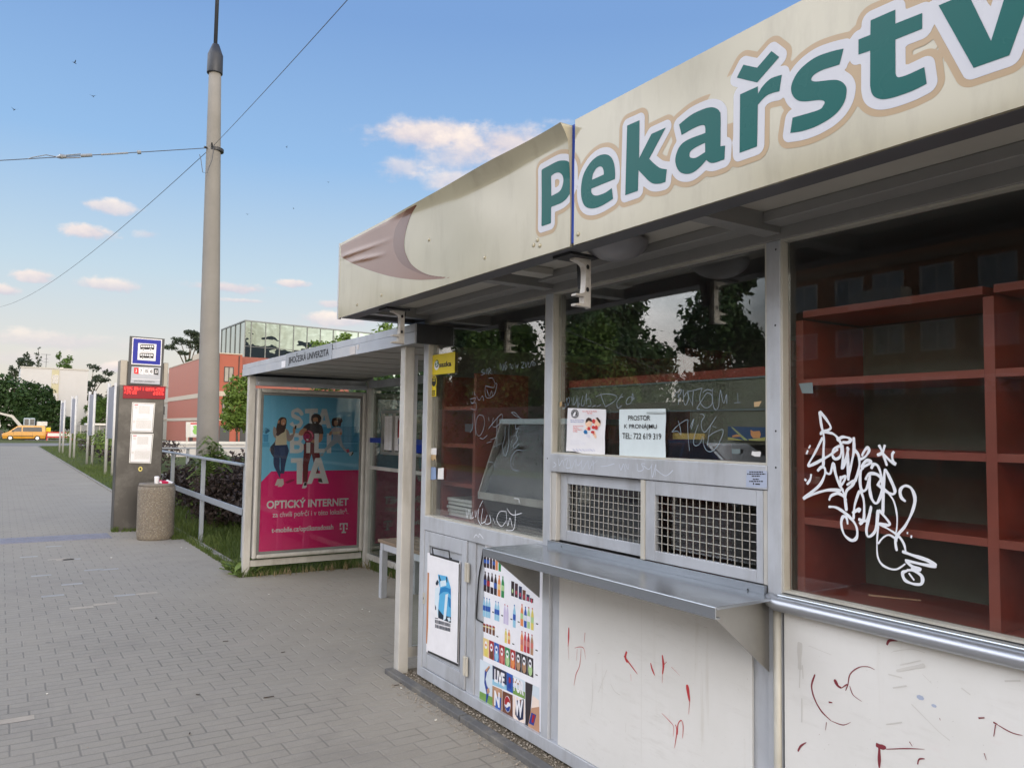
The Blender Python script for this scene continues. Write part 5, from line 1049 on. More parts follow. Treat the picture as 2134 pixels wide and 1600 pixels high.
for a_ in range(9): t_ = -2.9+a_*.33; ap([(255,560),(255+62*math.cos(t_)-8,520+55*math.sin(t_)),(255+80*math.cos(t_),528+66*math.sin(t_)),(262,565)],'plant')
# STA, B and the last I stand behind the people
def blk(pts, c_='white'): ap(pts, c_)
def strokeA(pts, w, c_='white', tr=A5):
    ph[0] += .00012; mb.mi = AI[c_]; q = [AD.px(tr[0]+p[0]/tr[2], tr[1]+p[1]/tr[2]) for p in pts]; mb.stroke(AD, q, w*.00063*12.1/tr[2]*1.0 if tr is A5 else w, ph[0]); ph[0] += .0004
px2m = abs(AD.px(A5[0]+100/A5[2], 900)[0]-AD.px(A5[0], 900)[0])/100
def strokeA(pts, w, c_='white', tr=A5):
    mb.mi = AI[c_]; ph[0] += .00012; mb.stroke(AD, [AD.px(tr[0]+p[0]/tr[2], tr[1]+p[1]/tr[2]) for p in pts], w*px2m, ph[0], True, False, .00004); ph[0] += .00006
strokeA([(838,270),(800,205),(745,187),(690,215),(690,265),(740,300),(800,330),(822,385),(790,430),(740,440),(690,425),(660,385)],68)
blk([(880,165),(1085,160),(1085,232),(1018,233),(1015,470),(945,470),(950,236),(880,238)]); 
ph[0] += .00005; mb.mi = AI['white']; mb.poly(AD, [AD_tr([(1150,168),(1225,168),(1300,470),(1232,470),(1215,410),(1150,410),(1130,470),(1065,470)], A5), AD_tr([(1184,260),(1163,350),(1205,350)], A5)], ph[0])
ph[0] += .00005; mb.poly(AD, [AD_tr([(640,552),(790,550),(840,580),(848,640),(815,690),(860,730),(865,800),(830,850),(770,868),(640,868)], A5), AD_tr([(708,612),(770,612),(790,640),(770,675),(708,675)], A5), AD_tr([(708,738),(780,738),(802,768),(780,805),(708,805)], A5)], ph[0])
blk([(1228,555),(1300,553),(1296,866),(1226,866)])
# woman in cardigan
ap([(560,1330),(640,1290),(720,1280),(700,1310),(600,1350)],'shade')
ap([(455,345),(490,305,1),(540,298,1),(580,320,1),(588,380,1),(575,470,1),(570,540,1),(520,580,1),(450,560,1),(420,500,1)],'hair')
ap([(420,470),(385,440),(370,520,1),(385,600,1),(420,640),(380,720,1),(320,800,1),(340,860,1),(380,920),(400,760),(440,600)],'cardi'); ap([(330,770),(400,690),(410,800),(385,940),(340,870)],'navy')
ap([(440,520),(520,470),(585,490),(590,600,1),(590,740),(410,745),(420,620)],'cream')
ap([(440,500),(500,440),(560,430),(560,520,1),(500,560,1),(450,600),(420,580)],'hair')
ap([(580,480),(620,520,1),(640,580,1),(690,560),(700,500),(720,500),(712,580),(670,660,1),(610,680,1),(590,640)],'cardi')
ap([(685,490),(705,450),(735,480),(720,560),(690,550)],'skin'); ap([(712,480),(722,428),(748,434),(738,488)],'black')
ap([(500,350),(540,320,1),(575,345,1),(570,400,1),(535,430,1),(500,405,1)],'skin'); ap([(520,395),(552,388),(540,405)],'white'); ap([(455,345),(445,390),(470,400),(480,350)],'skin')
ap([(395,745),(600,735),(625,830),(590,960,1),(560,1100,1),(545,1270),(488,1270),(490,1100,1),(485,960),(478,1100,1),(500,1200),(480,1265),(430,1160,1),(385,1060,1),(380,930,1)],'jean'); ap([(470,780),(560,770),(570,900),(500,930)],'jean2'); ap([(480,940),(488,940),(492,1130),(484,1120)],'blue')
ap([(440,1280),(480,1275),(490,1330),(440,1385),(400,1380),(415,1345)],'shoe'); ap([(490,1275),(535,1275),(545,1360),(510,1400),(445,1402),(470,1350)],'shoe')
# man in dark tee
ap([(930,395),(1000,400),(1090,400),(1150,440,1),(1175,560),(1100,580),(1095,720),(880,720),(890,580),(850,470,1)],'tee')
ap([(860,720),(1090,720),(1110,860),(1120,930),(1060,1010),(1110,1220),(1150,1290),(1100,1300),(1050,1150),(985,880),(960,960),(935,1060),(915,1330),(850,1330),(845,1060),(860,860)],'maroon')
ap([(860,470),(910,480),(890,560,1),(830,590,1),(775,575),(800,510,1)],'skin'); ap([(1110,560),(1165,565),(1150,660,1),(1080,710,1),(980,700),(970,650),(1060,650),(1100,620)],'skin'); ap([(880,480),(905,500),(880,540),(850,520)],'skin')
ap([(975,340),(985,280,1),(1030,245,1),(1090,250,1),(1135,290,1),(1135,350,1),(1110,390,1),(1060,430,1),(1010,420,1)],'hair'); ap([(1005,320),(1040,300,1),(1080,310,1),(1085,370,1),(1060,410,1),(1020,400,1)],'skin'); ap([(1010,370),(1080,365),(1075,410,1),(1040,435,1),(1015,410,1)],'hair'); ap([(1022,378),(1058,376),(1048,392),(1028,392)],'white')
def elA(cx, cy, rx, ry, c_): ap([(cx+rx*math.cos(k*.4), cy+ry*math.sin(k*.4)) for k in range(16)], c_)
elA(935,600,85,95,'hoop'); elA(925,595,62,70,'maroon'); elA(915,600,48,52,'hoop'); elA(913,603,20,22,'shade'); ap([(930,505),(990,540),(1010,600),(995,610),(975,555),(925,520)],'hoopl'); ap([(900,645),(935,650),(935,670),(905,668)],'white')
ap([(860,1330),(905,1330),(910,1400),(880,1425),(830,1425),(840,1395)],'white'); ap([(870,1335),(905,1335),(905,1380),(860,1385)],'black'); ap([(1090,1290),(1150,1270),(1170,1340),(1130,1350),(1085,1320)],'black'); ap([(1090,1322),(1165,1335),(1160,1350),(1120,1348)],'white')
# jumping child
ap([(1300,380),(1320,320,1),(1380,305,1),(1450,310,1),(1480,360),(1455,390),(1445,450),(1420,440),(1330,450),(1320,440),(1310,430)],'hair'); ap([(1340,360),(1370,345,1),(1400,360,1),(1400,410,1),(1370,440,1),(1345,415,1)],'skin')
ap([(1300,480),(1360,455),(1440,465),(1475,520,1),(1450,590),(1440,650),(1330,660),(1330,580),(1290,560)],'lilac'); ap([(1320,530),(1440,520),(1445,560),(1330,572)],'cream'); ap([(1280,520),(1310,525),(1300,580),(1258,585),(1265,550)],'skin'); ap([(1440,530),(1470,540),(1465,580),(1430,570)],'skin')
ap([(1325,590),(1440,585),(1470,700),(1500,770,1),(1580,850),(1540,870),(1470,790,1),(1400,700),(1340,740,1),(1260,800,1),(1170,870),(1180,820,1),(1260,720,1),(1320,650)],'grey')
ap([(1525,815),(1570,800),(1590,845),(1550,865)],'hoop'); ap([(1570,860),(1640,840),(1648,880),(1590,918)],'white'); ap([(1610,900),(1640,840),(1650,870),(1620,910)],'black'); ap([(1120,880),(1175,865),(1170,910),(1130,925)],'grey')
# i, L and TA stand in front
blk([(900,700),(965,700),(960,866),(900,866)]); blk([(1030,556),(1100,556),(1095,800),(1190,800),(1188,864),(1025,864)]); blk([(905,640),(935,650),(935,670),(905,668)])
blk([(655,950),(845,945),(845,1020),(838,1357),(748,1358),(748,1022),(655,1022)])
ph[0] += .00005; mb.mi = AI['white']; mb.poly(AD, [AD_tr([(1045,945),(1135,942),(1258,1350),(1165,1352),(1140,1265),(1020,1265),(985,1355),(908,1357)], A5), AD_tr([(1090,1070),(1050,1190),(1125,1190)], A5)], ph[0])
mb.mi = AI['white']
def at(t_, x0, y0, x1, y1, bold=.03): 
    ph[0] += .00005; a = AD.px(A7[0]+x0/A7[2], A7[1]+y1/A7[2]); b = AD.px(A7[0]+x1/A7[2], A7[1]+y0/A7[2]); mb.text(AD, t_, a[0], a[1], b[0], b[1], ph[0], bold)
at('OPTICKÝ INTERNET', 152, 1008, 892, 1124, .03); at('za chvíli pofrčí i v této lokalitě.', 205, 1118, 890, 1216, .006); at('t-mobile.cz/optikanadosah', 196, 1262, 755, 1354, .022)
blkT = lambda pts: (mb.__setattr__('mi', AI['white']), mb.poly(AD, AD_tr(pts, A7), ph[0]))
ph[0] += .00005; blkT([(812,1252),(884,1250),(884,1284),(876,1284),(872,1262),(855,1261),(855,1325),(868,1330),(868,1340),(828,1341),(828,1331),(840,1326),(840,1262),(824,1263),(820,1286),(812,1286)]); blkT([(812,1296),(828,1296),(828,1310),(812,1310)]); blkT([(868,1294),(883,1294),(883,1308),(868,1308)])
mb.build('poster', amats, ad)
mb = MB(); mb.box(2.4055, 3.5245, 8.6455, 8.6495, .2585, 1.9515); mb.build('glass_cover', glass('poster_glass', (.97,.98,.98), 1.0), ad)
# ================================================================== BUS STOP PYLON
py = thing('bus_stop_pylon', (1.81, 13.35, 0), 'tall brushed steel bus stop pylon with blue bus sign and red LED display', 'bus stop sign')
mb = MB(); mb.box(1.495, 2.135, 13.20, 13.52, 0, 2.205); mb.build('body', pm('pylon_steel', (.072,.068,.064), .42, .45, .12, 3, .03, 160, (.17,.165,.155), .6, 2.6), py, bevel=.008)
mb = MB(); mb.box(1.498, 1.595, 13.205, 13.515, 2.2055, 2.59); mb.box(2.11, 2.175, 13.205, 13.515, 2.2055, 2.585); mb.box(1.596, 2.109, 13.23, 13.51, 2.2055, 2.575); mb.build('upper_body', pm('pylon_upper', (.30,.28,.25), .45, .3), py, bevel=.005)
BPn = PY(13.165)
mb = MB(); mb.prism(BPn, BPn.tr([(271,700),(343.5,706),(337.5,803.5),(265.5,801)]), -.04, 0); sg = mb.build('sign_backing', G['dark'], py)
Z1 = (0, 650, 3.809)
mb = MB()
def sp(pts, mi, h, tr=Z1): mb.mi = mi; mb.poly(BPn, outline([tuple(BPn.px(tr[0]+p[0]/tr[2], tr[1]+p[1]/tr[2]))+tuple(p[2:]) for p in pts]), h)
sp([(1052,202),(1286,220),(1278,428),(1042,414)],0,.002); sp([(1060,210),(1279,227),(1271,420),(1050,407)],1,.003); sp([(1097,247),(1242,256),(1234,390),(1090,380)],0,.004)
for (x, y) in ((1113,258),(1108,326)):
    sp([(x,y+3),(x+10,y),(x+108,y+3),(x+112,y+8),(x+110,y+42),(x,y+38)],2,.005)
    for k in range(6): sp([(x+6+k*17,y+7+k*.5),(x+19+k*17,y+8+k*.5),(x+19+k*17,y+22+k*.5),(x+6+k*17,y+21+k*.5)],0,.006)
    for dx_ in (24, 82): sp([(x+dx_+10*math.cos(t*.5),y+41+9*math.sin(t*.5)) for t in range(13)],0,.0062); sp([(x+dx_+6*math.cos(t*.5),y+41+5*math.sin(t*.5)) for t in range(13)],2,.0068)
sp([(1120,318),(1218,320),(1218,322),(1120,320)],2,.005)
mb.build('bus_sign', [G['paper'], flat('sign_blue', (18,34,150), .35, .2), G['ink']], sg)
mb = MB(); sp([(1045,432),(1276,440),(1268,575),(1036,562)],0,.002); sp([(1050,528),(1268,538),(1268,541),(1050,531)],1,.003)
for (x0, x1, mi, t_, tc_) in ((1064,1099,2,'3',1),(1103,1139,1,'7',3),(1143,1179,1,'15',3),(1183,1217,1,'45',3),(1221,1257,3,'53',1)):
    dy_ = (x0-1064)*.045; sp([(x0,441+dy_),(x1,443+dy_),(x1,494+dy_),(x0,488+dy_)],mi,.003)
    mb.mi = tc_; a = BPn.px((x0+7 if len(t_) > 1 else x0+11)/Z1[2], 650+(479+dy_)/Z1[2]); b = BPn.px((x1-6 if len(t_) > 1 else x1-12)/Z1[2], 650+(454+dy_)/Z1[2]); mb.text(BPn, t_, a[0], a[1], b[0], b[1], .004, .03)
mb.mi = 3; a = BPn.px(1062/Z1[2], 650+556/Z1[2]); b = BPn.px(1228/Z1[2], 650+546/Z1[2]); mb.text(BPn, 'JIHOČESKÁ UNIVERZITA', a[0], a[1], b[0], b[1], .004, .01)
mb.build('line_plate', [flat('plate_grey', (176,180,190), .4), G['paper'], flat('tram_red', (226,50,50)), G['ink']], sg)
# LED display
mb = MB(); LP = PY(13.168); q = LP.tr([(257.5,803),(345.5,805),(344,831.5),(256.5,829.5)]); mb.prism(LP, q, -.03, .0); mb.mi = 1
a0, a1 = q[0][0]+.012, q[1][0]-.012; zt = q[0][1]-.01
r_ = random.Random(4); pit = .0068
GLY = {k: v for k, v in zip('AEHIKLNOPRSTUVZ015347', ('757','774','575','444','565','447','775','757','776','765','647','722','557','552','627','757','262','617','317','571','711'))}
for row_, words in ((0, ((0, 16), (20, 34), (38, 40), (44, 62), (64, 82))), (1, ((0, 14), (17, 26), (60, 64), (66, 82)))):
    for (w0, w1) in words:
        for cx_ in range(w0, w1):
            if (cx_-w0) % 5 == 4: continue
            for ry_ in range(7):
                if r_.random() < .52:
                    a = a0+cx_*pit; b = zt-.008-row_*.06-ry_*pit
                    if a < a1: mb.rect(LP, a, b-.0055, a+.0055, b, .001)
mb.build('led_display', [pm('led_panel', (.05,.003,.008), .3, 0, .1, 6, spec=.2, emit=(.9,.005,.03), estr=.24), pm('led_dots', (.8,.05,.04), .4, emit=(1,.016,.012), estr=4.0)], py)
def ttframe(x, pts, nm):
    FP_ = PY(13.185); q = FP_.tr(pts); mb = MB(); mb.prism(FP_, q, -.02, .0)
    cx_ = sum(p[0] for p in q)/4; cz_ = sum(p[1] for p in q)/4
    mb.mi = 1; mb.poly(FP_, [(cx_+(p[0]-cx_)*.93, cz_+(p[1]-cz_)*.95) for p in q], .0008); mb.mi = 2; mb.poly(FP_, [(cx_+(p[0]-cx_)*.90, cz_+(p[1]-cz_)*.93) for p in q], .0016)
    r_ = random.Random(x); w_ = q[1][0]-q[0][0]; h_ = q[0][1]-q[3][1]
    for (u0, u1, v0, v1) in ((.30,.78,.12,.36),(.12,.24,.12,.2),(.22,.88,.60,.86),(.08,.18,.62,.70),(.25,.75,.55,.57)):
        n_ = int((v1-v0)/.02)+1
        for j in range(n_):
            u = u0
            while u < u1:
                w2 = r_.uniform(.02, .07); mb.mi = 3
                f = lambda uu, vv: (q[0][0]+(q[1][0]-q[0][0])*uu+(q[3][0]-q[0][0])*vv, q[0][1]-h_*vv)
                vv = v0+j*.02; mb.poly(FP_, [f(u,vv+.012), f(min(u1,u+w2),vv+.012), f(min(u1,u+w2),vv), f(u,vv)], .0022); u += w2+.012
    mb.mi = 4; mb.poly(FP_, [(q[0][0]+w_*.10,q[0][1]-h_*.07),(q[0][0]+w_*.26,q[0][1]-h_*.07),(q[0][0]+w_*.26,q[0][1]-h_*.095),(q[0][0]+w_*.10,q[0][1]-h_*.095)], .0022)
    mb.build(nm, [G['white'], G['ink'], G['paper'], G['smudge'], flat('red_heading', (200,60,60))], py)
ttframe(1, [(275.5,838),(323.5,840),(318.5,901),(272,900)], 'timetable_frame'); ttframe(2, [(272.5,902.5),(320,903.5),(314.5,965.5),(269,964)], 'timetable_frame')
mb = MB(); FP_ = PY(13.198); mb.ell(FP_, FP_.px(292.5,977), .030, .038, .0005, 12); mb.mi = 1; mb.ell(FP_, FP_.px(292.5,977), .014, .02, .001, 8); mb.build('round_sticker', [flat('pale_yellow', (220,206,120)), G['ink']], py)
# ================================================================== LITTER BIN
def aggregate():
    m, nt, b, out = newmat('exposed_aggregate'); tc = N(nt, 'ShaderNodeTexCoord').outputs['Object']
    v = N(nt, 'ShaderNodeTexVoronoi', {'Vector': tc, 'Scale': 75.0}); c = N(nt, 'ShaderNodeSeparateColor', {0: v.outputs['Color']}).outputs[0]
    col = RAMP(nt, c, [(0, (.30,.24,.17)), (.35, (.20,.16,.12)), (.6, (.42,.37,.29)), (.85, (.12,.10,.085)), (1, (.5,.46,.4))])
    n = N(nt, 'ShaderNodeTexNoise', {'Vector': tc, 'Scale': 4.0, 'Detail': 4.0}).outputs['Fac']
    col = MIX(nt, M(nt, 'MULTIPLY', v.outputs['Distance'], .9, clamp=True), col, (.17,.15,.125)); col = MIX(nt, M(nt, 'MULTIPLY', n, .4), col, (.20,.175,.14))
    nt.links.new(col, b.inputs['Base Color']); b.inputs['Roughness'].default_value = .9
    nt.links.new(N(nt, 'ShaderNodeBump', {'Strength': .8, 'Distance': .006, 'Height': v.outputs['Distance']}, invert=True).outputs[0], b.inputs['Normal']); return m
bn = thing('litter_bin', (1.915, 12.15, 0), 'round exposed aggregate concrete litter bin beside the bus stop pylon', 'litter bin')
mb = MB(); mb.lathe([(.225,0),(.235,.02),(.243,.06),(.246,.70),(.243,.745)], (1.915,12.15,.0), 40); mb.build('body', aggregate(), bn, smooth=True)
mb = MB(); mb.lathe([(.232,.7455),(.236,.765),(.232,.785),(.165,.786),(.16,.76),(.155,.6)], (1.915,12.15,.0), 40); mb.build('rim', pm('bin_rim', (.21,.19,.165), .9, 0, .2, 12, .3, 60), bn, smooth=True)
mb = MB(); mb.lathe([(.024,0),(.027,.01),(.033,.085),(.031,.10),(.024,.104)], (1.885,12.0,.786), 16); tag(mb.build('paper_cup', G['paper'], smooth=True), 'white paper cup standing on the rim of the concrete litter bin', 'cup')
mb = MB(); mb.cbox((1.985,12.05,.805), .10, .07, .035, .4, .2, .1); mb.mi = 1; mb.cbox((2.06,12.06,.805), .09, .05, .02, -.3, .3, .45); mb.cbox((1.955,12.03,.800), .05, .04, .025, .9, .1, .3); tag(mb.build('snack_wrapper', [flat('pink_wrapper', (205,40,90)), G['paper']]), 'crumpled pink and white snack wrapper on top of the litter bin', 'wrapper')
# ================================================================== RAILING
G['railm'] = pm('rail_paint', (.34,.375,.42), .4, .2, .08, 6, .02, 80, (.2,.19,.17), .3, 6)
def railing(label, pts, posts, loc):
    t = thing('guard_rail', loc, label, 'railing')
    for (a, b) in zip(pts[:-1], pts[1:]):
        a = Vector(a); b = Vector(b); d = b-a; ang = math.atan2(d.y, d.x); c = (a+b)/2
        mb = MB(); mb.cbox((c.x, c.y, 1.163), d.length, .075, .026, ang); mb.build('top_rail', G['railm'], t, bevel=.004)
        mb = MB(); mb.cbox((c.x, c.y, .625), d.length, .022, .075, ang); mb.build('middle_rail', G['railm'], t, bevel=.003)
    for (x, y) in posts:
        mb = MB(); mb.box(x-.026, x+.026, y-.026, y+.026, 0, 1.1495); mb.build('post', G['railm'], t, bevel=.003)
railing('grey steel railing between bus shelter and bus stop pylon, along the kerb', [(2.385,9.28),(2.385,16.55)], [(2.42,9.33),(2.42,11.6),(2.42,13.9),(2.42,16.3)], (2.4,12.9,0))
railing('grey steel railing crossing behind the concrete pole and the pylon', [(2.43,16.62),(6.6,16.62)], [(3.17,16.66),(5.0,16.66),(6.5,16.66)], (4.5,16.6,0))
# ================================================================== CONCRETE POLE WITH WIRES
pl = thing('utility_pole', (3.08, 14.75, 0), 'tall tapered concrete pole with dark steel cap and mast carrying overhead wires', 'utility pole')
mb = MB(); pr = [(.202,-.1),(.187,1.5),(.163,3.6),(.139,5.6),(.117,7.2),(.106,8.12)]; mb.lathe(pr, (3.08,14.75,0), 28); mb.v = [(x+.075-.0172*z, y, z) for x, y, z in mb.v]; mb.build('shaft', G['concrete'], pl, smooth=True)
mb = MB(); mb.lathe([(.135,8.05),(.138,8.06),(.134,8.40),(.125,8.42),(.06,8.60),(.05,8.60)], (3.012,14.75,0), 24); 
cap = mb.build('cap', pm('cap_steel', (.045,.05,.062), .5, .3), pl, smooth=True)
mb = MB(); mb.tube([(3.005,14.75,8.55),(3.005,14.75,12.5)], .034, 14); mb.build('mast', pm('mast_steel', (.06,.065,.08), .5, .3), pl, smooth=True)
mb = MB(); mb.lathe([(.141,6.60),(.146,6.605),(.146,6.655),(.141,6.66)], (3.075,14.75,0), 28); mb.tube([(2.945,14.72,6.63),(2.87,14.70,6.64)], .02, 8); mb.tube([(2.99,14.60,6.63),(2.97,14.57,6.70)], .016, 8); mb.build('clamp_band', G['dark'], pl)
pl.rotation_euler = (0, 0, 0)
G['wire'] = pm('wire', (.10,.105,.12), .5, .3)
def span(a, b, sag, n=24):
    a = Vector(a); b = Vector(b); return [a.lerp(b, i/n)-Vector((0,0,sag*4*(i/n)*(1-i/n))) for i in range(n+1)]
pB = PY(15.2).P(*PY(15.2).px(0, 327)); A_ = Vector((2.89,14.70,6.62)); mb = MB(); P1 = span(tuple(A_), tuple(A_+(pB-A_)*6.5), .12); mb.tube(P1, .007, 6)
ow = mb.build('overhead_wire', G['wire']); tag(ow, 'thick span wire with turnbuckle running left from the concrete pole across the street', 'wire', 'overhead wires')
def at_x(x): 
    for a, b in zip(P1[:-1], P1[1:]):
        if b.x <= x <= a.x: return a.lerp(b, (a.x-x)/(a.x-b.x))
mb = MB(); L = [at_x(x) for x in (1.05, 1.0, .78, .76, .62, .60)]; mb.tube([at_x(1.86), at_x(1.80)], .035, 8); mb.tube([at_x(1.66), at_x(1.25)], .016, 8); mb.tube([at_x(1.12), at_x(.95)], .03, 8); mb.tube([at_x(.95)+Vector((0,0,.03)), at_x(.72)+Vector((0,0,.022))], .011, 6); mb.tube([at_x(.95)-Vector((0,0,.03)), at_x(.72)-Vector((0,0,.022))], .011, 6); mb.tube([at_x(.74), at_x(.66)+Vector((0,0,.01)), at_x(.60)], [.028,.045,.012], 8); mb.tube([at_x(.62), at_x(.45)+Vector((0,0,.05)), at_x(.25)+Vector((0,0,.02)), at_x(.20)], .008, 6)
o = mb.build('turnbuckle', pm('galvanised', (.34,.36,.38), .4, .6), ow)
e1 = ray(735, -12); s_ = 8.0/e1.length; pe = Vector((0,0,CH))+e1*s_
e2 = ray(-25, 642); pf = Vector((0,0,CH))+e2*(58/e2.length)
mb = MB(); mb.tube(span((3.02,14.60,6.68), tuple(pe), .02), .0042, 6); tag(mb.build('overhead_wire', G['wire']), 'thin wire rising from the concrete pole to the upper right over the path', 'wire', 'overhead wires')
mb = MB(); mb.tube(span((2.95,14.70,6.60), tuple(pf), .75), .006, 6); mb.tube([(3.02,14.60,6.68),(2.99,14.585,6.4),(2.90,14.56,6.12),(2.84,14.6,6.14),(2.82,14.68,6.38),(2.80,14.72,6.49)], .006, 6); tag(mb.build('overhead_wire', G['wire']), 'thin wire sagging from the concrete pole to the lower left above the path', 'wire', 'overhead wires')
# ================================================================== INFO BOARDS ALONG THE PATH
def info_board(x, y, label, first=[None]):
    if first[0] is None:
        t = thing('info_board', (0,0,0), label, 'info board', 'white info boards along the path')
        for (a, b) in ((-.055,.42),(.055,-.42)): 
            mb = MB(); mb.tube([(a,b,0),(a,b,2.96)], .047, 12); mb.build('post', pm('board_post_white', (.60,.60,.60), .45) if b > 0 else bpy.data.materials['board_post_white'], t, smooth=True)
        mb = MB(); mb.cbox((0,0,2.0), .04, .74, 1.66, math.atan2(.11,.84)); pn = mb.build('panel', pm('board_blue', (.26,.28,.34), .4), t)
        first[0] = t
    else: t = copy_tree(first[0]); t['label'] = label
    t.location = (x, y, 0); return t
info_board(3.01, 28.3, 'white two-post info board nearest the bus stop pylon'); info_board(3.11, 36.0, 'white two-post info board, second from the bus stop pylon'); info_board(2.96, 43.0, 'white two-post info board, third from the bus stop pylon'); info_board(2.97, 51, 'white two-post info board farthest from the bus stop pylon')
# ================================================================== VEGETATION
def leaves(mb, centres, n, size, up=.35, seed=1):
    """many leaf-sized faces spread through the lobes' volume; centres = (x,y,z,rx,ry,rz)"""
    rg = np.random.RandomState(seed); C_ = np.array(centres); w = C_[:,3]*C_[:,4]+C_[:,3]*C_[:,5]; w = w/w.sum()
    idx = rg.choice(len(C_), n, p=w); d = rg.normal(size=(n,3)); d /= np.linalg.norm(d, axis=1)[:,None]
    r = rg.uniform(.25, 1.0, n)**.45; r *= 1+.12*rg.normal(size=n)
    p = C_[idx,:3]+d*r[:,None]*C_[idx,3:6]
    nn = d*.6+rg.normal(size=(n,3))*.7+np.array([0,0,up]); nn /= np.linalg.norm(nn, axis=1)[:,None]
    t = np.cross(nn, rg.normal(size=(n,3))); t /= np.linalg.norm(t, axis=1)[:,None]; b = np.cross(nn, t)
    s = size*rg.uniform(.6, 1.35, n)[:,None]
    q = [p-t*s*.5, p+b*s*.28-nn*s*.06, p+t*s*.5, p-b*s*.28-nn*s*.06]
    base = len(mb.v); V = np.stack(q, 1).reshape(-1, 3)
    mb.v.extend(map(tuple, V.tolist())); mb.f.extend([(base+4*i, base+4*i+1, base+4*i+2, base+4*i+3) for i in range(n)]); mb.m.extend([mb.mi]*n)
LEAF = {'deep': leafmat('dark_green_leaves', (.018,.045,.016), (.055,.105,.030)), 'mid': leafmat('green_leaves', (.04,.085,.018), (.12,.20,.045)), 'young': leafmat('fresh_leaves', (.07,.13,.02), (.20,.29,.06)),
        'purple': leafmat('purple_leaves', (.022,.014,.02), (.07,.035,.038)), 'needle': leafmat('needles', (.025,.045,.03), (.07,.09,.05)), 'hedge': leafmat('dark_hedge_leaves', (.030,.024,.022), (.105,.075,.066)), 'nettle': leafmat('weed_leaves', (.09,.15,.03), (.24,.32,.09))}
def tree(name, label, x, y, z0, trunk, lobes, n, size, m, r0=.14, seed=1, group=None, cat='tree', up=.35):
    """lobes relative to the foot: (dx,dy,dz,rx,ry,rz)"""
    t = thing(name, (x, y, z0), label, cat, group); rg = random.Random(seed)
    L = []
    for (a, b, c, rx, ry, rz) in lobes:
        L.append((x+a, y+b, z0+c, rx*.78, ry*.78, rz*.78))
        for k in range(5):
            th = rg.uniform(0, 6.28); ph = rg.uniform(-.5, 1.2)
            L.append((x+a+rx*.75*math.cos(th)*math.cos(ph), y+b+ry*.75*math.sin(th)*math.cos(ph), z0+c+rz*.75*math.sin(ph), rx*.38, ry*.38, rz*.34))
    mb = MB(); leaves(mb, L, n, size, up, seed); mb.build('crown', m, t)
    mb = MB(); mb.tube([(x, y, z0-.1), (x+.05*trunk, y, z0+trunk*.5), (x, y, z0+trunk)], [r0, r0*.8, r0*.6], 9)
    for (a, b, c, rx, ry, rz) in lobes:
        mb.tube([(x, y, z0+trunk*.85), (x+a*.5, y+b*.5, z0+trunk+(c-trunk)*.45), (x+a, y+b, z0+c+rz*.4)], [r0*.5, r0*.3, r0*.08], 7)
    mb.build('trunk', G['bark'], t, smooth=True); return t
ZF = -.6
# far left
tree('large_tree', 'large dense dark green tree behind the yellow van at the left edge', 1.9, 134, ZF, 1.6, [(-2.4,0,4.6,4.2,3,3.9),(2.0,0,4.6,3.7,3,3.4),(-.4,0,7.0,3.2,2.6,2.5),(4.2,1,3.4,2.6,2.4,2.4),(-5,0,4,3.6,3,3.6),(5.6,-.5,2.2,1.7,2,1.7),(0,-1,3,4.8,2.6,2.4)], 9000, .62, LEAF['deep'], .3, 11)
tree('round_tree', 'small round green tree right of the white apartment building', 12.9, 135, ZF, 1.5, [(0,0,3.6,2.4,2,2.3),(.6,0,5.2,1.7,1.6,1.6),(-1.2,0,2.7,1.6,1.6,1.4)], 2600, .42, LEAF['mid'], .2, 12)
tree('purple_tree', 'dark purple leaved tree beyond the white info boards', 16.2, 146, ZF, 2, [(0,0,5.2,3.0,2.4,3.8),(1.6,0,3.6,2.4,2,3),(-1.4,0,4.0,2,2,2.6)], 3600, .5, LEAF['purple'], .25, 13)
tree('sparse_tree', 'thin sparse tree rising behind the right edge of the white apartment building', 12.9, 156, ZF, 7, [(0,0,8.6,1.5,1.4,1.6),(1.6,0,10.2,1.6,1.3,1.0),(.6,0,12.2,1.2,1.1,.9),(2.9,0,11.4,1.2,1,.6),(.8,0,7,1.8,1.5,1.0)], 900, .5, LEAF['needle'], .22, 14)
tree('sparse_tree', 'sparse treetop showing above the roof of the white apartment building', 9.6, 170, ZF, 11, [(0,0,13.4,1.5,1.4,1.3),(-.8,0,15.0,.6,.6,1.0),(.9,0,14.4,.6,.6,1.1)], 420, .5, LEAF['mid'], .25, 15)
def conifer(label, x, y, h, n, m, seed):
    t = thing('conifer', (x, y, ZF), label, 'tree'); mb = MB()
    L = [(x+.15*math.sin(k*2.1), y, ZF+h*(.45+.55*k/9), (1-k/10)*h*.09+.12, (1-k/10)*h*.09+.12, h*.04) for k in range(10)]
    leaves(mb, L, n, .5, -.2, seed); mb.build('crown', m, t); mb = MB(); mb.tube([(x,y,ZF),(x,y,ZF+h)], [.25,.03], 8); mb.build('trunk', G['bark'], t)
conifer('small pointed conifer top above the roof of the white apartment building', 5.5, 172, 16.2, 420, LEAF['needle'], 21)
tree('broad_conifer', 'round dark treetop behind the left roof corner of the white apartment building', 3.1, 160, ZF, 9, [(0,0,12.9,1.4,1.3,1.6),(-1.6,0,10.8,1.0,1,1.4),(-2.6,0,8.8,1.2,1,1.0)], 900, .5, LEAF['needle'], .25, 22)
tree('pine_tree', 'spreading pine behind the red building, left of the concrete pole', 28.0, 150, ZF, 14, [(-3.0,0,16.2,1.2,1.2,.7),(-1.6,0,17.4,1.6,1.4,.9),(.4,0,18.9,1.7,1.5,.8),(1.9,0,18.0,1.8,1.5,1.2),(-.9,0,15.3,1.2,1.2,.5),(2.6,0,16.2,2.0,1.6,1.4),(.6,0,16.8,1.6,1.3,.9)], 2600, .42, LEAF['needle'], .3, 23)
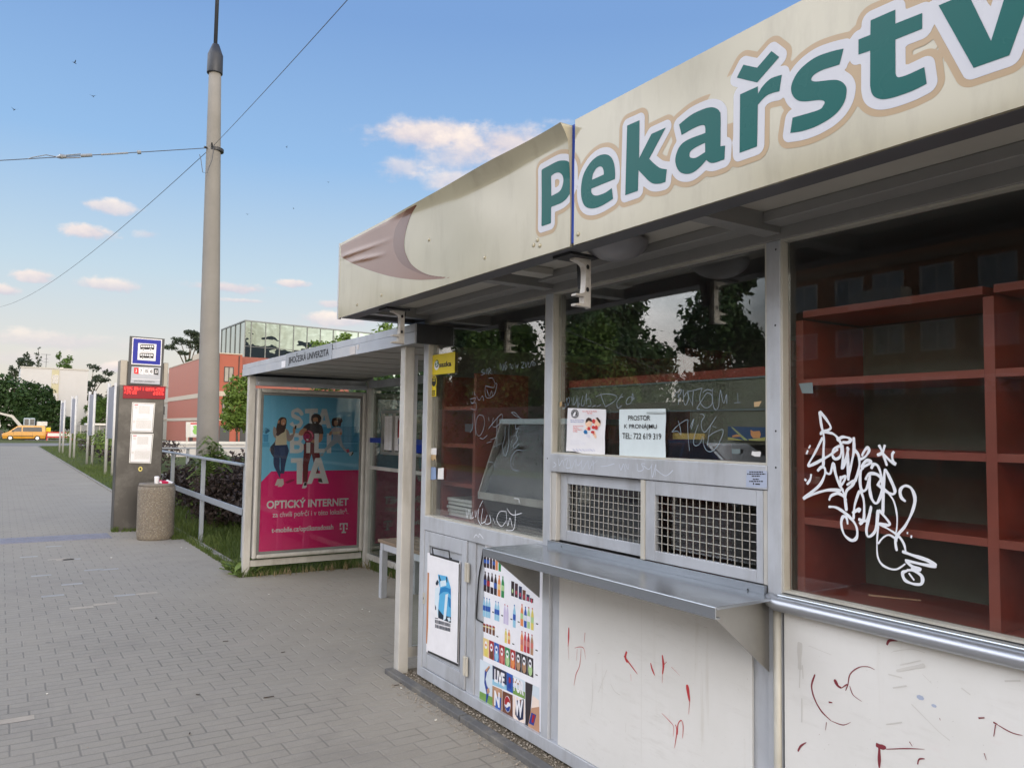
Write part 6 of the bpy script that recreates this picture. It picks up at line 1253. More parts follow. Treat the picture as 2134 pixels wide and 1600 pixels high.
tree('low_tree', 'low dark trees along the roof line of the red building', 26.0, 148, ZF, 8, [(0,0,12.0,1.4,1.2,.7),(2.4,0,13.2,1.6,1.2,.9)], 700, .45, LEAF['deep'], .2, 24)
# street trees near the university
tree('young_tree', 'young bright green tree between the concrete pole and the bus shelter', 11.3, 46, 0, 1.6, [(0,0,2.6,1.0,.9,1.1),(.1,0,3.6,.9,.8,.9),(-.35,0,1.9,.7,.7,.7),(.5,.1,4.3,.5,.5,.6),(.5,0,2.0,.9,.8,.9)], 3000, .24, LEAF['young'], .07, 31)
tree('slim_tree', 'slim leafy tree whose top shows above the bus shelter roof, left of the white arm', 12.0, 33, 0, 2.6, [(0,0,4.7,.75,.7,.7),(.5,0,5.35,.55,.5,.5),(-.6,0,5.1,.45,.45,.5),(.9,0,4.6,.6,.5,.5),(.1,0,3.6,.9,.8,.8)], 1500, .20, LEAF['young'], .06, 32)
tree('slim_tree', 'leafy tree whose top shows between the bus shelter roof and the kiosk sign', 11.9, 27, 0, 2.2, [(0,0,4.2,.9,.8,.8),(.3,0,5.0,.8,.7,.6),(.9,0,4.6,.8,.7,.7),(-.6,0,3.4,.8,.7,.7)], 1900, .19, LEAF['young'], .06, 33)
tree('slim_tree', 'small pale treetop just above the lettered end of the bus shelter roof', 16.3, 52, 0, 3, [(0,0,6.0,.8,.7,.7),(.7,0,5.6,.6,.6,.6)], 500, .24, LEAF['young'], .07, 34)
for i, (x, y, lb, m, s_) in enumerate(((11.0,24.0,'dense green tree seen through the left part of the shelter glass','deep',1.0),(13.6,25.5,'dense green tree seen through the middle of the shelter glass','mid',1.0),(15.6,24.0,'dense green tree seen through the right part of the shelter glass','deep',.9))):
    tree('leafy_tree', lb, x, y, 0, 1.3, [(0,0,2.7*s_,1.3,1.2,1.3),(.7,0,3.3*s_,1.0,1,.9),(-.8,0,2.2,1.0,1,1.0),(0,0,1.5,1.4,1.2,.9)], 2600, .20, LEAF[m], .10, 40+i, 'trees behind the bus shelter')
# hedge of dark shrubs behind the railing, each its own plant
def bush(label, x, y, rx, ry, h, n, size, m, seed, name='shrub', group='dark shrubs behind the railing'):
    t = thing(name, (x, y, 0), label, 'shrub', group); rg = random.Random(seed); L = [(x, y, h*.48, rx, ry, h*.48)]
    for k in range(9): th = rg.uniform(0, 6.28); L.append((x+rx*.75*math.cos(th), y+ry*.75*math.sin(th), h*rg.uniform(.35, .9), rx*.42, ry*.42, h*.24))
    mb = MB(); leaves(mb, L, n, size, .3, seed); mb.build('foliage', LEAF[m], t)
    mb = MB()
    for k in range(9): th = rg.uniform(0, 6.28); mb.tube([(x+.1*math.cos(th), y+.1*math.sin(th), 0), (x+rx*.6*math.cos(th), y+ry*.6*math.sin(th), h*.55), (x+rx*.9*math.cos(th), y+ry*.9*math.sin(th), h*rg.uniform(.8,1.08))], [.014,.009,.003], 5)
    mb.build('stems', G['bark'], t)
bush('dark low shrub behind the railing next to the bus shelter', 3.45, 10.2, .75, .8, .95, 6000, .075, 'hedge', 51)
bush('dark shrub behind the middle of the near railing', 3.75, 11.9, .9, .9, 1.05, 6500, .078, 'hedge', 52)
bush('dark shrub around the foot of the concrete pole', 3.9, 13.9, .95, .9, 1.12, 6500, .08, 'hedge', 53)
bush('dark shrub hiding the lower part of the concrete pole', 2.95, 12.95, .5, .6, 1.0, 3600, .075, 'hedge', 57)
bush('dark shrub right of the concrete pole, top against the white wall', 5.0, 12.6, 1.0, 1.0, 1.30, 6000, .08, 'hedge', 54)
bush('dark shrub in front of the crossing railing', 3.2, 15.7, .6, .6, .95, 3600, .08, 'hedge', 55)
bush('dark shrub touching the back of the shelter post', 4.6, 10.6, .9, .9, 1.2, 5000, .08, 'hedge', 56)
for i, (x, y, h, m, lb) in enumerate(((4.4,31,1.05,'hedge','reddish dark shrub behind the nearest info board'),(4.6,37,1.15,'hedge','reddish dark shrub behind the second info board'),(4.3,34,1.25,'nettle','pale green shrub between the first and second info boards'),(4.5,44,1.2,'hedge','reddish dark shrub behind the third info board'),(4.4,52,1.25,'nettle','pale green shrub behind the farthest info board'),(5.6,57,1.2,'hedge','reddish dark shrub at the far end of the info boards'))):
    bush(lb, x, y, 1.2, 1.7, h, 1300, .13, m, 60+i, group='shrubs behind the info boards')
for i, (x, y, w_) in enumerate(((5.6,9.6,'beside the advertising display'),(6.2,8.0,'behind its far pane'),(6.0,6.4,'behind its middle post'),(5.9,5.2,'next to the kiosk'))):
    bush('low green shrub at the back of the shelter, '+w_, x, y, 1.2, .9, 1.25, 1700, .085, 'deep', 80+i, group='low shrubs behind the shelter')
# tall pale weed with drooping compound leaves in front of the pole
def weed(x, y, h, label):
    t = thing('tall_weed', (x, y, 0), label, 'plant'); rg = random.Random(9); mb = MB(); st = MB()
    for k in range(10):
        th = rg.uniform(0, 6.28); lean = rg.uniform(.04, .24); hh = h*rg.uniform(.72, 1.0)
        tip = Vector((x+lean*math.cos(th), y+lean*math.sin(th), hh)); st.tube([(x, y, 0), (x+.4*lean*math.cos(th), y+.4*lean*math.sin(th), hh*.6), tuple(tip)], [.012,.008,.004], 5)
        for j in range(13):
            f = .35+.65*j/12; p = Vector((x, y, 0)).lerp(tip, f); p.z = hh*f; a = rg.uniform(0, 6.28); L_ = .27*(1.15-f*.55)
            pts = [p, p+Vector((math.cos(a)*L_*.5, math.sin(a)*L_*.5, .05)), p+Vector((math.cos(a)*L_, math.sin(a)*L_, -.05))]
            st.tube([tuple(q) for q in pts], .002, 4)
            for s_ in range(1, 8):
                c = pts[0].lerp(pts[1], s_/4) if s_ <= 4 else pts[1].lerp(pts[2], (s_-4)/3.0)
                for sg_ in (-1, 1):
                    dv = Vector((math.cos(a+sg_*1.1), math.sin(a+sg_*1.1), -.35)); wv = Vector((-dv.y, dv.x, 0))*.20; e = .105
                    mb.add([c, c+dv*e*.5+wv*e, c+dv*e, c+dv*e*.5-wv*e], [(0,1,2,3)])
    mb.build('leaves', LEAF['nettle'], t); st.build('stems', pm('weed_stem', (.10,.15,.04), .7), t)
    fl_ = MB()
    for k in range(6): fl_.lathe([(.004,0),(.022,.01),(.004,.014)], (x-.1+.08*k, y-.35+.03*k, .62+.04*(k % 3)), 7)
    fl_.build('flowers', flat('yellow_flower', (230,200,50)), t)
weed(2.82, 12.95, 1.46, 'tall pale green weed with feathery leaves in front of the concrete pole')
# grass: nobody could count it
def grass(name, boxes, n, h, m, seed):
    rg = np.random.RandomState(seed); mb = MB(); A = np.array([(b[1]-b[0])*(b[3]-b[2])*b[4] for b in boxes]); idx = rg.choice(len(boxes), n, p=A/A.sum()); B = np.array(boxes)[idx]
    x = rg.uniform(B[:,0], B[:,1]); y = rg.uniform(B[:,2], B[:,3]); clump = .55+.75*(np.sin(x*5.1+y*3.3)*np.sin(y*4.7-x*2.2)*.5+.5); hh = h*B[:,5]*clump*rg.uniform(.5, 1.2, n)
    th = rg.uniform(0, 6.28, n); w = rg.uniform(.0025, .006, n)*(1+h); ln = hh*rg.uniform(.15, .75, n); la = rg.uniform(0, 6.28, n)
    c, s = np.cos(th)*w, np.sin(th)*w; lx, ly = np.cos(la)*ln, np.sin(la)*ln; z0 = np.full(n, -.005)
    V = np.stack([np.stack([x-c, y-s, z0], 1), np.stack([x+c, y+s, z0], 1), np.stack([x+c*.7+lx*.35, y+s*.7+ly*.35, hh*.6], 1), np.stack([x-c*.7+lx*.35, y-s*.7+ly*.35, hh*.6], 1), np.stack([x+lx, y+ly, hh], 1)], 1).reshape(-1, 3)
    mb.v = list(map(tuple, V.tolist())); mb.f = [f for i in range(n) for f in ((5*i, 5*i+1, 5*i+2, 5*i+3), (5*i+3, 5*i+2, 5*i+4))]; mb.m = [0]*len(mb.f)
    return tag(mb.build(name, m), kind='stuff')
LEAF['grass'] = leafmat('grass_blades', (.05,.09,.018), (.17,.22,.06), .3); LEAF['dry'] = leafmat('dry_grass', (.20,.15,.08), (.34,.27,.15), .2)
grass('grass', [(2.38,4.2,8.85,13,1.3,1.0),(2.38,4.2,13,20,.8,.9),(2.38,4.4,20,34,.30,.8),(2.42,4.6,34,64,.10,.8)], 26000, .16, LEAF['grass'], 1)
grass('kerb_grass', [(2.24,2.33,8.8,13.0,3,.5),(2.30,3.6,8.60,8.84,1.2,.5),(3.60,3.95,5.2,8.6,1.2,1.1),(1.47,1.56,13.12,13.2,6,.5),(1.6,2.3,13.08,13.18,2,.35),(2.2,2.34,8.6,9.4,3,.9),(2.1,2.25,11.9,12.3,4,.4)], 5200, .15, LEAF['grass'], 2)
grass('dry_grass', [(2.35,3.6,8.50,8.70,3,.8),(2.25,2.40,8.6,11.8,1,.6),(3.55,3.75,5.4,8.6,1,.9)], 420, .10, LEAF['dry'], 3)
# broad weed leaves at the shelter corner
t = thing('low_weed', (2.24, 8.85, 0), 'low broad leaved weed at the foot of the shelter post by the kerb', 'plant'); mb = MB(); rg = random.Random(2)
for k in range(46):
    a = rg.uniform(0, 6.28); c = Vector((2.25+rg.uniform(-.1,.1), 8.85+rg.uniform(-.18,.22), rg.uniform(.01,.06))); L_ = rg.uniform(.07,.15); d = Vector((math.cos(a), math.sin(a), rg.uniform(.2,.9))); w_ = Vector((-d.y, d.x, 0))*.28
    mb.add([c, c+d*L_*.4+w_*L_, c+d*L_*.8+w_*L_*.6, c+d*L_-Vector((0,0,.02)), c+d*L_*.8-w_*L_*.6, c+d*L_*.4-w_*L_], [(0,1,2,3,4,5)])
mb.build('leaves', LEAF['nettle'], t)
# ================================================================== FAR BUILDINGS
def windows(parent, pl, rects, frame, pane, name='window', fw=.07, dep=.06):
    """one window mesh (frame) with a pane child, copied to every opening of the same size"""
    cache = {}
    for (a0, b0, a1, b1) in rects:
        k = (round(a1-a0, 2), round(b1-b0, 2)); ctr = pl.P((a0+a1)/2, (b0+b1)/2, .0)
        if k not in cache:
            w, h = a1-a0, b1-b0; q = Plane((0,0,0), pl.u, pl.v); mb = MB()
            for r in ([(-w/2,-h/2),(-w/2+fw,-h/2),(-w/2+fw,h/2),(-w/2,h/2)], [(w/2-fw,-h/2),(w/2,-h/2),(w/2,h/2),(w/2-fw,h/2)], [(-w/2+fw,-h/2),(w/2-fw,-h/2),(w/2-fw,-h/2+fw),(-w/2+fw,-h/2+fw)], [(-w/2+fw,h/2-fw),(w/2-fw,h/2-fw),(w/2-fw,h/2),(-w/2+fw,h/2)], [(-fw/2,-h/2+fw),(fw/2,-h/2+fw),(fw/2,h/2-fw),(-fw/2,h/2-fw)]): mb.prism(q, r, .002, dep)
            f = mb.build(name, frame); mb = MB(); mb.prism(q, [(-w/2+fw,-h/2+fw),(w/2-fw,-h/2+fw),(w/2-fw,h/2-fw),(-w/2+fw,h/2-fw)], .001, .02); mb.build('pane', pane, f)
            f.parent = parent; f.location = ctr-parent.location; cache[k] = f
        else:
            c = copy_tree(cache[k], parent); c.location = ctr-parent.location
G['wpane'] = pm('window_glass', (.05,.06,.075), .06, 0, .2, 1, coat=.3); G['wpane_l'] = pm('curtained_glass', (.30,.28,.25), .15, 0, .15, 2)
G['wframe'] = pm('pale_window_frame', (.55,.54,.52), .5); G['dframe'] = pm('dark_window_frame', (.05,.04,.04), .5)
# white apartment building
ab = thing('apartment_building', (6.8, 145, ZF), 'plain white four storey apartment building with flat roof behind the large tree', 'building')
mb = MB(); mb.box(2.3, 11.35, 140, 152, ZF, 10.1); mb.build('wall', pm('white_render', (.57,.575,.585), .85, 0, .05, .3, 0, 60, (.45,.44,.42), .25, .15, 1), ab)
mb = MB(); mb.box(2.2, 11.45, 139.9, 152.1, 10.101, 10.30); mb.build('roof_edge', pm('roof_edge_pale', (.50,.49,.46), .7), ab)
mb = MB(); mb.box(6.42, 7.40, 139.93, 139.998, ZF, 10.0); mb.build('infill_panel', pm('pale_yellow_panel', (.52,.49,.33), .7), ab)
windows(ab, PY(139.93), [(6.48,7.85,7.34,9.2),(6.48,5.05,7.34,6.4),(6.48,2.25,7.34,3.6)], G['wframe'], G['wpane'])
mb = MB(); mb.box(7.6, 8.1, 143, 143.6, 10.301, 10.6); mb.box(5.6, 6.0, 144, 144.4, 10.301, 10.55); mb.build('chimney', G['aluw'], ab)
mb = MB(); mb.tube([(5.75,144.2,10.55),(5.75,144.2,12.7)], .035, 6); mb.tube([(5.0,144.2,12.6),(6.3,144.2,12.62)], .025, 6); mb.tube([(5.5,144.2,11.9),(6.0,144.2,11.92)], .02, 6); mb.tube([(5.4,144.2,11.4),(6.1,144.2,11.4)], .02, 6)
for k in range(5): mb.tube([(6.0+.07*k,143.9,12.62),(6.0+.07*k,144.5,12.62)], .012, 5)
mb.build('antenna', G['dark'], ab)
# university building in red render
un = thing('university_building', (26, 110, ZF), 'red rendered three storey university building with pale bands behind the concrete pole', 'building')
RED = pm('red_render', (.37,.10,.062), .7, 0, .06, .4); RED_SHEEN = pm('red_render_sheen', (.40,.145,.105), .55, 0, .05, .4)
mb = MB(); mb.box(21.9, 25.0, 100, 132, ZF, 10.55); mb.build('wall', RED, un)
mb = MB(); mb.box(21.86, 21.899, 100.0, 132, ZF, 10.55); mb.build('side_wall', RED_SHEEN, un)  # thin skin on the wall, sky sheen put into its paler colour
mb = MB(); mb.box(25.0, 40, 101.2, 132, ZF, 10.45); mb.build('wing', pm('dull_red_render', (.30,.10,.075), .75, 0, .06, .4), un)
BANDM = pm('pale_band', (.50,.44,.36), .7)
for z0, z1 in ((5.35,5.95),(2.35,2.75)):
    mb = MB(); mb.box(21.80, 21.859, 99.94, 132, z0, z1); mb.box(21.80, 25.06, 99.94, 99.998, z0, z1); mb.box(25.01, 40, 101.14, 101.198, z0, z1); mb.build('band', BANDM, un)
windows(un, PY(99.998), [(22.85,7.1,24.0,9.0),(22.75,3.25,23.9,5.0)], G['dframe'], G['wpane_l'], fw=.10)
windows(un, PY(101.198), [(25.35,7.1,26.5,9.0),(25.2,3.25,26.35,5.0)], G['dframe'], G['wpane_l'], fw=.10)
for (x0, x1, yy) in ((22.55,23.75,99.998),(25.1,26.4,101.198),(27.0,28.2,101.198)):
    mb = MB(); mb.box(x0, x1, yy-.05, yy, ZF+.1, 1.75); mb.build('door', pm('dark_door', (.035,.04,.045), .4), un)
SX = PX(21.859)
for (y0, y1) in ((112.0,114.0),(106,107.6)):
    mb = MB(); mb.box(21.80, 21.858, y0, y1, ZF+.2, 2.1); mb.build('side_door', G['dframe'], un)
mb = MB(); mb.box(21.7, 40, 99.4, 99.93, ZF-.1, ZF+.35); mb.build('plinth', BANDM, un)
mb = MB(); mb.box(21.80, 25.05, 99.9, 132, 10.551, 10.68); mb.build('parapet_cap', BANDM, un)
for x_, y_ in ((24.6,99.93),(22.2,99.93)): mb = MB(); mb.tube([(x_,y_,ZF),(x_,y_,10.4)], .06, 8); mb.build('downpipe', G['dframe'], un)
mb = MB(); mb.box(24.0, 24.5, 99.9, 99.995, 1.9, 2.15); mb.build('wall_lamp', G['wframe'], un)
# pale stair tower at its far end
st = thing('stair_tower', (23.5, 135, ZF), 'narrow pale grey tower block at the far end of the red university building', 'building')
mb = MB(); mb.box(22.0, 26, 132.1, 140, ZF, 9.9); mb.build('wall', pm('pale_grey_render', (.45,.42,.37), .75), st); mb = MB()
for z in (2.5, 5.2, 7.6): mb.box(21.9, 21.998, 132.2, 139.8, z, z+.25)
mb.build('band', BANDM, st); windows(st, PX(21.997), [(-136.5,3.4,-135.2,4.7),(-136.5,6.0,-135.2,7.3)], G['dframe'], G['wpane'])
# glass block
gb = thing('glass_building', (38, 115, ZF), 'mirror glazed office block rising behind the red university building', 'building')
m, nt, b, out = newmat('mirror_glazing'); tc_ = N(nt, 'ShaderNodeTexCoord').outputs['Object']
b.inputs['Base Color'].default_value = (.34,.42,.40,1); b.inputs['Metallic'].default_value = 1; b.inputs['Roughness'].default_value = .02
wv = N(nt, 'ShaderNodeTexNoise', {'Vector': tc_, 'Scale': .55, 'Detail': 1.5}).outputs['Fac']; nt.links.new(N(nt, 'ShaderNodeBump', {'Strength': .12, 'Distance': .25, 'Height': wv}).outputs[0], b.inputs['Normal']); G['mirror'] = m
foot = [(26.25,104),(52,107.0),(52,128),(26.0,116)]
mb = MB(); P0 = PZ(0)
mb.prism(PZ(ZF), foot, 0, 15.95); mb.build('wall', G['mirror'], gb)
def lerp2(p, q, t): return (p[0]+(q[0]-p[0])*t, p[1]+(q[1]-p[1])*t)
mb = MB()
for i in range(14):
    t_ = .03+i*.0755
    if t_ < 1: p = lerp2(foot[0], foot[1], t_); mb.box(p[0]-.05, p[0]+.05, p[1]-.09, p[1]+.02, ZF, 15.36)
for i in range(6): p = lerp2(foot[0], foot[3], i/5); mb.box(p[0]-.09, p[0]+.02, p[1]-.05, p[1]+.05, ZF, 15.36)
for z in (2.9, 5.9, 8.9, 12.1): 
    a, c = foot[0], foot[1]; d = Vector((c[0]-a[0], c[1]-a[1])); ang = math.atan2(d.y, d.x); mb.cbox(((a[0]+c[0])/2+.0, (a[1]+c[1])/2-.03, z), d.length, .10, .07, ang)
mb.build('mullion', pm('glazing_bar', (.16,.17,.17), .5, .4), gb)
mb = MB(); mb.prism(PZ(15.36), [(26.1,103.85),(52.1,106.85),(52.1,128.1),(25.9,116.1)], 0, .16); mb.build('roof', pm('roof_edge_grey', (.22,.24,.24), .5), gb)
mb = MB(); mb.box(24.3, 25.9, 119, 127, ZF, 12.4); mb.build('side_wing', pm('pale_beige_render', (.48,.42,.34), .8), gb)
# ================================================================== THINGS IN THE MIDDLE DISTANCE
lw = thing('low_wall', (13, 44, 0), 'low white parapet with a white top rail beyond the dark shrubs', 'wall')
mb = MB(); mb.box(5.5, 27, 44, 44.2, -.1, .62); mb.build('base_wall', pm('white_low_wall', (.56,.54,.54), .7, 0, .1, 1), lw)
mb = MB(); mb.box(5.4, 27, 43.95, 44.25, .66, .80); mb.build('top_rail', G['white'], lw)
for i in range(12): mb = MB(); mb.box(5.6+i*1.9, 5.7+i*1.9, 44.05, 44.15, .621, .659); mb.build('spacer', G['white'], lw)
tm = thing('map_board', (10.2, 52, 0), 'white map board with a green town map and red heading, left of the pole', 'map board')
mb = MB(); P = PY(52); q = P.tr([(388,879),(424,879),(424,911),(388,911)]); mb.prism(P, q, -.12, 0); mb.build('panel', G['white'], tm)
mb = MB(); q2 = P.tr([(397,881),(424,881),(424,908),(397,908)]); mb.poly(P, q2, .004); mb.mi = 1; q3 = P.tr([(397,881),(424,881),(424,884),(397,884)]); mb.poly(P, q3, .008)
mb.mi = 2; mb.poly(P, P.tr([(402,888),(408,886),(412,889),(420,888),(422,897),(416,901),(412,906),(404,904),(401,898),(404,893)]), .008); mb.build('map_print', [G['paper'], flat('red_heading2', (214,50,60)), flat('map_green', (150,205,110))], tm)
mb = MB()
for k in (0, 1): mb.box(q[k][0]-.05+(.1 if k == 0 else -.1), q[k][0]+.05+(.1 if k == 0 else -.1), 52.02, 52.1, -.05, q[2][1])
mb.build('post', G['aluw'], tm)
# small shed and waiting hut behind the info boards
sd_ = thing('bus_hut', (12.0, 120, ZF), 'grey glazed hut with flat white roof beyond the info boards', 'hut')
mb = MB(); mb.box(8.2, 14.6, 119, 121.5, ZF, 1.55); mb.build('wall', pm('grey_hut_panel', (.20,.21,.22), .5, 0, .25, .8), sd_); mb = MB(); mb.box(9.7, 15.0, 118.6, 121.8, 1.56, 1.80); mb.build('roof', G['white'], sd_)
mb = MB()
for i in range(9): mb.box(8.3+i*.75, 8.36+i*.75, 118.94, 118.998, ZF, 1.54)
mb.build('frame', G['aluw'], sd_)
# ---- vehicles
G['tyre'] = pm('tyre_rubber', (.02,.02,.021), .8); G['hub'] = pm('wheel_rim', (.45,.45,.46), .35, .6); G['carglass'] = pm('car_glass', (.022,.025,.03), .12, 0, .1, 2, spec=.35)
def vehicle(name, label, loc, rz, paint, lower, upper, halfw, roofw, wheels, glassq, extras, cat, group=None, wr=.33):
    """body from a side outline: lower = belt outline, upper = cabin outline [(l,z)], along local x, front at -x"""
    t = thing(name, (0,0,0), label, cat, group)
    mb = MB(); n = len(lower)
    for out_, w0, w1 in ((lower, halfw, halfw),):
        vs = [(l, -halfw*(.94 if z < .45 else 1), z) for l, z in out_]+[(l, halfw*(.94 if z < .45 else 1), z) for l, z in out_]
        tri = geometry.tessellate_polygon([[Vector((l, z, 0)) for l, z in out_]])
        mb.add(vs, [tuple(f) for f in tri]+[tuple(i+n for i in f) for f in tri]+[(i, (i+1) % n, n+(i+1) % n, n+i) for i in range(n)])
    zb = min(z for l, z in upper); zt = max(z for l, z in upper); W_ = lambda z: halfw*.985-(halfw-roofw)*(z-zb)/(zt-zb)
    k = len(upper); vs = [(l, -W_(z), z) for l, z in upper]+[(l, W_(z), z) for l, z in upper]; tri = geometry.tessellate_polygon([[Vector((l, z, 0)) for l, z in upper]])
    mb.add(vs, [tuple(f) for f in tri]+[tuple(i+k for i in f) for f in tri]+[(i, (i+1) % k, k+(i+1) % k, k+i) for i in range(k)])
    mb.build('body', paint, t, bevel=.03)
    for q in glassq:
        for s_ in (-1, 1):
            mb = MB(); mb.add([(l, s_*(W_(z)+.008), z) for l, z in q]+[(l, s_*(W_(z)-.02), z) for l, z in q], [tuple(range(len(q))), tuple(range(2*len(q)-1, len(q)-1, -1))]+[(i, (i+1) % len(q), len(q)+(i+1) % len(q), len(q)+i) for i in range(len(q))]); mb.build('side_window', G['carglass'], t)
    for nm, (l0, z0), (l1, z1) in (('windscreen', upper[1], upper[0]), ('rear_window', upper[-2], upper[-1])):
        d = Vector((l1-l0, 0, z1-z0)); nrm = Vector((d.z, 0, -d.x)).normalized(); nrm = nrm if (nrm.x < 0) == (nm == 'windscreen') else -nrm
        mb = MB(); pts = []
        for f, zz in ((.12, None), (.88, None)):
            l = l0+(l1-l0)*f; z = z0+(z1-z0)*f
            for s_ in ((-1, 1) if f < .5 else (1, -1)): pts.append(Vector((l, s_*(W_(z)-.09), z))+nrm*.012)
        mb.add(pts, [(0,1,2,3)]); mb.build(nm, G['carglass'], t)
    for (l, s_) in wheels:
        mb = MB(); P = Plane((l, s_*(halfw-.10), wr), (1,0,0), (0,0,1))
        c = [(wr*math.cos(i*math.pi/12), wr*math.sin(i*math.pi/12)) for i in range(24)]; mb.prism(P, c, -.115*1, .115*1); w_ = mb.build('wheel', G['tyre'], t, bevel=.02)
        mb = MB(); mb.prism(P, [(a*.64, b*.64) for a, b in c], -.122, .122); mb.build('rim', G['hub'], w_)
    for nm, mt_, bx in extras:
        for q in bx: mb = MB(); mb.box(*q); mb.build(nm, mt_, t, bevel=.015)
    t.location = loc; t.rotation_euler = (0, 0, rz); return t
YV = pm('yellow_van_paint', (.62,.30,.03), .3, 0, .03, 1, coat=.4)
vehicle('parked_van', 'yellow van parked side on before the large dark tree', (2.75, 122, ZF), 0, YV,
    [(-2.42,.28),(-2.45,.62),(-2.38,.92),(-1.75,1.14),(2.40,1.16),(2.45,.7),(2.42,.30)], [(-1.78,1.12),(-.85,1.86),(-.45,1.95),(2.2,1.95),(2.34,1.86),(2.41,1.14)], .95, .80,
    [(-1.52,-1),(-1.52,1),(1.5,-1),(1.5,1)], [[(-1.45,1.18),(-.78,1.74),(-.30,1.76),(-.30,1.18)],[(-.18,1.18),(-.18,1.76),(1.95,1.76),(2.02,1.18)]],
    [('bumper', G['dark'], [(-2.50,-2.36,-.93,.93,.25,.60),(2.40,2.49,-.93,.93,.25,.55)]), ('headlight', G['white'], [(-2.44,-2.28,-.93,-.60,.66,.86),(-2.44,-2.28,.60,.93,.66,.86)]), ('door_seam', G['dark'], [(-.255,-.235,-.957,-.90,.36,1.12),(.93,.95,-.957,-.90,.36,1.12),(-1.22,-1.20,-.957,-.90,.40,1.10)]), ('side_trim', G['dark'], [(-1.15,1.05,-.962,-.90,.58,.66)]), ('mirror', G['dark'], [(-1.35,-1.18,-1.12,-.96,1.15,1.36)]), ('tail_light', pm('tail_red', (.5,.03,.02), .3), [(2.38,2.46,-.93,-.78,.9,1.3),(2.38,2.46,.78,.93,.9,1.3)])], 'van')
ex = thing('excavator', (3.0, 128, ZF), 'pale excavator with raised arm standing behind the yellow van', 'excavator')
mb = MB(); mb.box(2.6, 5.4, 127, 129, ZF+.9, ZF+1.9); mb.box(4.3, 5.6, 127.1, 128.9, ZF+1.9, ZF+2.55); mb.build('body', G['aluw'], ex, bevel=.08)
mb = MB(); mb.box(2.75, 4.1, 127.0, 128.2, ZF+1.91, ZF+3.0); cb_ = mb.build('cab', pm('cab_pale_blue', (.40,.47,.52), .4), ex, bevel=.1)
mb = MB(); mb.box(2.85, 3.35, 126.97, 126.995, ZF+2.05, ZF+2.85); mb.box(3.5, 4.0, 126.97, 126.995, ZF+2.05, ZF+2.85); mb.build('cab_window', G['carglass'], cb_)
mb = MB(); P = PY(127.6); mb.prism(P, [(2.4,1.0),(2.7,1.3),(1.5,2.75),(-.2,3.15),(-.55,3.0),(1.3,2.45)], -.2, .2); mb.prism(P, [(-.55,3.15),(-.2,3.1),(.15,1.2),(-.1,.6),(-.35,.7)], -.15, .15); mb.build('arm', pm('arm_pale', (.50,.50,.47), .5), ex)
mb = MB(); mb.prism(P, [(-.4,.75),(.2,.65),(.75,.25),(.5,-.2),(-.1,-.1)], -.45, .45); mb.build('bucket', G['dark'], ex)
for y_ in (127.0, 128.6): mb = MB(); mb.prism(PY(y_), outline([(2.5,ZF+.1,1),(2.2,ZF+.5,1),(2.6,ZF+.88,1),(5.2,ZF+.88,1),(5.6,ZF+.5,1),(5.3,ZF+.1,1)]), -.25, .25); mb.build('track', G['tyre'], ex)
bt = thing('road_barrier', (6.8, 119, ZF), 'low red and white construction barrier right of the yellow van', 'barrier')
for (a, b, z0, z1) in ((5.2,8.2,1.05,1.20),(5.2,8.2,.45,.6)):
    mb = MB(); mb.box(a, b, 119, 119.05, ZF+z0, ZF+z1); mb.build('rail', flat('barrier_red', (190,50,50)), bt)
for x in (5.25, 6.7, 8.15): mb = MB(); mb.box(x-.06, x+.06, 119.051, 119.15, ZF, ZF+1.25); mb.build('post', flat('barrier_red2', (190,60,60)) , bt)
mb = MB(); mb.box(5.3, 8.1, 119.06, 119.09, ZF+.62, ZF+1.04); mb.build('board', G['white'], bt)
cw = thing('construction_sign', (4.95, 121.5, ZF), 'yellow sign board standing just behind the yellow van', 'sign')
mb = MB(); mb.box(5.2, 5.75, 121.4, 121.45, ZF+.9, ZF+1.75); mb.build('board', flat('sign_yellow', (222,200,40)), cw); mb = MB(); mb.box(5.43, 5.5, 121.451, 121.5, ZF, ZF+1.8); mb.build('post', G['aluw'], cw)
# ================================================================== ACROSS THE STREET (what the windows mirror)
bl = thing('panel_block', (-38, 19, 0), 'long orange brick apartment block across the street, mirrored in the kiosk windows', 'building')
mb = MB(); mb.box(-46, -34, -6, 31, 0, 17.2); mb.build('wall', pm('orange_brick', (.34,.16,.085), .8, 0, .12, .5), bl)
for k in range(6): 
    mb = MB(); mb.box(-33.998, -33.94, -6, 31, 2.55+k*2.8-.45, 2.55+k*2.8-.05); mb.build('band', pm('brick_band', (.30,.20,.13), .8) if k == 0 else bpy.data.materials['brick_band'], bl)
FW = Plane((-33.99, 0, 0), (0, 1, 0), (0, 0, 1))
windows(bl, FW, [(7.2+j*2.55-(.3 if j % 3 == 1 else 0), 3.1+k*2.8, 8.9+j*2.55-(.3 if j % 3 == 1 else 0), 4.6+k*2.8) for j in range(9) for k in range(5)], G['wframe'], pm('bright_window', (.34,.36,.38), .2, 0, .35, .7), fw=.11)
for k in range(3): 
    for j in (1, 5): mb = MB(); mb.box(-33.93, -32.9, 9.3+j*2.55, 12.2+j*2.55, 2.7+k*5.6, 3.6+k*5.6); mb.build('balcony', G['aluw'], bl)
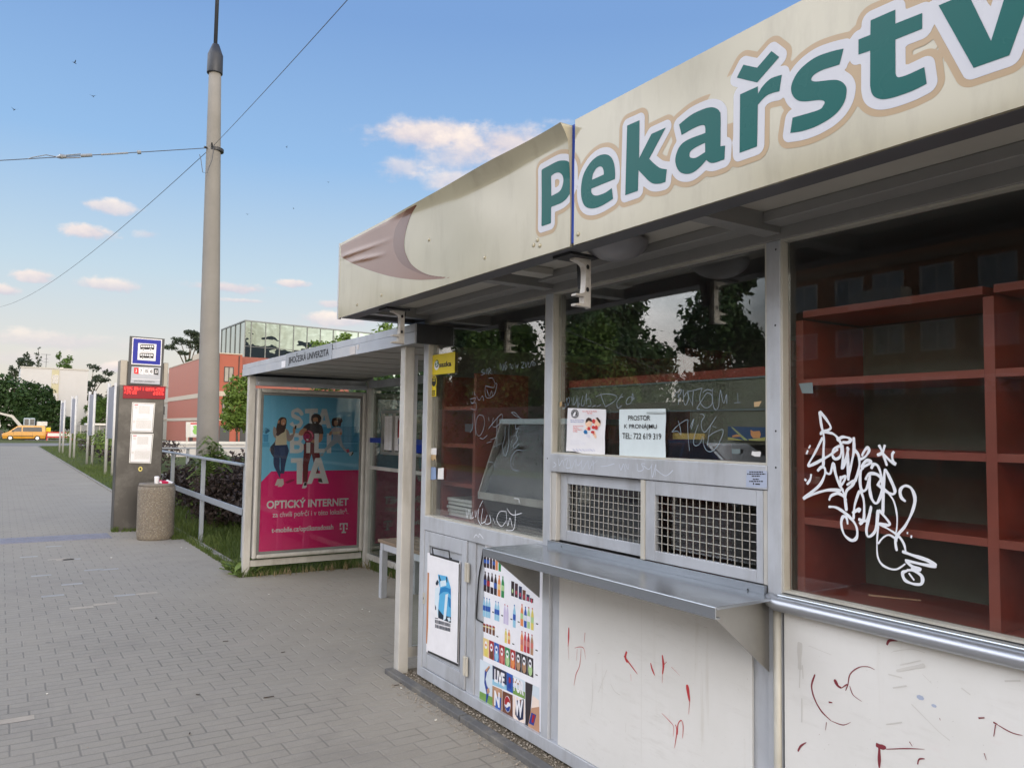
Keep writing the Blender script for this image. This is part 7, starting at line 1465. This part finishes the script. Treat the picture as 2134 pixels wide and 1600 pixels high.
for i, (x, y, h, m, lb) in enumerate(((-19,20.5,8.5,'deep','nearest in the mirrored row'),(-20,30.5,10.5,'deep','second in the mirrored row'),(-15.5,24.5,6.5,'mid','small one standing before the mirrored row'),(-24,33,12,'deep','tall one behind the mirrored row'),(-19,36,10.5,'mid','third in the mirrored row'),(-21,42,11.5,'deep','fourth in the mirrored row'),(-19,48,11,'mid','fifth in the mirrored row'),(-21,55,12.5,'deep','sixth in the mirrored row'),(-20,63,12,'mid','seventh in the mirrored row'),(-22,72,13,'deep','eighth and farthest in the mirrored row'))):
    tree('street_tree', 'leafy street tree across the road, %s' % lb, x, y, 0, h*.2, [(0,0,h*.45,h*.22,h*.27,h*.27),(h*.05,h*.1,h*.70,h*.18,h*.22,h*.22),(-h*.05,-h*.12,h*.36,h*.16,h*.2,h*.2),(0,h*.15,h*.32,h*.16,h*.2,h*.2),(0,0,h*.88,h*.09,h*.1,h*.11)], 15000, h*.030, LEAF[m], .2, 90+i, 'street trees across the road')
def car(label, y, paint):
    vehicle('parked_car', label, (-8.9, y, 0), math.pi/2, paint, [(-2.1,.25),(-2.15,.55),(-2.0,.78),(-1.1,.92),(1.75,.95),(2.08,.85),(2.1,.4),(2.05,.25)], [(-1.15,.90),(-.35,1.40),(.1,1.46),(1.0,1.43),(1.35,1.36),(1.82,.93)], .86, .66,
        [(-1.3,-1),(-1.3,1),(1.28,-1),(1.28,1)], [[(-.85,.96),(-.30,1.35),(.28,1.38),(.28,.96)],[(.36,.96),(.36,1.38),(.95,1.36),(1.3,1.0)]], [('bumper', G['dark'], [(-2.2,-2.08,-.84,.84,.25,.48),(2.06,2.16,-.84,.84,.25,.48)]), ('headlight', G['white'], [(-2.12,-1.98,-.84,-.5,.56,.74),(-2.12,-1.98,.5,.84,.56,.74)]), ('tail_light', bpy.data.materials['tail_red'], [(2.03,2.12,-.84,-.5,.6,.8),(2.03,2.12,.5,.84,.6,.8)])], 'car', 'cars parked across the road', .31)
car('red car parked across the road, mirrored in the right window', 6.6, pm('red_car_paint', (.32,.012,.012), .25, 0, .03, 1, coat=.5)); car('dark blue car parked across the road behind the red car', 12.4, pm('blue_car_paint', (.02,.03,.06), .25, 0, .03, 1, coat=.5))
hg = thing('hedge', (-13.5, 45, 0), 'added green hedge across the road, blocking bright low sky below the mirrored trees', 'hedge')  # unseen, added to keep the bright low sky out of the window reflections
mb = MB(); leaves(mb, [(-13.5, 4+i*2.0, 1.45, .8, 1.5, 1.5) for i in range(52)], 24000, .17, .3, 77); mb.build('foliage', LEAF['deep'], hg)
mb = MB(); mb.box(-13.8, -13.2, 3, 107, 0, 2.6); mb.build('core', G['bark'], hg)
# houses behind the camera, mirrored in the glass block
rb = thing('row_house', (120, -65, 0), 'long dark roofed house row behind the camera, mirrored in the glass block', 'building')
mb = MB(); mb.box(70, 170, -75, -55, 0, 24); mb.build('wall', pm('brown_grey_render', (.20,.17,.15), .8), rb); mb = MB(); mb.prism(Plane((69.5,0,0),(0,1,0),(0,0,1)), [(-76,24.01),(-54,24.01),(-65,32)], 0, 101); mb.build('roof', pm('dark_roof', (.08,.07,.065), .8), rb)
windows(rb, Plane((0,-54.998,0),(-1,0,0),(0,0,1)), [(-160+j*6, 4+k*4, -158+j*6, 6+k*4) for j in range(14) for k in range(4)], G['wframe'], G['wpane'], fw=.12)
# ================================================================== BIRDS
first = None
for i, (px_, py_, d, s_, a, lb) in enumerate(((155,131,42,.30,.4,'tiny dark bird high in the left sky, left of the mast top'),(194,201,55,.34,1.2,'tiny dark bird in the left sky, below the highest bird'),(30,229,48,.30,2.0,'tiny dark bird near the left edge, above the span wire'),(597,307,60,.26,.2,'tiny dark bird right of the concrete pole, above the cloud'),(684,380,60,.24,.9,'tiny dark bird left of the large cloud'),(516,447,60,.24,1.6,'tiny dark bird just right of the concrete pole'),(612,435,60,.22,2.4,'tiny dark bird between pole and kiosk roof'))):
    v_ = ray(px_, py_); p = Vector((0,0,CH))+v_*(d/v_.length)
    if first is None:
        mb = MB(); mb.add([(-.30,0,0),(-.05,.09,.02),(.28,.0,.03),(.36,0,0),(.28,0,-.05),(-.05,-.09,.0),(-.02,0,-.08)], [(0,1,6),(1,2,3),(1,3,4,6),(0,6,5),(5,6,4,3),(5,3,2),(0,5,2,1)]); mb.add([(.12,.06,.03),(-.06,.06,.02),(-.18,.62,.22),(-.02,.40,.20)], [(0,1,2,3)]); mb.add([(.12,-.06,.03),(-.06,-.06,.02),(-.18,-.62,.22),(-.02,-.40,.20)], [(3,2,1,0)])
        o = first = mb.build('bird', G['dark'])
    else: o = first.copy(); COL.objects.link(o)
    tag(o, lb, 'bird', 'birds in the evening sky'); o.location = p; o.scale = (s_,)*3; o.rotation_euler = (0, .2, a)
